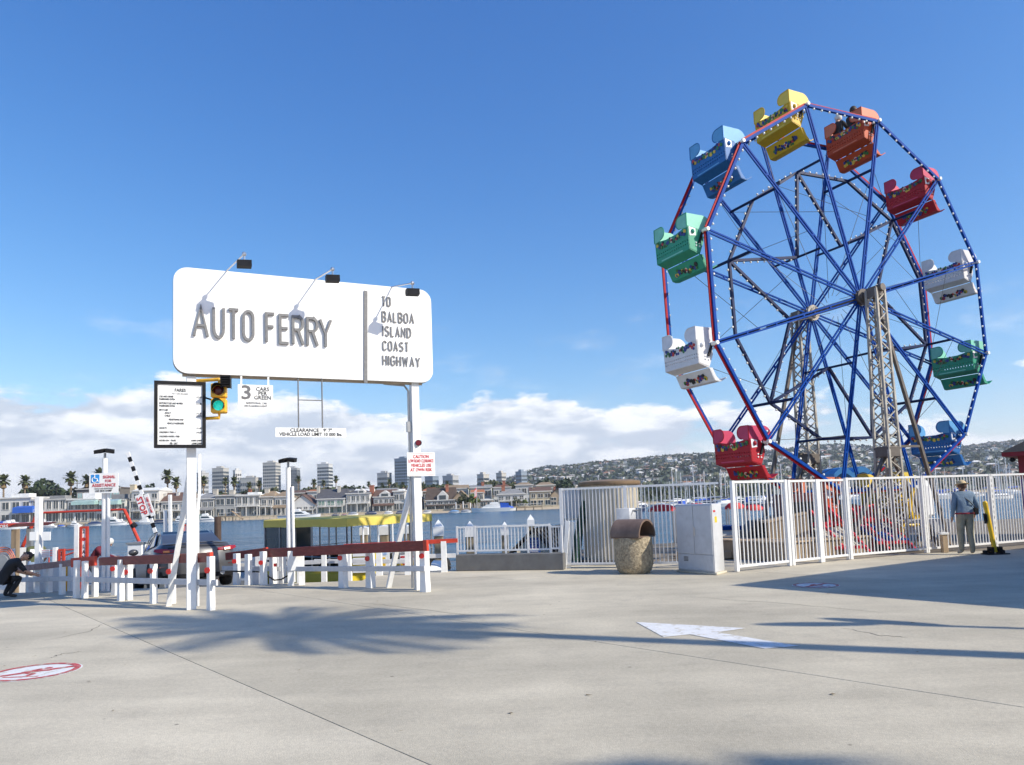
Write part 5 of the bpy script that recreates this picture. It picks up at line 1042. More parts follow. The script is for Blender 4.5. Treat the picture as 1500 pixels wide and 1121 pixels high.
t = thing('ticket_booth', 'grey open booth with an orange red lettered roof band at left edge', 'booth', P(0, 830, 22)); Y = 22; a, b_ = P(-45, 775.5, Y), P(25, 767, Y)
part('roof', MB().prism([(a.x, Y, a.z), (b_.x-.35, Y, a.z+.02), (b_.x, Y, b_.z), (a.x, Y, b_.z+.02)], (0, 2, 0)), redrail, t, smooth=0)
text('lettering', 'INDOORS', (P(12, 774, Y).x, Y-.002, P(12, 773.6, Y).z), XR, UP, .10, inkw, t, ext=.001, sx=.95, align='RIGHT', fat=.03, smooth=0)
for x, w_ in ((13, .16), (18.5, .14), (-42, .14)): q = P(x, 776, Y); part('post', MB().box((q.x, Y+.3+(x > 15)*.5, q.z/2-.3), (w_, w_, q.z+.6)), grey if x > 15 else woodm, t, smooth=0)
a, b_ = P(-40, 845, Y+1), P(17, 804, Y+1); part('counter', MB().bx(a.x, b_.x, Y+1, Y+2, -.8, b_.z), midgrey, t, smooth=0)
# ---------------------------------------------------------------- the parked car, from behind
car_paint = mat('car_grey', (.085, .085, .09), .35, metal=.35, var=.02, coat=.5); carglass = mat('car_glass', (.01, .015, .02), .03, var=.1, spec=.9); chrome = mat('chrome', (.7, .7, .7), .12, metal=1); tail = mat('tail_lamp_red', (.30, .008, .008), .15, var=.2, coat=1); amber = mat('lamp_amber', (.8, .25, .03), .2, coat=1)
ch = math.radians(33); cdir = V((-math.sin(ch), math.cos(ch), 0)); crt = V((cdir.y, -cdir.x, 0))
cpos = P(290, 850, 17.35); cpos.z = -.095
car = thing('parked_car', 'dark grey sedan waiting on the ferry ramp, seen from behind', 'car', cpos, ch)
car.rotation_euler = (-math.radians(6.2)*math.cos(ch), 0, ch)
# body lofted from cross sections along its length: x right, y forward (0 = rear bumper)
def sec(y, hw_, zb, zs, zt, tw): # half width at waist, sill z, shoulder z, top z, top half width
    return [(-hw_*.93, y, zb), (-hw_, y, zb+.18), (-hw_*1.0, y, (zb+zs)/2+.05), (-hw_*.97, y, zs), (-tw, y, zt), (0, y, zt+.02), (tw, y, zt), (hw_*.97, y, zs), (hw_*1.0, y, (zb+zs)/2+.05), (hw_, y, zb+.18), (hw_*.93, y, zb)]
S = [sec(0, .78, .32, .72, .86, .66), sec(.12, .87, .25, .80, .98, .70), sec(.35, .91, .22, .88, 1.05, .72), sec(.75, .92, .2, .92, 1.07, .70), sec(1.5, .92, .18, .93, 1.06, .72), sec(2.6, .92, .18, .92, 1.04, .72), sec(3.4, .92, .18, .90, .99, .72), sec(4.1, .90, .2, .84, .92, .68), sec(4.6, .84, .24, .7, .80, .6), sec(4.85, .7, .3, .55, .66, .5)]
def loft(S, cl=True):
    mb = MB(); n = len(S[0]); mb.v = [V(p) for s_ in S for p in s_]
    for i in range(len(S)-1):
        for j in range(n-(0 if cl else 1)): mb.f.append((i*n+j, i*n+(j+1) % n, (i+1)*n+(j+1) % n, (i+1)*n+j))
    mb.f += [tuple(range(n-1, -1, -1)), tuple(range((len(S)-1)*n, len(S)*n))]; mb.m = [0]*len(mb.f); return mb
body = part('body', loft(S), car_paint, car, world=False, smooth=50)
C = [[(-.70, .62, 1.04), (-.66, .62, 1.05), (.66, .62, 1.05), (.70, .62, 1.04)], [(-.72, 1.15, 1.03), (-.60, 1.15, 1.28), (.60, 1.15, 1.28), (.72, 1.15, 1.03)], [(-.74, 1.75, 1.02), (-.56, 1.65, 1.42), (.56, 1.65, 1.42), (.74, 1.75, 1.02)], [(-.74, 2.6, 1.0), (-.56, 2.5, 1.45), (.56, 2.5, 1.45), (.74, 2.6, 1.0)], [(-.73, 3.2, .99), (-.58, 2.95, 1.36), (.58, 2.95, 1.36), (.73, 3.2, .99)], [(-.68, 3.75, .95), (-.6, 3.7, .97), (.6, 3.7, .97), (.68, 3.75, .95)]]
part('roof', loft(C), car_paint, car, world=False, smooth=50)
gw = MB(); gw.prism([(-.60, .74, 1.075), (.60, .74, 1.075), (.52, 1.55, 1.385), (-.52, 1.55, 1.385)], (0, -.014, .02)); part('rear_window', gw, carglass, car, world=False)
for s_ in (-1, 1):
    sw = MB(); sw.prism([(s_*.735, 1.25, 1.06), (s_*.745, 2.05, 1.05), (s_*.60, 2.0, 1.385), (s_*.60, 1.72, 1.375)], (s_*.012, 0, .006)); sw.prism([(s_*.745, 2.12, 1.05), (s_*.735, 3.1, 1.02), (s_*.605, 2.86, 1.345), (s_*.60, 2.08, 1.385)], (s_*.012, 0, .006)); part('side_window', sw, carglass, car, world=False)
    tr_ = MB(); tr_.path([(s_*.755, 1.2, 1.05), (s_*.63, 1.66, 1.40), (s_*.625, 2.5, 1.425), (s_*.65, 2.95, 1.34), (s_*.755, 3.2, 1.0)], .012, 5); part('window_trim', tr_, chrome, car, world=False)
    tl = MB(); tl.prism([(s_*.42, .035, .815), (s_*.74, .05, .81), (s_*.885, .24, .86), (s_*.865, .24, .925), (s_*.70, .09, .91), (s_*.42, .06, .87)], (s_*.025, -.055, .01)); to = part('tail_lamp', tl, tail, car, world=False, bevel=.006)
    tb = MB(); tb.prism([(s_*.60, .0, .825), (s_*.73, .02, .83), (s_*.73, .035, .875), (s_*.60, .012, .87)], (0, -.05, 0)); part('indicator', tb, amber, to, world=False)
    part('rear_reflector', MB().box((s_*.74, .04, .5), (.16, .08, .045)), tail, car, world=False, bevel=.01)
    ex = MB(); ex.tube((s_*.55, .22, .30), (s_*.55, .0, .30), .055, 10); part('exhaust_pipe', ex, chrome, car, world=False)
    mr = MB(); mr.ell((s_*1.02, 3.0, 1.02), (.12, .07, .085), 10, 6); part('door_mirror', mr, car_paint, car, world=False)
    for y in (.98, 3.85):
        tw = MB(); o_ = len(tw.v); tw.lathe([(.2, -.11), (.31, -.11), (.335, -.06), (.335, .06), (.31, .11), (.2, .11)], 22); tw.v = [V((s_*.82, y, .33))+V((v.z, v.x, v.y)) for v in tw.v]; wo_ = part('wheel', tw, rubber, car, world=False)
        rm = MB(); rm.lathe([(.001, .07), (.06, .075), (.2, .095), (.215, .1)], 20); rm.v = [V((s_*.82, y, .33))+V((v.z*s_, v.x, v.y)) for v in rm.v]; part('rim', rm, chrome, wo_, world=False)
part('trunk_lid_seam', MB().path([(-.62, .06, .93), (0, .05, .945), (.62, .06, .93)], .008, 4), dark, car, world=False)
part('spoiler_lip', MB().path([(-.7, .2, 1.0), (-.35, .13, 1.03), (0, .11, 1.035), (.35, .13, 1.03), (.7, .2, 1.0)], .018, 6), car_paint, car, world=False)
part('chrome_bar', MB().beam((-.36, .02, .79), (.36, .02, .79), .02, .03), chrome, car, world=False)
part('licence_plate', MB().box((0, .03, .68), (.31, .02, .15)), cleanw, car, world=False)
part('lower_bumper', MB().prism([(-.82, .06, .22), (.82, .06, .22), (.80, .03, .40), (-.80, .03, .40)], (0, -.03, 0)), dark, car, world=False, bevel=.01)
eb = MB(); eb.path([(.05*math.cos(i*.524), .025, .895+.033*math.sin(i*.524)) for i in range(13)], .007, 4); eb.path([(-.02, .02, .915), (-.015, .02, .88), (.03, .02, .885)], .006, 4); part('badge', eb, chrome, car, world=False)
# ---------------------------------------------------------------- yellow canopied boat
ycan = mat('canopy_yellow', (.70, .55, .11), .7, var=.08, scale=2, bump=.3, bscale=6); yhull = mat('hull_yellow', (.58, .44, .03), .35, var=.06)
K = P(508, 768, 22.6); KL = P(386, 771, 25.6); KR = P(633, 764, 26.6); KL.z = KR.z = K.z; KB = KL+KR-K
yb = thing('canopy_boat', 'yellow harbour boat with a large yellow canopy beside the landing', 'boat', ((K.x+KB.x)/2, (K.y+KB.y)/2, WZ))
cn = MB(); hh = .20
q = [K, KR, KB, KL]; ctr = sum(q, V())/4; rowz = ((-.06, 1.0), (hh*.9, 1.0), (hh, .985), (hh+.03, .8), (hh+.04, .4))
for z, k in rowz:
    n_ = 8
    for i in range(4):
        for j in range(n_):
            p_ = q[i].lerp(q[(i+1) % 4], j/n_); p_ = ctr+(p_-ctr)*k; dip = .012*math.sin(j/n_*math.pi*4) if z < .1 else 0; cn.v.append(V((p_.x, p_.y, K.z-.02+z+dip)))
m_ = 4*n_
for r_ in range(len(rowz)-1):
    for i in range(m_): cn.f.append((r_*m_+i, r_*m_+(i+1) % m_, (r_+1)*m_+(i+1) % m_, (r_+1)*m_+i)); cn.m.append(0)
cn.f.append(tuple(range((len(rowz)-1)*m_, len(rowz)*m_))); cn.m.append(0)
part('canopy', cn, ycan, yb, smooth=25)
zg = -.35
for i, (a, b_, n_) in enumerate(((K, KL, 5), (K, KR, 6), (KR, KB, 4), (KL, KB, 5))):
    for j in range(n_+(i > 1)):
        p_ = a.lerp(b_, j/n_)*.985+ctr*.015; part('canopy_post', MB().tube((p_.x, p_.y, zg), (p_.x, p_.y, K.z+.02), .03, 6), cleanw if i == 1 else grey, yb)
hu = MB(); hq = [ctr+(p_-ctr)*1.03 for p_ in q]; hu.prism([V((p_.x, p_.y, WZ-.2)) for p_ in hq], (0, 0, .95)); part('hull', hu, yhull, yb, bevel=.06)
gun = MB()
for i in range(4): gun.tube(V((hq[i].x, hq[i].y, zg+.1)), V((hq[(i+1) % 4].x, hq[(i+1) % 4].y, zg+.1)), .04, 6)
part('gunwale', gun, cleanw, yb)
rl = MB()
for i in range(4):
    for z in (.45, .62): rl.tube(V((q[i].x, q[i].y, zg+z)), V((q[(i+1) % 4].x, q[(i+1) % 4].y, zg+z)), .016, 5)
part('hand_rail', rl, grey, yb)
cab = MB(); e1 = (KL-K).normalized(); e2 = (KR-K).normalized()
c0 = K+e1*1.5+e2*.9; ch_ = MB(); ch_.prism([V((p_.x, p_.y, zg)) for p_ in (KL+e2*.05-e1*.05, KL-e1*1.3+e2*.05, KL-e1*1.3+e2*1.2, KL+e2*1.2-e1*.05)], (0, 0, K.z-zg-.08)); part('wheelhouse', ch_, glass, yb, smooth=0)
st_ = MB()
for j in range(4):
    b0 = K.lerp(KL, .12+.2*j)+e2*1.2; st_.prism([V((p_.x, p_.y, zg)) for p_ in (b0, b0+e1*.5, b0+e1*.5+e2*2.4, b0+e2*2.4)], (0, 0, .5))
part('bench', st_, darkgrey, yb, kind='stuff')
ty = thing('kiosk_stand', 'low yellow and white louvred stand behind the maroon rail', 'stand', P(531, 843, 20)); a, b_ = P(512, 844, 19.6), P(550, 811, 19.6)
part('body', MB().bx(a.x, b_.x, 19.6, 20.3, a.z, b_.z), yhull, ty, bevel=.01)
for i in range(5): part('louvre', MB().bx(a.x+.1, b_.x-.14, 19.56, 19.6, a.z+.08+i*.105, a.z+.15+i*.105), cleanw, ty, smooth=0)
tp_ = thing('poster_stand', 'small sandwich board with a coloured poster and red lettering behind the sign prop', 'sign', P(600, 840, 19)); a, b_ = P(586, 838, 19.2), P(607, 806, 19.2)
part('board', MB().bx(a.x, b_.x, 19.2, 19.25, a.z, b_.z), board, tp_, smooth=0); w_ = b_.x-a.x; h_ = b_.z-a.z
for i, (z0_, z1_, mt) in enumerate(((.82, .98, inkg), (.66, .74, inkr), (.3, .56, ylw), (.04, .24, inkbl))): part('poster_patch', MB().bx(a.x+.02, b_.x-.02, 19.192, 19.2, a.z+h_*z0_, a.z+h_*z1_), mt, tp_, smooth=0)
text('lettering', 'RENT A BOAT', (a.x+w_/2, 19.19, a.z+h_*.86), XR, UP, .05, inkw, tp_, ext=.001, sx=.8, align='CENTER', smooth=0)
part('picture_spot', MB().ell((a.x+w_*.3, 19.19, a.z+h_*.43), (.06, .004, .06), 12, 5), inkr, tp_)
tw_ = thing('poster_stand', 'narrow white sign stand with yellow panel beside the louvred stand', 'sign', P(562, 840, 19.4)); a, b_ = P(553, 842, 19.7), P(570, 806, 19.7)
part('board', MB().bx(a.x, b_.x, 19.7, 19.76, a.z, b_.z), board, tw_, smooth=0); part('yellow_panel', MB().bx(a.x+.05, b_.x-.1, 19.69, 19.7, a.z+.1, b_.z-.18), ylw, tw_, smooth=0); text('lettering', 'TOURS', ((a.x+b_.x)/2, 19.69, b_.z-.12), XR, UP, .06, inkbl, tw_, ext=.001, sx=.8, align='CENTER', smooth=0)
# ---------------------------------------------------------------- pilings with white pyramid caps
def capped_pile(px, ytop, wpx, Y, label, pyr=True, whole=False):
    q = P(px, ytop, Y); w_ = wpx/FPX*Y; t = thing('capped_piling', label, 'piling', (q.x, Y, WZ), 0, 'white capped pilings at the landing')
    zc = q.z-(w_*.75 if pyr else .05); part('shaft', MB().beam((q.x, Y, -3), (q.x, Y, zc-w_*.9+.01), w_*.86, w_*.86, V((0, -1, 0))), white if whole else pile, t, bevel=.02)
    cp = MB(); h = w_/2; z0_ = zc-w_*.9
    cp.add([(q.x+sx_*h, Y+sy*h, z0_) for sx_, sy in ((-1, -1), (1, -1), (1, 1), (-1, 1))]+[(q.x+sx_*h, Y+sy*h, zc) for sx_, sy in ((-1, -1), (1, -1), (1, 1), (-1, 1))]+[(q.x, Y, q.z)], [(0, 1, 5, 4), (1, 2, 6, 5), (2, 3, 7, 6), (3, 0, 4, 7), (4, 5, 8), (5, 6, 8), (6, 7, 8), (7, 4, 8), (3, 2, 1, 0)]); part('cap', cp, cleanw, t, smooth=0)
for px, yt, wp, Y, lab, py in ((533.5, 771, 12, 30, 'flat capped piling showing through the canopy left of the middle one', False), (563, 769, 14, 30, 'flat capped piling showing through the middle of the yellow canopy', False), (597, 769, 12, 30, 'flat capped piling showing between the sign prop and sign post', False), (642, 761, 14.5, 24, 'broad pyramid capped piling right of the right sign post', True), (688, 763, 14, 25, 'pyramid capped piling behind the left end of the planter railing', True), (739, 764, 12, 25, 'pyramid capped piling behind the middle of the planter railing', True), (777, 753.5, 10.5, 31, 'tall slim pyramid capped piling behind the blue sign', True)):
    capped_pile(px, yt, wp, Y, lab, py)
t = thing('moored_dinghy', 'small white dinghy between the piling and the planter', 'boat', P(640, 832, 22)); q = P(636, 832, 21)
hl = MB(); hl.ell((q.x, 21, q.z-.1), (.5, 1.3, .3), 12, 6); part('hull', hl, hullw, t); part('tyre_fender', MB().path([(q.x+.2+.28*math.cos(i*.524), 20.2, q.z+.1+.28*math.sin(i*.524)) for i in range(13)], .08, 6), rubber, t)
# ---------------------------------------------------------------- planter wall with railing
a, b_ = G(668, 837), G(826, 835); d = (b_-a).normalized(); nf = V((d.y, -d.x, 0)); hgt = P(668, 813, a.y).z
pw = thing('planter_wall', 'low grey concrete wall carrying a white picket railing above the water', 'wall', a)
part('wall', MB().prism([a, b_, b_-nf*.35, a-nf*.35], (0, 0, hgt)), wallc, pw, bevel=.015)
def railing(a, b_, z0, z1, n, label=None, parent=None, name='railing', posts=(), pw_=.045, bw=.018, rail=.04, mtl=None):
    mtl = mtl or fencew; d = (b_-a).normalized()
    part('top_rail', MB().beam(a+UP*z1, b_+UP*z1, rail, rail), mtl, parent, smooth=0); part('bottom_rail', MB().beam(a+UP*(z0+.05), b_+UP*(z0+.05), rail, rail), mtl, parent, smooth=0)
    for k in posts: p_ = a.lerp(b_, k); part('post', MB().beam(p_+UP*(z0-.05), p_+UP*(z1+.03), pw_, pw_, d), mtl, parent, smooth=0)
    L = (b_-a).length; proto = None
    for i in range(1, n):
        p_ = a.lerp(b_, i/n)
        if proto is None:
            mb = MB(); mb.beam(p_+UP*(z0+.05), p_+UP*z1, bw, bw, d); proto = part('picket', mb, mtl, parent, smooth=0); p0_ = p_
        else:
            o = proto.copy(); COL.objects.link(o); o.parent = parent; ro = WM[parent.name].to_3x3().inverted(); o.location = ro @ (p_-p0_)
rt = thing('railing', 'white picket railing on top of the grey planter wall', 'railing', a-nf*.17)
ra, rb = a-nf*.17, G(805, 835)-nf*.17; railing(ra, rb, hgt+.03, P(668, 773, ra.y).z, 27, parent=rt, posts=(0, .2, .53, .77, 1))
gt = thing('small_gate', 'small white gate between the planter railing and the leaning board column', 'gate', G(808, 835)-nf*.1); ga, gb = G(807, 835)-nf*.12, G(823, 835)-nf*.12; railing(ga, gb, hgt+.05, P(815, 771.5, ga.y).z, 4, parent=gt, posts=(0, 1))
# shed with blue notice on the float below
Y = 21.5; sh = thing('float_shed', 'small tan shed with a dark ribbed gable roof behind the planter railing', 'shed', P(785, 830, Y)); A = P(753, 808, Y); B = P(808, 808, Y); AP = P(781, 776.5, Y); zb = WZ+.3
part('wall', MB().prism([(A.x+.08, Y, zb), (B.x-.08, Y, zb), (B.x-.08, Y, A.z+.03), (AP.x, Y, AP.z-.05), (A.x+.08, Y, A.z+.03)], (0.9, 2.2, 0)), mat('shed_cream', (.78, .68, .52), .8, var=.1, dirt=.2), sh, smooth=0)
rf = MB(); off = V((1.0, 2.5, 0)); o0 = V((-.04, -.1, 0))
for e in (A, B):
    e = V((e.x+(-.1 if e is A else .1), Y, e.z-.05)); ap = V((AP.x, Y, AP.z)); rf.prism([e+o0, ap+o0, ap+o0+UP*.05, e+o0+UP*.05], off)
ro = part('roof', rf, mat('roof_black', (.03, .03, .032), .8, var=.3), sh, smooth=0)
for i in range(9):
    k = i/8; part('roof_rib', MB().beam(AP+V((0, -.05, .06))+off*k, V((B.x+.1, Y-.05, B.z-.0))+off*k, .05, .04), darkgrey, ro, smooth=0)
bs = thing('blue_notice', 'blue notice board with white lettering on the front of the tan shed', 'notice board', P(782, 818, Y-.1)); a2, b2 = P(774, 818, Y-.1), P(791, 787.5, Y-.1)
part('panel', MB().bx(a2.x, b2.x, Y-.1, Y-.07, a2.z, b2.z), mat('notice_blue', (.03, .08, .28), .5), bs, smooth=0)
for i, (s_, mt) in enumerate((('HARBOR', inkw), ('CRUISES', inkw), ('BOAT', inkw), ('RENTALS', inkr), ('PARASAIL', inkw), ('FISHING', inkw), ('TICKETS', inkw))): text('lettering', s_, ((a2.x+b2.x)/2, Y-.102, b2.z-.11-i*.075), XR, UP, .045, mt, bs, ext=.001, sx=.85, align='CENTER', smooth=0)
# leaning board column, green net, white sheets
t = thing('board_column', 'grey white column of upright boards at the corner of the tall fence', 'column', G(827, 833)); q0, q1 = G(826, 833), P(829, 763, 17.75)
for i, (dx, dy) in enumerate(((-.11, 0), (0, -.06), (.11, 0), (.06, .1), (-.06, .1))): part('board', MB().beam(q0+V((dx, dy, 0)), V((q1.x+dx*1.1+.03, q0.y+dy, q1.z-abs(dx)*.25)), .105, .03, V((.3*i-.6, -1, 0))), white, t, bevel=.004)
t = thing('green_net', 'dark green rolled net hanging inside the tall fence', 'net', P(850, 800, 18.6)); part('roll', MB().path([P(857, 735, 18.7), P(853, 755, 18.65), P(847, 785, 18.6), P(843, 822, 18.6)], .09, 8, .12), mat('net_green', (.012, .05, .035), .8, var=.4, scale=12, bump=1), t)
t = thing('hanging_sheets', 'white hanging sheets behind the left end of the tall fence', 'sheet', P(838, 760, 19.3))
for i, (x0, x1) in enumerate(((823, 832), (833.5, 843), (844.5, 853))):
    sb_ = MB(); n_ = 8; a2, b2 = P(x0, 760, 19.4), P(x1, 718, 19.4)
    for j in range(n_): sb_.quad(*[V((a2.x+(b2.x-a2.x)*k/n_, 19.4+.05*math.sin(k*1.7+i), z)) for k, z in ((j, a2.z), (j+1, a2.z), (j+1, b2.z), (j, b2.z))])
    part('sheet', sb_, cleanw, t, smooth=180)
part('line', MB().tube(P(820, 717.5, 19.4), P(856, 716, 19.4), .015, 5), dark, t); part('stand', MB().bx(P(824, 760, 19.5).x, P(824, 760, 19.5).x+.08, 19.5, 19.58, 0, P(824, 717, 19.5).z), white, t); part('lower_ledge', MB().bx(P(823, 760, 19.5).x, P(856, 760, 19.5).x, 19.45, 19.6, P(840, 757, 19.5).z-.1, P(840, 757, 19.5).z), white, t)
# ---------------------------------------------------------------- round corrugated kiosk
kc = P(898, 830, 18.9); kc.z = 0; kr = 40.3/FPX*18.9; kz = P(898, 711, 18.9).z
ki = thing('round_kiosk', 'round beige corrugated metal kiosk with a brown roof rim behind the tall fence', 'kiosk', kc)
wl = MB(); n_ = 144
for z in (.0, kz):
    for k in range(n_): a = 2*math.pi*k/n_; r_ = kr+(.012 if k % 3 == 0 else -.008); wl.v.append(kc+V((r_*math.cos(a), r_*math.sin(a), z)))
wl.f = [(k, (k+1) % n_, (k+1) % n_+n_, k+n_) for k in range(n_)]; wl.m = [0]*n_
part('wall', wl, mat('kiosk_beige', (.50, .45, .36), .5, var=.06, dirt=.2, metal=.1), ki, smooth=0)
rf = MB(); rf.lathe([(kr+.06, kz), (kr+.08, kz+.03), (kr+.08, kz+.09), (kr-.1, kz+.13), (.01, kz+.16)], 48, kc); part('roof', rf, mat('kiosk_roof', (.22, .15, .09), .6, dirt=.3), ki)
bs_ = MB(); bs_.lathe([(kr+.15, 0), (kr+.15, .12)], 40, kc); part('base', bs_, wallc, ki)
# utility box, bin and cabinet in front of the fence
t = thing('utility_box', 'small grey utility box on the fence behind the bin', 'utility box', P(921, 790, 17.2)); q0, q1 = P(903, 772, 17.15), P(920.5, 744.5, 17.15)
part('body', MB().prism([q0, V((q1.x, q0.y-.1, q0.z)), V((q1.x+.33, q0.y+.1, q0.z)), V((q0.x+.33, q0.y+.25, q0.z))], (0, 0, q1.z-q0.z)), midgrey, t, bevel=.008); part('stand', MB().box((q0.x+.2, 17.25, q0.z/2), (.1, .1, q0.z)), midgrey, t); part('conduit', MB().path([(q1.x+.3, 17.15, q1.z-.05), (q1.x+.1, 17.1, q1.z-.05), (q1.x+.02, 17.08, q1.z-.2)], .015, 5), grey, t)
tb = G(932, 842); tb.y += .38; tb.x += .03; tr_ = .405
bi = thing('litter_bin', 'round stone aggregate litter bin with a brown barrel hood', 'litter bin', tb)
part('drum', MB().lathe([(.30, 0), (.36, .06), (tr_, .2), (tr_, .72), (tr_-.01, .76), (.33, .77)], 32, tb), mat('bin_aggregate', (.34, .28, .19), .85, var=.55, scale=22, bump=.8, bscale=45, dirt=.7, dirtcol=(.13, .09, .06)), bi)
axd = V((.80, -.60, 0)); sdv = V((axd.y, -axd.x, 0)); hm_ = mat('bin_hood', (.15, .10, .075), .6, var=.3, scale=4, dirt=.4, dirtcol=(.25, .19, .15)); hd = MB(); L_ = .34; n_ = 14; ri = .345
for s_ in (-L_, L_):
    for rr in (tr_-.015, ri):
        for k in range(n_+1): a = math.pi*k/n_; hd.v.append(tb+axd*s_+sdv*math.cos(a)*rr+UP*(.78+math.sin(a)*rr*.93))
m_ = n_+1
for k in range(n_): hd.f += [(k, k+1, 2*m_+k+1, 2*m_+k), (m_+k, m_+k+1, 3*m_+k+1, 3*m_+k), (2*m_+k, 2*m_+k+1, 3*m_+k+1, 3*m_+k), (k, k+1, m_+k+1, m_+k)]
hd.m = [0]*len(hd.f); part('hood', hd, hm_, bi, smooth=40)
bk = MB(); bk.prism([tb-axd*(L_-.03)+sdv*math.cos(math.pi*k/n_)*ri+UP*(.78+math.sin(math.pi*k/n_)*ri*.93) for k in range(n_+1)], axd*.02); part('hood_back', bk, dark, bi); lp = MB(); lp.obb(tb+UP*.765, axd*.34, sdv*.385, UP*.015); part('hood_tray', lp, hm_, bi, bevel=.01)
c0, c1, c2 = G(994, 838), G(1048, 842.5), G(1062, 839); c3 = c0+(c2-c1); zc = P(1048, 738, c1.y).z
cb = thing('utility_cabinet', 'tall grey white electrical cabinet with double doors before the white fence', 'utility cabinet', (c0+c2)/2)
pt = MB(); ctr2 = (c0+c2)/2; pt.prism([ctr2+(p_-ctr2)*1.10 for p_ in (c0, c1, c2, c3)], (0, 0, .045)); part('plinth', pt, concrete, cb, bevel=.01)
part('body', MB().prism([p_+UP*.045 for p_ in (c0, c1, c2, c3)], (0, 0, zc-.045)), midgrey, cb, bevel=.01)
fd = (c1-c0).normalized(); fn = V((fd.y, -fd.x, 0)); wF = (c1-c0).length
for x0, x1 in ((.02, wF*.5-.006), (wF*.5+.006, wF-.02)): part('door', MB().prism([c0+fd*x0+UP*.40, c0+fd*x1+UP*.40, c0+fd*x1+UP*(zc-.03), c0+fd*x0+UP*(zc-.03)], fn*.018), midgrey, cb, bevel=.004)
sk = part('skirt_panel', MB().prism([c0+fd*.02+UP*.07, c0+fd*(wF-.02)+UP*.07, c0+fd*(wF-.02)+UP*.385, c0+fd*.02+UP*.385], fn*.014), midgrey, cb, bevel=.004)
for i in range(4): part('vent', MB().prism([c0+fd*.2+UP*(.25+i*.025), c0+fd*.32+UP*(.25+i*.025), c0+fd*.32+UP*(.26+i*.025), c0+fd*.2+UP*(.26+i*.025)], fn*.02), darkgrey, sk, smooth=0)
hn = MB(); hn.tube(c0+fd*(wF*.53)+UP*.78+fn*.035, c0+fd*(wF*.53)+UP*.95+fn*.035, .014, 6); hn.tube(c0+fd*(wF*.53)+UP*.86+fn*.01, c0+fd*(wF*.50)+UP*.98+fn*.03, .01, 6); part('handle', hn, steel, cb)
cd_ = (c2-c1).normalized(); cn_ = V((cd_.y, -cd_.x, 0))
for z0_, z1_, u_, mt in ((zc-.17, zc-.13, .06, redref), (zc-.38, zc-.26, .12, ylw)): part('sticker', MB().prism([c1+cd_*u_+UP*z0_, c1+cd_*(u_+.11)+UP*z0_, c1+cd_*(u_+.11)+UP*z1_, c1+cd_*u_+UP*z1_], cn_*.003), mt, cb, smooth=0)
# ---------------------------------------------------------------- white steel fence round the wheel
FA = G(826, 833); FB = G(1066, 833); FB.y += .35
Z1 = 1.86
def fpanel(a, b_, label, n, z1, posts=(0, 1), rail=.05, bw=.02):
    t = thing('picket_fence', label, 'fence', a, 0, 'white steel fence round the ferris wheel'); railing(a, b_, .06, z1, n, parent=t, posts=posts, pw_=.075, bw=bw, rail=rail); return t
m1 = FA.lerp(FB, .42)
fpanel(FA, m1, 'white fence panel in front of the round kiosk', 18, Z1, posts=(0,)); fpanel(m1, FB, 'white fence panel behind the bin and the cabinet', 23, Z1, posts=(0,))
g1 = [G(1080, 838), G(1157, 829.5), G(1162, 829), G(1203, 824.5), G(1205.5, 824), G(1244, 820)]
fpanel(g1[0], g1[1], 'wide white gate leaf right of the utility cabinet', 14, P(1073, 705, g1[0].y).z-.02); fpanel(g1[2], g1[3], 'narrow white gate leaf, left of the middle pair', 8, P(1157, 703, g1[2].y).z-.03); fpanel(g1[4], g1[5], 'narrow white gate leaf, right of the middle pair', 7, P(1205, 702, g1[4].y).z-.03)
fb0 = G(1246, 820); fd_ = (G(1385, 808)-fb0).normalized(); far = fb0+fd_*3.6
for i, lab in enumerate(('white fence panel in front of the red and blue ride seats', 'white fence panel left of the man in the tan cap', 'white fence panel behind the leaning yellow bollard', 'white fence panel at the right edge in front of the red booth', 'white fence panel just beyond the right edge')):
    a = fb0+fd_*(2.55*i); fpanel(a+fd_*.02, a+fd_*2.53, lab, 23, Z1+.0, bw=.019)
# ---------------------------------------------------------------- yellow bollard
bg_ = G(1458, 812); t = thing('leaning_bollard', 'yellow leaning fold down bollard with a black bracket at its foot', 'bollard', bg_)
tp2 = P(1443, 737, bg_.y-.0); part('shaft', MB().tube(bg_+UP*.05, tp2, .05, 14), ylw, t); part('tip', MB().ell(tp2, .05, 12, 6), ylw, t)
bs_ = MB(); bs_.box((bg_.x, bg_.y, .012), (.5, .3, .024)); bs_.box((bg_.x-.1, bg_.y, .09), (.04, .2, .16)); bs_.box((bg_.x+.1, bg_.y, .09), (.04, .2, .16)); bs_.tube((bg_.x-.16, bg_.y, .1), (bg_.x+.16, bg_.y, .1), .03, 8); bs_.lathe([(.06, .02), (.05, .09), (.001, .1)], 8, (bg_.x+.2, bg_.y+.05, 0)); bs_.lathe([(.06, .02), (.05, .09), (.001, .1)], 8, (bg_.x-.2, bg_.y+.05, 0)); part('hinge_bracket', bs_, dark, t)
k0, k1 = bg_.lerp(tp2, .60), bg_.lerp(tp2, .80); sl = MB(); sl.beam(k0+V((-.085, -.02, 0)), k1+V((-.075, -.02, 0)), .05, .05); sl.beam(k0+V((-.07, -.05, .05)), k1+V((-.05, -.05, -.02)), .03, .02); part('side_bracket', sl, dark, t, bevel=.006)
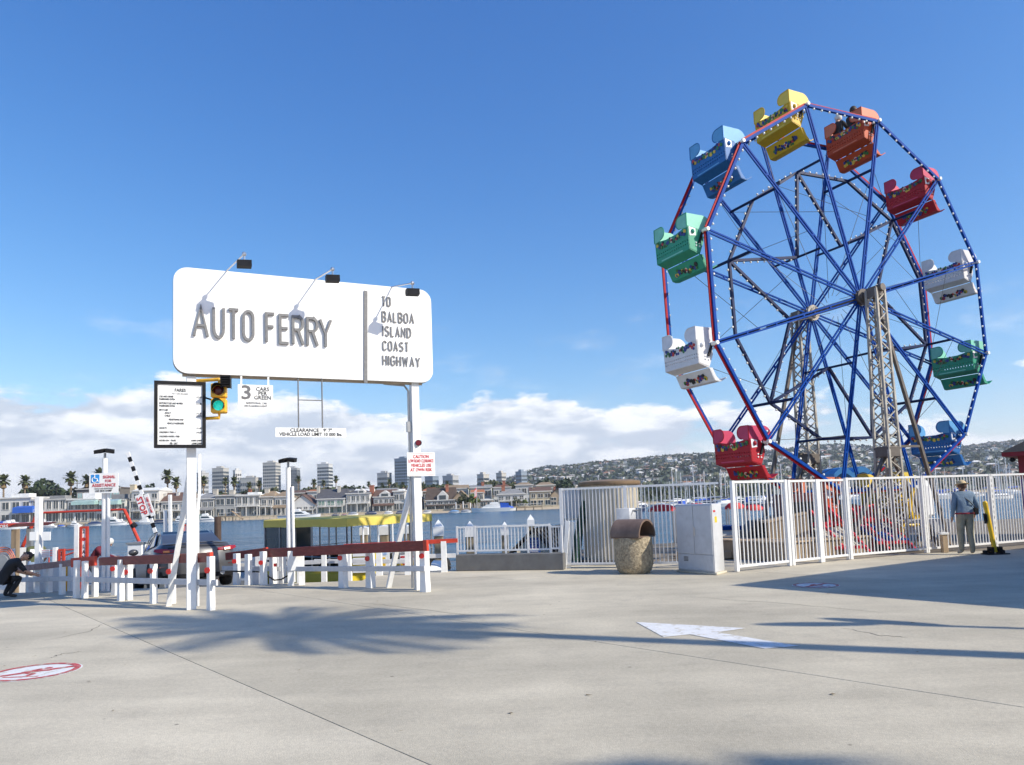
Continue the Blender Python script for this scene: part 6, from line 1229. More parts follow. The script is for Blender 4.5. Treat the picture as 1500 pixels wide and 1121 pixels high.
# ---------------------------------------------------------------- red booth at the right edge and the shop outside the frame
redw = mat('booth_red', (.30, .012, .025), .6, var=.12); q0 = P(1491, 672, 22); q1 = P(1473.5, 669, 22)
t = thing('red_booth', 'dark red booth with a black hipped roof at the right edge', 'booth', (q0.x, 22, 0), -.72); ev = (q0.x-q1.x); zz = q1.z
part('wall', MB().bx(0, 3, 0, 3, 0, zz+.1), redw, t, world=False, smooth=0); part('eave_board', MB().bx(-ev, 3+ev, -ev, 3+ev, zz, zz+.12), redw, t, world=False, smooth=0)
rf = MB(); x0, x1, z0_ = -ev-.03, 3+ev+.03, zz+.12; rf.add([(x0, x0, z0_), (x1, x0, z0_), (x1, x1, z0_), (x0, x1, z0_), (1.2, 1.5, z0_+.95), (1.8, 1.5, z0_+.95)], [(0, 1, 5, 4), (1, 2, 5), (2, 3, 4, 5), (3, 0, 4), (0, 3, 2, 1)]); part('roof', rf, mat('shingle_black', (.022, .022, .024), .9, var=.4, scale=12, bump=.8), t, world=False, smooth=0)
part('purple_panel', MB().bx(.02, 2.98, -.015, 0, .2, 1.75), mat('booth_purple', (.13, .03, .22), .6), t, world=False, smooth=0); lm_ = MB(); lm_.ell((-.12, -.1, zz-.1), (.08, .08, .07), 8, 5); part('eave_lamp', lm_, dark, t, world=False)
# shop whose shadow falls across the plaza from the right
tipg = G(1069, 857.5); Hb = 4.6; e1 = V((.848, .529, 0)); e2 = V((.60, -.80, 0)); cor = tipg+SUN_H*(Hb/math.tan(SUN_EL))
sp_ = thing('plaza_shop', 'low plaza shop beyond the right edge whose shadow crosses the concrete', 'shop', cor)
part('wall', MB().prism([cor, cor+e1*26, cor+e1*26+e2*16, cor+e2*16], (0, 0, Hb-.3)), hw['offwhite'], sp_, smooth=0); part('roof', MB().prism([cor+UP*(Hb-.3), cor+e1*26+UP*(Hb-.3), cor+e1*26+e2*16+UP*(Hb-.3), cor+e2*16+UP*(Hb-.3)], (0, 0, .3)), hr['tan'], sp_, smooth=0)
nrm1 = V((-e1.y, e1.x, 0))
for i in range(6):
    fo = MB(); p_ = cor+e1*(2+i*4); fo.prism([p_+UP*.4, p_+e1*2.6+UP*.4, p_+e1*2.6+UP*2.7, p_+UP*2.7], nrm1*.06); wo_ = part('window', fo, hw['white'], sp_, smooth=0); pn_ = MB(); p_ = p_+nrm1*.05; pn_.prism([p_+e1*.12+UP*.52, p_+e1*2.48+UP*.52, p_+e1*2.48+UP*2.58, p_+e1*.12+UP*2.58], nrm1*.03); part('pane', pn_, glass, wo_, smooth=0)
# palms outside the frame, whose shadows lie on the slabs
def big_palm(loc, h, label, n=44, fl=2.0, lean=(0, 0)):
    t = thing('palm_tree', label, 'palm', loc, 0, 'palms on the plaza'); top = V(loc)+V((lean[0], lean[1], h)); part('trunk', MB().path([V(loc)-UP*.1, V(loc).lerp(top, .5)+V((.1, .05, 0)), top], .21, 12, .13), palmbark, t)
    cb = MB()
    for q in range(n):
        a = q*2.39996; e = math.radians(78-120*(q/n)); L = fl*rnd(.85, 1.1); p_ = V(top); d = V((math.cos(a)*math.cos(e), math.sin(a)*math.cos(e), math.sin(e))); sd = V((-math.sin(a), math.cos(a), 0)); pts = [V(p_)]
        for s_ in range(10):
            p_ = p_+d*L/10; d = (d+V((0, 0, -.09))).normalized(); pts.append(V(p_))
        cb.path(pts[::2], .022, 4, .006)
        for s_ in range(2, 10):
            for sgn in (-1, 1):
                for k in (0, .5): b0 = pts[s_].lerp(pts[s_+1], k); ln = .62*math.sin(math.pi*(s_+k)/11)**.6; tp_ = b0+(sd*sgn*.8+d*.55-UP*.3).normalized()*ln; w_ = d*.05; cb.add([b0-w_, b0+w_, tp_], [(0, 1, 2)])
    part('crown', cb, palmleaf, t, smooth=0, kind='stuff'); return t
base = G(1500, 955)
c_ = G(440, 917); hp = 12.0; loc = c_+SUN_H*(hp/math.tan(SUN_EL)); big_palm((loc.x, loc.y, 0), hp, 'tall palm beyond the right edge whose trunk shadow crosses the plaza', lean=(0, 0))
c_ = V((1.75, 3.3, 0)); hp = 13; loc = c_+SUN_H*(hp/math.tan(SUN_EL)); big_palm((loc.x, loc.y, 0), hp, 'second palm behind the camera whose crown shadow touches the foreground', n=40, fl=1.25)
lt = G(1340, 916); hl_ = 6.5; loc = lt+SUN_H*(hl_/math.tan(SUN_EL)); t = thing('street_lamp', 'twin headed street lamp beyond the right edge casting a forked shadow', 'street lamp', (loc.x, loc.y, 0)); part('pole', MB().tube((loc.x, loc.y, 0), (loc.x, loc.y, hl_), .09, 10, .06), grey, t)
for s_ in (-1, 1):
    hb = MB(); dv = (SUN_H*-.8+V((-.41, -.91, 0))*s_*.18).normalized(); hb.ell((0, 0, 0), (.75, .16, .07), 14, 6); an = math.atan2(dv.y, dv.x); hb.v = [V((loc.x, loc.y, hl_+.25*s_))+dv*.7+M.Rotation(an, 3, 'Z') @ v for v in hb.v]; part('lamp_head', hb, grey, t)
# ---------------------------------------------------------------- ferris wheel
wb = mat('wheel_blue', (.001, .05, .28), .55, var=.15, spec=.1); wr = mat('wheel_red', (.34, .006, .012), .55, var=.15, spec=.2); wn = mat('wheel_navy', (.005, .016, .07), .5, var=.2, spec=.25); towt = mat('tower_tan', (.38, .35, .30), .6, var=.25, scale=6, dirt=.4, dirtcol=(.12, .08, .05)); poleb = mat('pole_brown', (.12, .10, .085), .6, var=.25, dirt=.3); bulbm = mat('bulb_white', (.8, .8, .76), .2, var=.02); wire = mat('wire_grey', (.12, .12, .13), .5)
HB = V((9.55, 19.7, 6.755)); waz = .4466; wa = V((math.cos(waz), math.sin(waz), 0)); wnn = V((-wa.y, wa.x, 0)); WR = 5.353; WW = 1.70; ph0 = .231
def wd(k): th = ph0+k*math.pi/6; return wa*math.sin(th)+UP*math.cos(th)
fw = thing('ferris_wheel', 'big blue and red ferris wheel with twelve coloured seats', 'ferris wheel', V((HB.x, HB.y, 1.2)))
for side, off in ((0, 0), (1, WW)):
    C_ = HB+wnn*off; sg_ = -1 if side == 0 else 1
    hb = MB(); 
    for o_, r_ in ((-.09, .23), (.09, .23), (0, .17)): 
        q = MB(); q.lathe([(r_*.5, -.02), (r_, -.02), (r_, .02), (r_*.5, .02)], 20); rot = wnn.to_track_quat('Z', 'Y').to_matrix(); hb.add([C_+wnn*o_+rot @ v for v in q.v], q.f)
    hb.tube(C_-wnn*.15, C_+wnn*.15, .15, 14); part('hub', hb, towt if side else poleb, fw)
    for k in range(12):
        d = wd(k); tn = wnn.cross(d); p0 = C_+d*.22; p1 = C_+d*(WR-.05); s_ = MB()
        for e in (-1, 1): s_.beam(p0+tn*.045*e, p1+tn*.038*e, .04, .038, wnn)
        for m_ in (.2, .4, .6, .8): s_.beam(p0.lerp(p1, m_)-tn*.03, p0.lerp(p1, m_)+tn*.03, .05, .045, wnn)
        part('spoke', s_, wb, fw)
        a, b_ = C_+wd(k)*WR, C_+wd(k+1)*WR; md = (wd(k)+wd(k+1)).normalized(); ed = (b_-a).normalized()
        part('rim_bar', MB().beam(a+md*.03+ed*.05, b_+md*.03-ed*.05, .06, .035, wnn), wr, fw)
        part('rim_bar', MB().beam(a-md*.028+ed*.06+wnn*sg_*.02, b_-md*.028-ed*.06+wnn*sg_*.02, .075, .072, wnn), wb, fw)
        bm_ = MB(); n_ = 9
        for j in range(n_): p_ = a.lerp(b_, (j+.8)/(n_+.6))-md*.10+wnn*sg_*.04; bm_.ell(p_, .033, 6, 4)
        if side == 0 or k in (6, 7, 8, 9, 10): part('bulb_string', bm_, bulbm, fw, kind='stuff', smooth=180)
        bo = MB(); bo.tube(C_+d*WR-wnn*.10, C_+d*WR+wnn*.10, .05, 10); part('pivot_bolt', bo, bulbm, fw)
CM = HB+wnn*WW/2; r1, r2 = WR*.72, WR*.34
for k in range(12):
    d = wd(k); part('cross_bar', MB().beam(HB+d*r1, HB+wnn*WW+d*r1, .05, .06, d), wn, fw)
    part('inner_ring_bar', MB().beam(CM+d*r1, CM+wd(k+1)*r1, .07, .07, wnn), wn, fw)
    bm_ = MB()
    for j in range(7): p_ = (CM+d*r1).lerp(CM+wd(k+1)*r1, (j+1)/8)+(d+wd(k+1)).normalized()*.07; bm_.ell(p_, .032, 6, 4)
    part('bulb_string', bm_, bulbm, fw, kind='stuff', smooth=180)
    o_, i_ = (k, k+1) if k % 2 else (k+1, k)
    A, B = CM+wd(o_)*r1, CM+wd(i_)*r2; part('star_bar', MB().beam(A, B, .07, .07, wnn), wn, fw); bm_ = MB(); sd = wnn.cross((B-A).normalized())
    for j in range(9): bm_.ell(A.lerp(B, (j+1)/10)+sd*.065, .03, 6, 4)
    part('bulb_string', bm_, bulbm, fw, kind='stuff', smooth=180)
    if k % 2 == 0: part('cross_bar', MB().beam(HB+d*r2, HB+wnn*WW+d*r2, .04, .05, d), wn, fw)
    wi = MB(); wi.tube(HB+d*r1, HB+wnn*WW+wd(k+1)*WR*.97, .008, 3); wi.tube(HB+wnn*WW+d*r1, HB+wd(k+1)*WR*.45, .008, 3); wi.tube(CM+d*.3, HB+wd(k+1)*WR*.72, .008, 3); part('guy_wire', wi, wire, fw)
ax = MB(); ax.tube(HB-wnn*.62, HB+wnn*(WW+.62), .09, 12); part('axle', ax, poleb, fw)
# towers
def wtower(top, label, pole_end, brace_ends, mid_z):
    base = V((top.x, top.y, 0)); t = thing('wheel_tower', label, 'tower', base, 0, 'lattice towers of the ferris wheel')
    h = .19; cs_ = [(wa*sx_+wnn*sy)*h for sx_, sy in ((-1, -1), (1, -1), (1, 1), (-1, 1))]
    for c_ in cs_: part('corner_post', MB().beam(base+c_*1.25, top+c_*.8+UP*.1, .06, .06, wa), towt, t, smooth=0)
    for f in range(4):
        a0, a1 = cs_[f], cs_[(f+1) % 4]; n_ = 26; z_ = MB()
        for j in range(n_):
            k0, k1 = j/n_, (j+1)/n_; p_ = (base+a0*1.25).lerp(top+a0*.8, k0) if j % 2 else (base+a1*1.25).lerp(top+a1*.8, k0); q_ = (base+a1*1.25).lerp(top+a1*.8, k1) if j % 2 else (base+a0*1.25).lerp(top+a0*.8, k1); z_.beam(p_, q_, .03, .03, wnn)
        part('lattice_face', z_, towt, t, smooth=0)
    cp = MB(); cp.obb(top+UP*.02, wa*.17, wnn*.15, UP*.13); cp.tube(top-wnn*.25+UP*.12, top+wnn*.2+UP*.1, .10, 12); part('bearing_block', cp, poleb, t)
    mb = MB(); mb.obb(base+UP*mid_z, wa*.235, wnn*.235, UP*.14); part('splice_box', mb, poleb, t, bevel=.02)
    part('stay_pole', MB().beam(pole_end, top+(pole_end-top).normalized()*.1, .085, .085, wnn), poleb, t, smooth=0)
    q_ = pole_end.lerp(top, (mid_z+.15)/top.z); part('tie_bar', MB().beam(base+UP*(mid_z+.15), q_, .06, .06), poleb, t, smooth=0)
    for e in brace_ends: part('brace', MB().beam(e, base+UP*(mid_z-.05)+(e-base).normalized()*.1, .085, .085, wnn), poleb, t, smooth=0)
    part('foot', MB().obb(base+UP*.06, wa*.5, wnn*.4, UP*.06), poleb, t, bevel=.01); return t
T1 = HB-wnn*.45; T2 = HB+wnn*(WW+.45); B1 = V((T1.x, T1.y, 0)); B2 = V((T2.x, T2.y, 0))
wtower(T1, 'tan lattice tower on the near side of the ferris wheel', B1+wa*2.05-wnn*.1, (B1-wa*1.75, B1+wa*1.75), 2.55); wtower(T2, 'tan lattice tower on the far side of the ferris wheel', B2-wa*1.9+wnn*.2, (B2-wa*1.75, B2+wa*1.75), 2.55)
# seats
gmats = [mat('art_'+n, c, .5, var=.1) for n, c in (('yellow', (.66, .45, .05)), ('crimson', (.45, .03, .03)), ('leaf', (.04, .17, .04)), ('navy', (.02, .04, .22)), ('cream', (.66, .62, .5)), ('black', (.02, .02, .02)))]
def garland(L, plane, vc, span, n, rw, rh, name, parent, nrm):
    mb = MB(); vs = [(0, 0, 4, 1.0), (0, 0, 1, .6)]
    for i in range(n): k = (i+1)/n; vs += [(sg*k*span*.5, -.25*rh*(1-k)+rnd(-.4, .4)*rh, random.choice((0, 1, 2, 2, 3, 3, 5, 0)), rnd(.55, 1.0)) for sg in (-1, 1)]; vs += [(sg*(k-.04)*span*.5, rnd(-.7, .7)*rh, random.choice((2, 3, 5)), rnd(.4, .7)) for sg in (-1, 1)]
    for j, (dv, dw, mi, s_) in enumerate(vs):
        mb.mi = mi; pts = [plane(vc+dv+rw*s_*math.cos(a), dw+rh*.5*s_*math.sin(a)) for a in [i*math.pi/4 for i in range(8)]]; mb.prism(pts, nrm*(.004+.0006*j))
    part(name, mb, gmats, parent, smooth=0, kind='stuff')
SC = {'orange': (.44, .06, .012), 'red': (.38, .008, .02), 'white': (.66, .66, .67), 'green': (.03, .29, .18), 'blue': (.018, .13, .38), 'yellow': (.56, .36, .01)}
SEC = {'orange': (.58, .17, .09), 'red': (.52, .05, .12), 'white': (.66, .67, .70), 'green': (.20, .55, .42), 'blue': (.11, .34, .62), 'yellow': (.68, .50, .08)}  # shaded seat tones above, sunlit ear tones here: light put into the colours
def make_seat(col, label, loc):
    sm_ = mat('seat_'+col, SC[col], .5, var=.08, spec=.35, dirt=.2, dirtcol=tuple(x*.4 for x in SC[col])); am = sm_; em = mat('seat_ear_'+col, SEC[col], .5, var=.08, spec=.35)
    t = thing('gondola', label, 'ferris wheel seat', loc, 0, 'seats hanging on the ferris wheel'); O = V(loc)
    L = lambda u, v, w: O+wa*u+wnn*v+UP*w
    v0, v1 = .14, 1.42; th = .025
    # back panel with two rows of real holes
    bp = MB(); nb = 15; zz = [-.48, -.40, -.35, -.31, -.265, -.225, -.19]; lean = lambda w: -.44+(.1-w)*.06
    for r_ in range(6):
        if r_ in (2, 4):
            for j in range(nb+1): a = v0+(v1-v0)*j/nb; c0_ = max(v0, a-.025); c1_ = min(v1, a+.025); bp.prism([L(lean(zz[r_]), c0_, zz[r_]), L(lean(zz[r_]), c1_, zz[r_]), L(lean(zz[r_+1]), c1_, zz[r_+1]), L(lean(zz[r_+1]), c0_, zz[r_+1])], wa*th)
        else: bp.prism([L(lean(zz[r_]), v0, zz[r_]), L(lean(zz[r_]), v1, zz[r_]), L(lean(zz[r_+1]), v1, zz[r_+1]), L(lean(zz[r_+1]), v0, zz[r_+1])], wa*th)
    part('back_panel', bp, sm_, t, smooth=0)
    ap = MB(); ap.prism([L(lean(-.19), v0, -.19), L(lean(-.19), v1, -.19), L(lean(.1), v1, .10), L(lean(.03), (v0+v1)/2+.2, .03), L(lean(.03), (v0+v1)/2-.2, .03), L(lean(.1), v0, .10)], wa*th); part('painted_back', ap, am, t, smooth=0); garland(L, lambda v, w_: L(lean(-.05+w_)-.001, v, -.05+w_), (v0+v1)/2, 1.08, 8, .055, .12, 'painted_garland', t, -wa)
    part('name_strip', MB().prism([L(lean(-.45)-.006, v0+.25, -.455), L(lean(-.45)-.006, v1-.2, -.455), L(lean(-.42)-.006, v1-.2, -.425), L(lean(-.42)-.006, v0+.25, -.425)], wa*.004), em, t, smooth=0)
    un = MB(); un.prism([L(-.41, v0, -.48), L(-.10, v0, -.56), L(-.10, v1, -.56), L(-.41, v1, -.48)], UP*.03); un.prism([L(-.38, v0+.03, -.2), L(.02, v0+.03, -.24), L(.02, v1-.03, -.24), L(-.38, v1-.03, -.2)], UP*.05); part('seat_pan', un, sm_, t, smooth=0)
    lg = MB(); prof = [(-.09, -.575), (-.02, -.72), (.05, -.88)]
    for (ua, wa_), (ub, wb_) in zip(prof, prof[1:]): lg.prism([L(ua, v0, wa_), L(ua, v1, wa_), L(ub, v1, wb_), L(ub, v0, wb_)], wa*th)
    part('leg_panel', lg, am, t, smooth=0); garland(L, lambda v, w_: L(.0+(-w_)*.46-.012, v, -.76+w_), (v0+v1)/2, .78, 6, .055, .11, 'painted_garland', t, (-wa*.9-UP*.42).normalized())
    ft = MB(); prof = [(.05, -.88), (.16, -.90), (.27, -.885), (.36, -.83), (.42, -.80)]
    for (ua, wa_), (ub, wb_) in zip(prof, prof[1:]): ft.prism([L(ua, v0, wa_), L(ua, v1, wa_), L(ub, v1, wb_), L(ub, v0, wb_)], UP*.022)
    part('foot_rest', ft, sm_, t, smooth=20)
    for v_, s_ in ((v0, 1), (v1, -1)):
        sd_ = MB(); sd_.prism([L(-.44, v_, .10), L(-.1, v_, .05), (L(.02, v_, -.1)), L(.04, v_, -.24), L(-.10, v_, -.575), L(-.41, v_, -.48)], wnn*.025*s_); so = part('side_panel', sd_, sm_, t, smooth=0)
        ls = MB(); ls.prism([L(-.10, v_, -.57), L(.0, v_, -.57), L(.10, v_, -.76), L(.2, v_, -.86), L(.16, v_, -.9), L(.05, v_, -.88)], wnn*.02*s_); part('leg_side', ls, sm_, t, smooth=0)
        if s_ == 1:
            md_ = MB(); md_.prism([L(-.40, v_-.006, .08), L(-.2, v_-.006, .05), L(-.2, v_-.006, -.12), L(-.38, v_-.006, -.14)], wnn*.004); part('medallion', md_, cleanw, so, smooth=0)
            md_ = MB(); md_.ell(L(-.29, v_-.01, -.03), (.05, .05, .06), 10, 6); part('medallion_flower', md_, am, so)
            for q_ in (-.30, -.37): hl = MB(); hl.ell(L(-.2, v_-.005, q_), .022, 8, 4); hl.ell(L(-.1, v_-.005, q_-.01), .022, 8, 4); part('side_hole', hl, cleanw, so)
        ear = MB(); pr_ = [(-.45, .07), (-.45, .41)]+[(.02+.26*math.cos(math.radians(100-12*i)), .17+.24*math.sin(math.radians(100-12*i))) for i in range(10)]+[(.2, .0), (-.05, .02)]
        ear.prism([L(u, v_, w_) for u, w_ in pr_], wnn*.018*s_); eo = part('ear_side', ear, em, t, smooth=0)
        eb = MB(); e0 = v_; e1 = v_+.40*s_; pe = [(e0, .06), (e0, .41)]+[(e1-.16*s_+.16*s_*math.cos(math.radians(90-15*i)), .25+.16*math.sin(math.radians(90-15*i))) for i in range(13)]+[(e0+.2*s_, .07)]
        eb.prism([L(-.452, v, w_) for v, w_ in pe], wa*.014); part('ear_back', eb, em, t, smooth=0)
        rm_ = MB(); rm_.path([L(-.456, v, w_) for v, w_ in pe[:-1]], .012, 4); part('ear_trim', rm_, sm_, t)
        hg = MB(); hg.beam(L(0, v_-.02*s_, .0), L(-.12, v_-.02*s_, -.3), .05, .05, wnn); hg.tube(L(0, 0 if s_ > 0 else WW, 0), L(0, v_, 0), .045, 10); part('hanger', hg, dark, t)
    lb = MB(); lb.path([L(.06, v0+.02, -.02), L(.20, v0+.08, -.06), L(.20, v1-.08, -.06), L(.06, v1-.02, -.02)], .02, 6); part('lap_bar', lb, steel, t); return t
seats = {}
pos_txt = ['near the top right', 'at the upper right', 'at the right, blue spoke across it', 'at the lower right', 'low at the right above the fence', 'at the bottom right behind the fence', 'at the bottom behind the narrow gates', 'low at the left above the fence', 'at the left, below the green one', 'at the far left', 'at the upper left', 'at the very top']
cols = ['orange', 'red', 'white', 'green', 'blue', 'yellow']
for k in range(12):
    c_ = cols[k % 6]; lb = '%s ferris wheel seat %s%s' % (c_, pos_txt[k], ', with two riders' if k == 0 else ''); loc = HB+wd(k)*WR
    if c_ not in seats: seats[c_] = make_seat(c_, lb, loc)
    else: dup(seats[c_], loc, 0, lb)
sit = dict(pel=(0, -.28, -.10), chest=(0, -.34, .24), neck=(0, -.30, .40), head=(0, -.26, .52), shl=(-.18, -.3, .34), ell=(-.22, -.12, .12), wrl=(-.12, .1, .02), shr=(.18, -.3, .34), elr=(.22, -.12, .12), wrr=(.12, .1, .02), hil=(-.09, -.22, -.10), knl=(-.1, .1, -.12), anl=(-.1, .22, -.78), tol=(-.1, .34, -.82), hir=(.09, -.22, -.1), knr=(.1, .1, -.12), anr=(.1, .20, -.78), tor=(.1, .32, -.82))
o_ = HB+wd(0)*WR; rzs = waz-math.pi/2
person('white haired rider in dark clothes, far side of the orange seat', o_+wnn*1.08-wa*.0+UP*.03, rzs, sit, cloth('dark_coat', (.03, .03, .035)), cloth('dark_trousers', (.03, .035, .06)), hairw, shoedk, group='riders on the ferris wheel', face=(-.7, .7, 0))
person('dark haired rider in a black top, near side of the orange seat', o_+wnn*.55+UP*.0, rzs, sit, cloth('black_top', (.02, .02, .02)), cloth('grey_trousers', (.12, .12, .13)), hairdk, shoem, group='riders on the ferris wheel')
# ---------------------------------------------------------------- loading platform and things under the wheel
pl = thing('loading_platform', 'dark wooden loading platform with tan planks under the ferris wheel', 'platform', V((8.2, 19.9, 0))); c_ = B1.lerp(B2, .5)
pb = MB(); pb.obb(c_-wa*2.7+UP*.22, wa*1.5, wnn*1.6, UP*.2); part('skirt', pb, woodm, pl, smooth=0)
for i in range(12): part('plank', MB().obb(c_-wa*(1.35+i*.25)+UP*.45, wa*.115, wnn*1.65, UP*.02), plank, pl, smooth=0)
t = thing('drive_guard', 'curved tan wooden drive guard under the left side of the wheel', 'guard', P(1190, 800, 20)); gm = MB(); q = P(1178, 772, 18.6); arc_ = [(q.x-.9+1.0*math.sin(a), q.z-.3+.62*math.sin(a*.5+.75)) for a in [i*.2 for i in range(9)]]
for (x0, z0_), (x1, z1_) in zip(arc_, arc_[1:]): gm.prism([(x0, 18.6, z0_), (x1, 18.6, z1_), (x1, 18.6, z1_+.05), (x0, 18.6, z0_+.05)], (0, 1.2, 0))
part('curved_top', gm, plank, t, smooth=30); part('side', MB().prism([(x, 18.62, z) for x, z in arc_]+[(arc_[-1][0], 18.62, 0), (arc_[0][0], 18.62, 0)], (0, .05, 0)), woodm, t, smooth=0)
benchred = mat('bench_red', (.58, .015, .03), .4, var=.1)
pink = mat('slat_pink', (.5, .12, .25), .5)
def ride_stand(label, px0, px1, ys, Y, slat, frame):
    t = thing('ride_bench', label, 'ride bench', V((P((px0+px1)/2, 800, Y).x, Y, 0)), 0, 'ride benches under the wheel'); x0, x1 = P(px0, 760, Y).x, P(px1, 760, Y).x; zt, zs, zb = [P((px0+px1)/2, y, Y).z for y in ys]
    part('back', MB().prism([(x0+.15, Y+.6, zs), (x1-.3, Y+.6, zs), (x1-.35, Y+.75, zt), (x0+.1, Y+.75, zt)], (0, .05, 0)), frame, t, bevel=.02)
    n_ = 7
    for i in range(n_): k = i/n_; part('slat', MB().beam((x0+(x1-x0)*(k+.08)*.8, Y+.5, zs), (x0+(x1-x0)*(k+.3)*.9, Y-.3, zs-.42), .10, .03), slat[i % len(slat)], t, smooth=0)
    for x in (x0, x1-.35): part('side_rail', MB().beam((x, Y+.7, zt), (x+.45, Y-.45, zb), .06, .06), frame, t, smooth=0)
    part('cross_rail', MB().beam((x0+.2, Y-.33, zs-.45), (x1+.0, Y-.33, zs-.45), .07, .07), frame, t, smooth=0); part('arm_rail', MB().beam((x0, Y+.45, zs+.1), (x1-.2, Y+.45, zs+.1), .08, .09), frame, t, smooth=0)
    lg = MB(); 
    for x in (x0+.2, x1-.2): lg.beam((x, Y, 0), (x, Y, zs-.3), .08, .08)
    part('leg_frame', lg, frame, t, smooth=0)
ride_stand('red ride bench with cream slats behind the narrow gates', 1200, 1252, (742, 774, 808), 18.3, [mat('slat_cream', (.55, .5, .4), .6)], benchred)
ride_stand('blue and pink slatted ride bench with a red frame behind the fence', 1262, 1318, (740, 768, 804), 19.3, [wb, pink, wb], benchred)
t = thing('control_booth', 'dark red control cabin behind the left narrow gate', 'booth', P(1182, 810, 19)); a, b_ = P(1150, 806, 18.9), P(1212, 722, 18.9); part('body', MB().bx(a.x, b_.x, 18.9, 19.6, 0, b_.z), mat('cabin_maroon', (.10, .015, .015), .6), t, bevel=.02); part('opening', MB().bx(a.x+.12, b_.x-.15, 18.88, 18.9, .7, b_.z-.2), dark, t, smooth=0)
for lb, x0, x1, yt, Y, c in (('black backing added behind the red ride bench', 1212, 1256, 738, 20.3, (.012, .01, .01)), ('dark maroon backing added behind the blue and pink bench', 1256, 1330, 752, 20.6, (.06, .012, .014)), ('dark wooden ramp box behind the wide gate', 1098, 1148, 762, 19.2, (.035, .026, .02))):  # dark bodies added to darken the view through the fence
    t = thing('dark_backing', lb, 'housing', V((P((x0+x1)/2, 800, Y).x, Y, 0)), 0, 'dark backings under the wheel'); a, b_ = P(x0, 800, Y), P(x1, yt, Y); part('body', MB().prism([(a.x, Y, 0), (b_.x, Y, 0), (b_.x, Y, b_.z), (a.x+(b_.x-a.x)*.25, Y, b_.z), (a.x, Y, b_.z*.7)], (0, .8, 0)), mat('backing_%d' % x0, c, .6, var=.3, scale=4), t, bevel=.03)
    for i in range(4): part('rib', MB().bx(a.x+(b_.x-a.x)*(.2+.2*i)-.02, a.x+(b_.x-a.x)*(.2+.2*i)+.02, Y-.03, Y, .1, b_.z*.75), darkgrey, t, smooth=0)
t = thing('grey_deck', 'grey raised deck on criss cross legs right of the wheel', 'deck', P(1350, 800, 21)); a, b_ = P(1316, 768, 20), P(1392, 760, 20); part('top', MB().bx(a.x, b_.x, 20, 22.5, b_.z-.35, b_.z), midgrey, t, smooth=0)
for i in range(5): x = a.x+(b_.x-a.x)*i/4; x2 = a.x+(b_.x-a.x)*min(1, (i+1)/4); part('leg', MB().beam((x+.03, 20.05, 0), (x2-.1 if i < 4 else x-.2, 20.05, b_.z-.35), .06, .05), plank, t, smooth=0)
t = thing('white_tank', 'white upright tank behind the grey deck', 'tank', P(1345, 770, 22)); q = P(1346, 770, 21.2); part('shell', MB().lathe([(.3, 0), (.42, .1), (.42, .9), (.3, 1.05), (.01, 1.1)], 18, (q.x, 21.2, b_.z)), cleanw, t)
t = thing('yellow_crane_toy', 'small yellow bent arm machine beside the blue bench', 'machine', P(1325, 790, 20)); ym = MB(); ym.path([P(1318, 800, 19.6), P(1322, 770, 19.6), P(1332, 752, 19.6), P(1336, 722, 19.6), P(1340, 716, 19.6)], .05, 6); part('arm', ym, ylw, t); ym = MB(); ym.path([P(1322, 764, 19.6), P(1330, 770, 19.6), P(1346, 769, 19.6)], .045, 6); part('lever', ym, ylw, t); part('bucket', MB().ell(P(1322, 736, 19.6), (.12, .1, .12), 8, 6), ylw, t)
t = thing('blue_awning', 'blue curved awning seen under the wheel between the towers', 'awning', P(1250, 760, 26)); a, b_ = P(1222, 694, 26), P(1278, 692, 26); aw = MB(); n_ = 12
for i in range(n_): x0, x1 = [a.x+(b_.x-a.x)*k/n_ for k in (i, i+1)]; z0_, z1_ = [a.z+.22*abs(math.sin(k/n_*math.pi*2)) for k in (i, i+1)]; aw.prism([(x0, 26, z0_-.2), (x1, 26, z1_-.2), (x1, 26, z1_), (x0, 26, z0_)], (0, 1.4, 0))
part('canvas', aw, mat('awning_sky', (.04, .22, .5), .6), t, smooth=30)
for x in (a.x+.2, b_.x-.2): part('pole', MB().tube((x, 26.6, 0), (x, 26.6, a.z), .04, 8), cleanw, t)
t = thing('fence_foot_post', 'short wooden post in a white bracket at the fence foot left of the man', 'post', G(1380, 808)); g = G(1380, 809); part('post', MB().box((g.x, g.y-.12, .22), (.13, .12, .44)), plank, t, bevel=.01); part('bracket', MB().box((g.x, g.y-.12, .46), (.19, .16, .05)), white, t, bevel=.005)
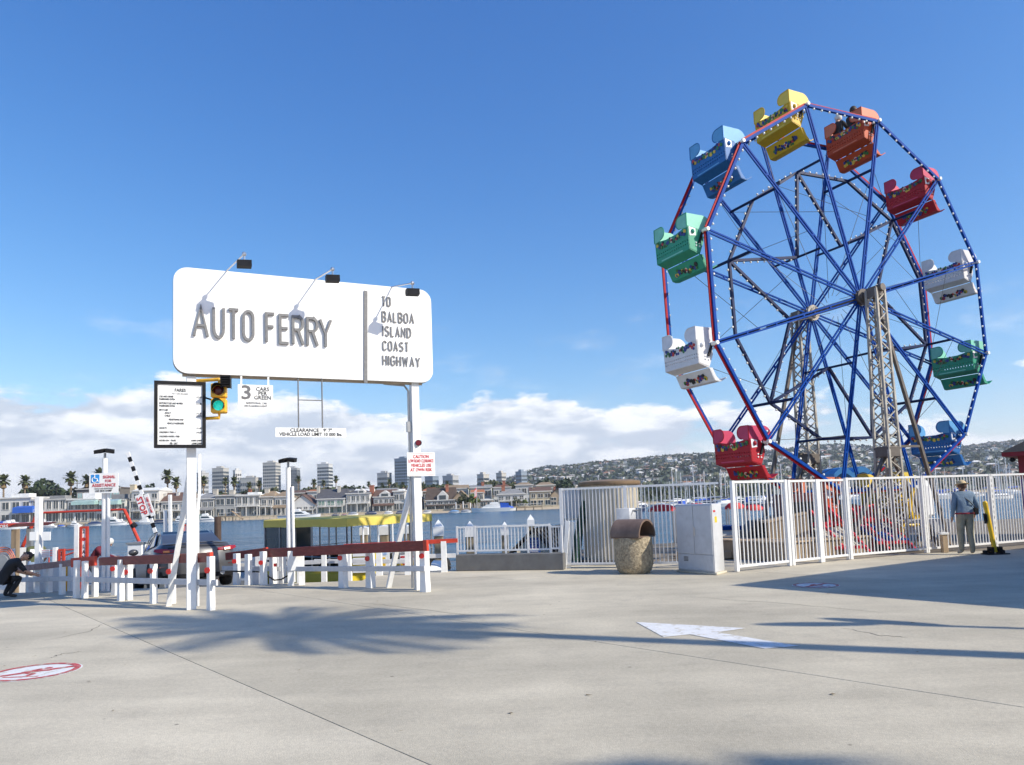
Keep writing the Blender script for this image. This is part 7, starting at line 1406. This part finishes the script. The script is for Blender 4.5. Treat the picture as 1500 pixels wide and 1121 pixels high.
# rental boats and floats seen through the fence
rc = mat('canopy_red', (.55, .02, .025), .6, var=.1)
def rental(px, yt, wpx, Y, label, mt, hull=hullw):
    q = P(px, yt, Y); w_ = wpx/FPX*Y; t = thing('rental_boat', label, 'boat', (q.x, Y, WZ), 0, 'small rental boats behind the fence'); cn = MB(); cn.lathe([(w_*.5, q.z-.25), (w_*.48, q.z-.15), (w_*.3, q.z-.03), (.01, q.z)], 14); cn.v = [V((v.x+q.x, v.y*.6+Y, v.z)) for v in cn.v]; part('canopy', cn, mt, t)
    for sx_ in (-.4, .4):
        for sy in (-.2, .2): part('canopy_post', MB().tube((q.x+sx_*w_, Y+sy*w_, WZ+.3), (q.x+sx_*w_*.95, Y+sy*w_, q.z-.2), .03, 6), steel, t)
    hl = MB(); hl.ell((q.x, Y, WZ+.25), (w_*.6, w_*.36, .45), 14, 7); part('hull', hl, hull, t); part('seat', MB().bx(q.x-w_*.3, q.x+w_*.3, Y-.2, Y+.2, WZ+.5, WZ+.85), wb, t, bevel=.03)
for a_ in ((970, 739, 42, 27, 'red canopied rental boat between the bin and the cabinet', rc), (1076, 736, 30, 28, 'red canopied rental boat behind the wide gate', rc), (1104, 739, 30, 31, 'red canopied rental boat farther out right of the cabinet', rc), (1020, 737, 30, 33, 'red canopied rental boat hidden mostly by the cabinet', rc)): rental(*a_)
t = thing('float_box', 'white float box with a blue lid behind the wide gate', 'box', P(1068, 790, 24)); a, b_ = P(1058, 796, 22.5), P(1088, 776, 22.5); part('body', MB().bx(a.x, b_.x, 22.5, 23.3, 0, b_.z), cleanw, t, smooth=0); part('lid', MB().bx(a.x-.03, b_.x+.03, 22.47, 23.33, b_.z, b_.z+.12), wb, t, smooth=0)
for i, (px, y, w_, lb) in enumerate(((1050, 820, 2.0, 'tan timber beam on the deck behind the cabinet'), (1110, 806, 3.0, 'tan timber beam on the deck behind the wide gate'), (1100, 816, 2.6, 'lower tan timber beam behind the wide gate'))):
    g = G(px, y); g.y = max(g.y, 18.8); t = thing('timber_beam', lb, 'beam', g, .2+.1*i, 'timber beams on the deck'); part('beam', MB().box((0, 0, .1), (w_, .16, .18)), plank, t, world=False, bevel=.01)
for k_, (px, lb) in enumerate(((1000, 'coil of rope on the deck left of the cabinet'),)):
    g = G(px-20, 812); t = thing('rope_coil', lb, 'rope', (g.x, 19.4, 0)); part('coil', MB().path([(g.x+(.25-.012*i)*math.cos(i*.6), 19.4+(.25-.012*i)*math.sin(i*.6), .03+.004*i) for i in range(40)], .02, 5), plank, t)
# litter, leaves and cracks on the plaza
cr = MB()
for _ in range(60):
    X, Y = rnd(-7, 8), rnd(5, 15); cr.add([(X, Y, .006), (X+rnd(.02, .06), Y+rnd(-.03, .03), .012), (X+rnd(0, .04), Y+rnd(.01, .04), .008)], [(0, 1, 2)])
part('fallen_leaves', cr, palmdead, kind='stuff', label='tiny dry leaf scraps scattered over the concrete', cat='leaves', smooth=0)
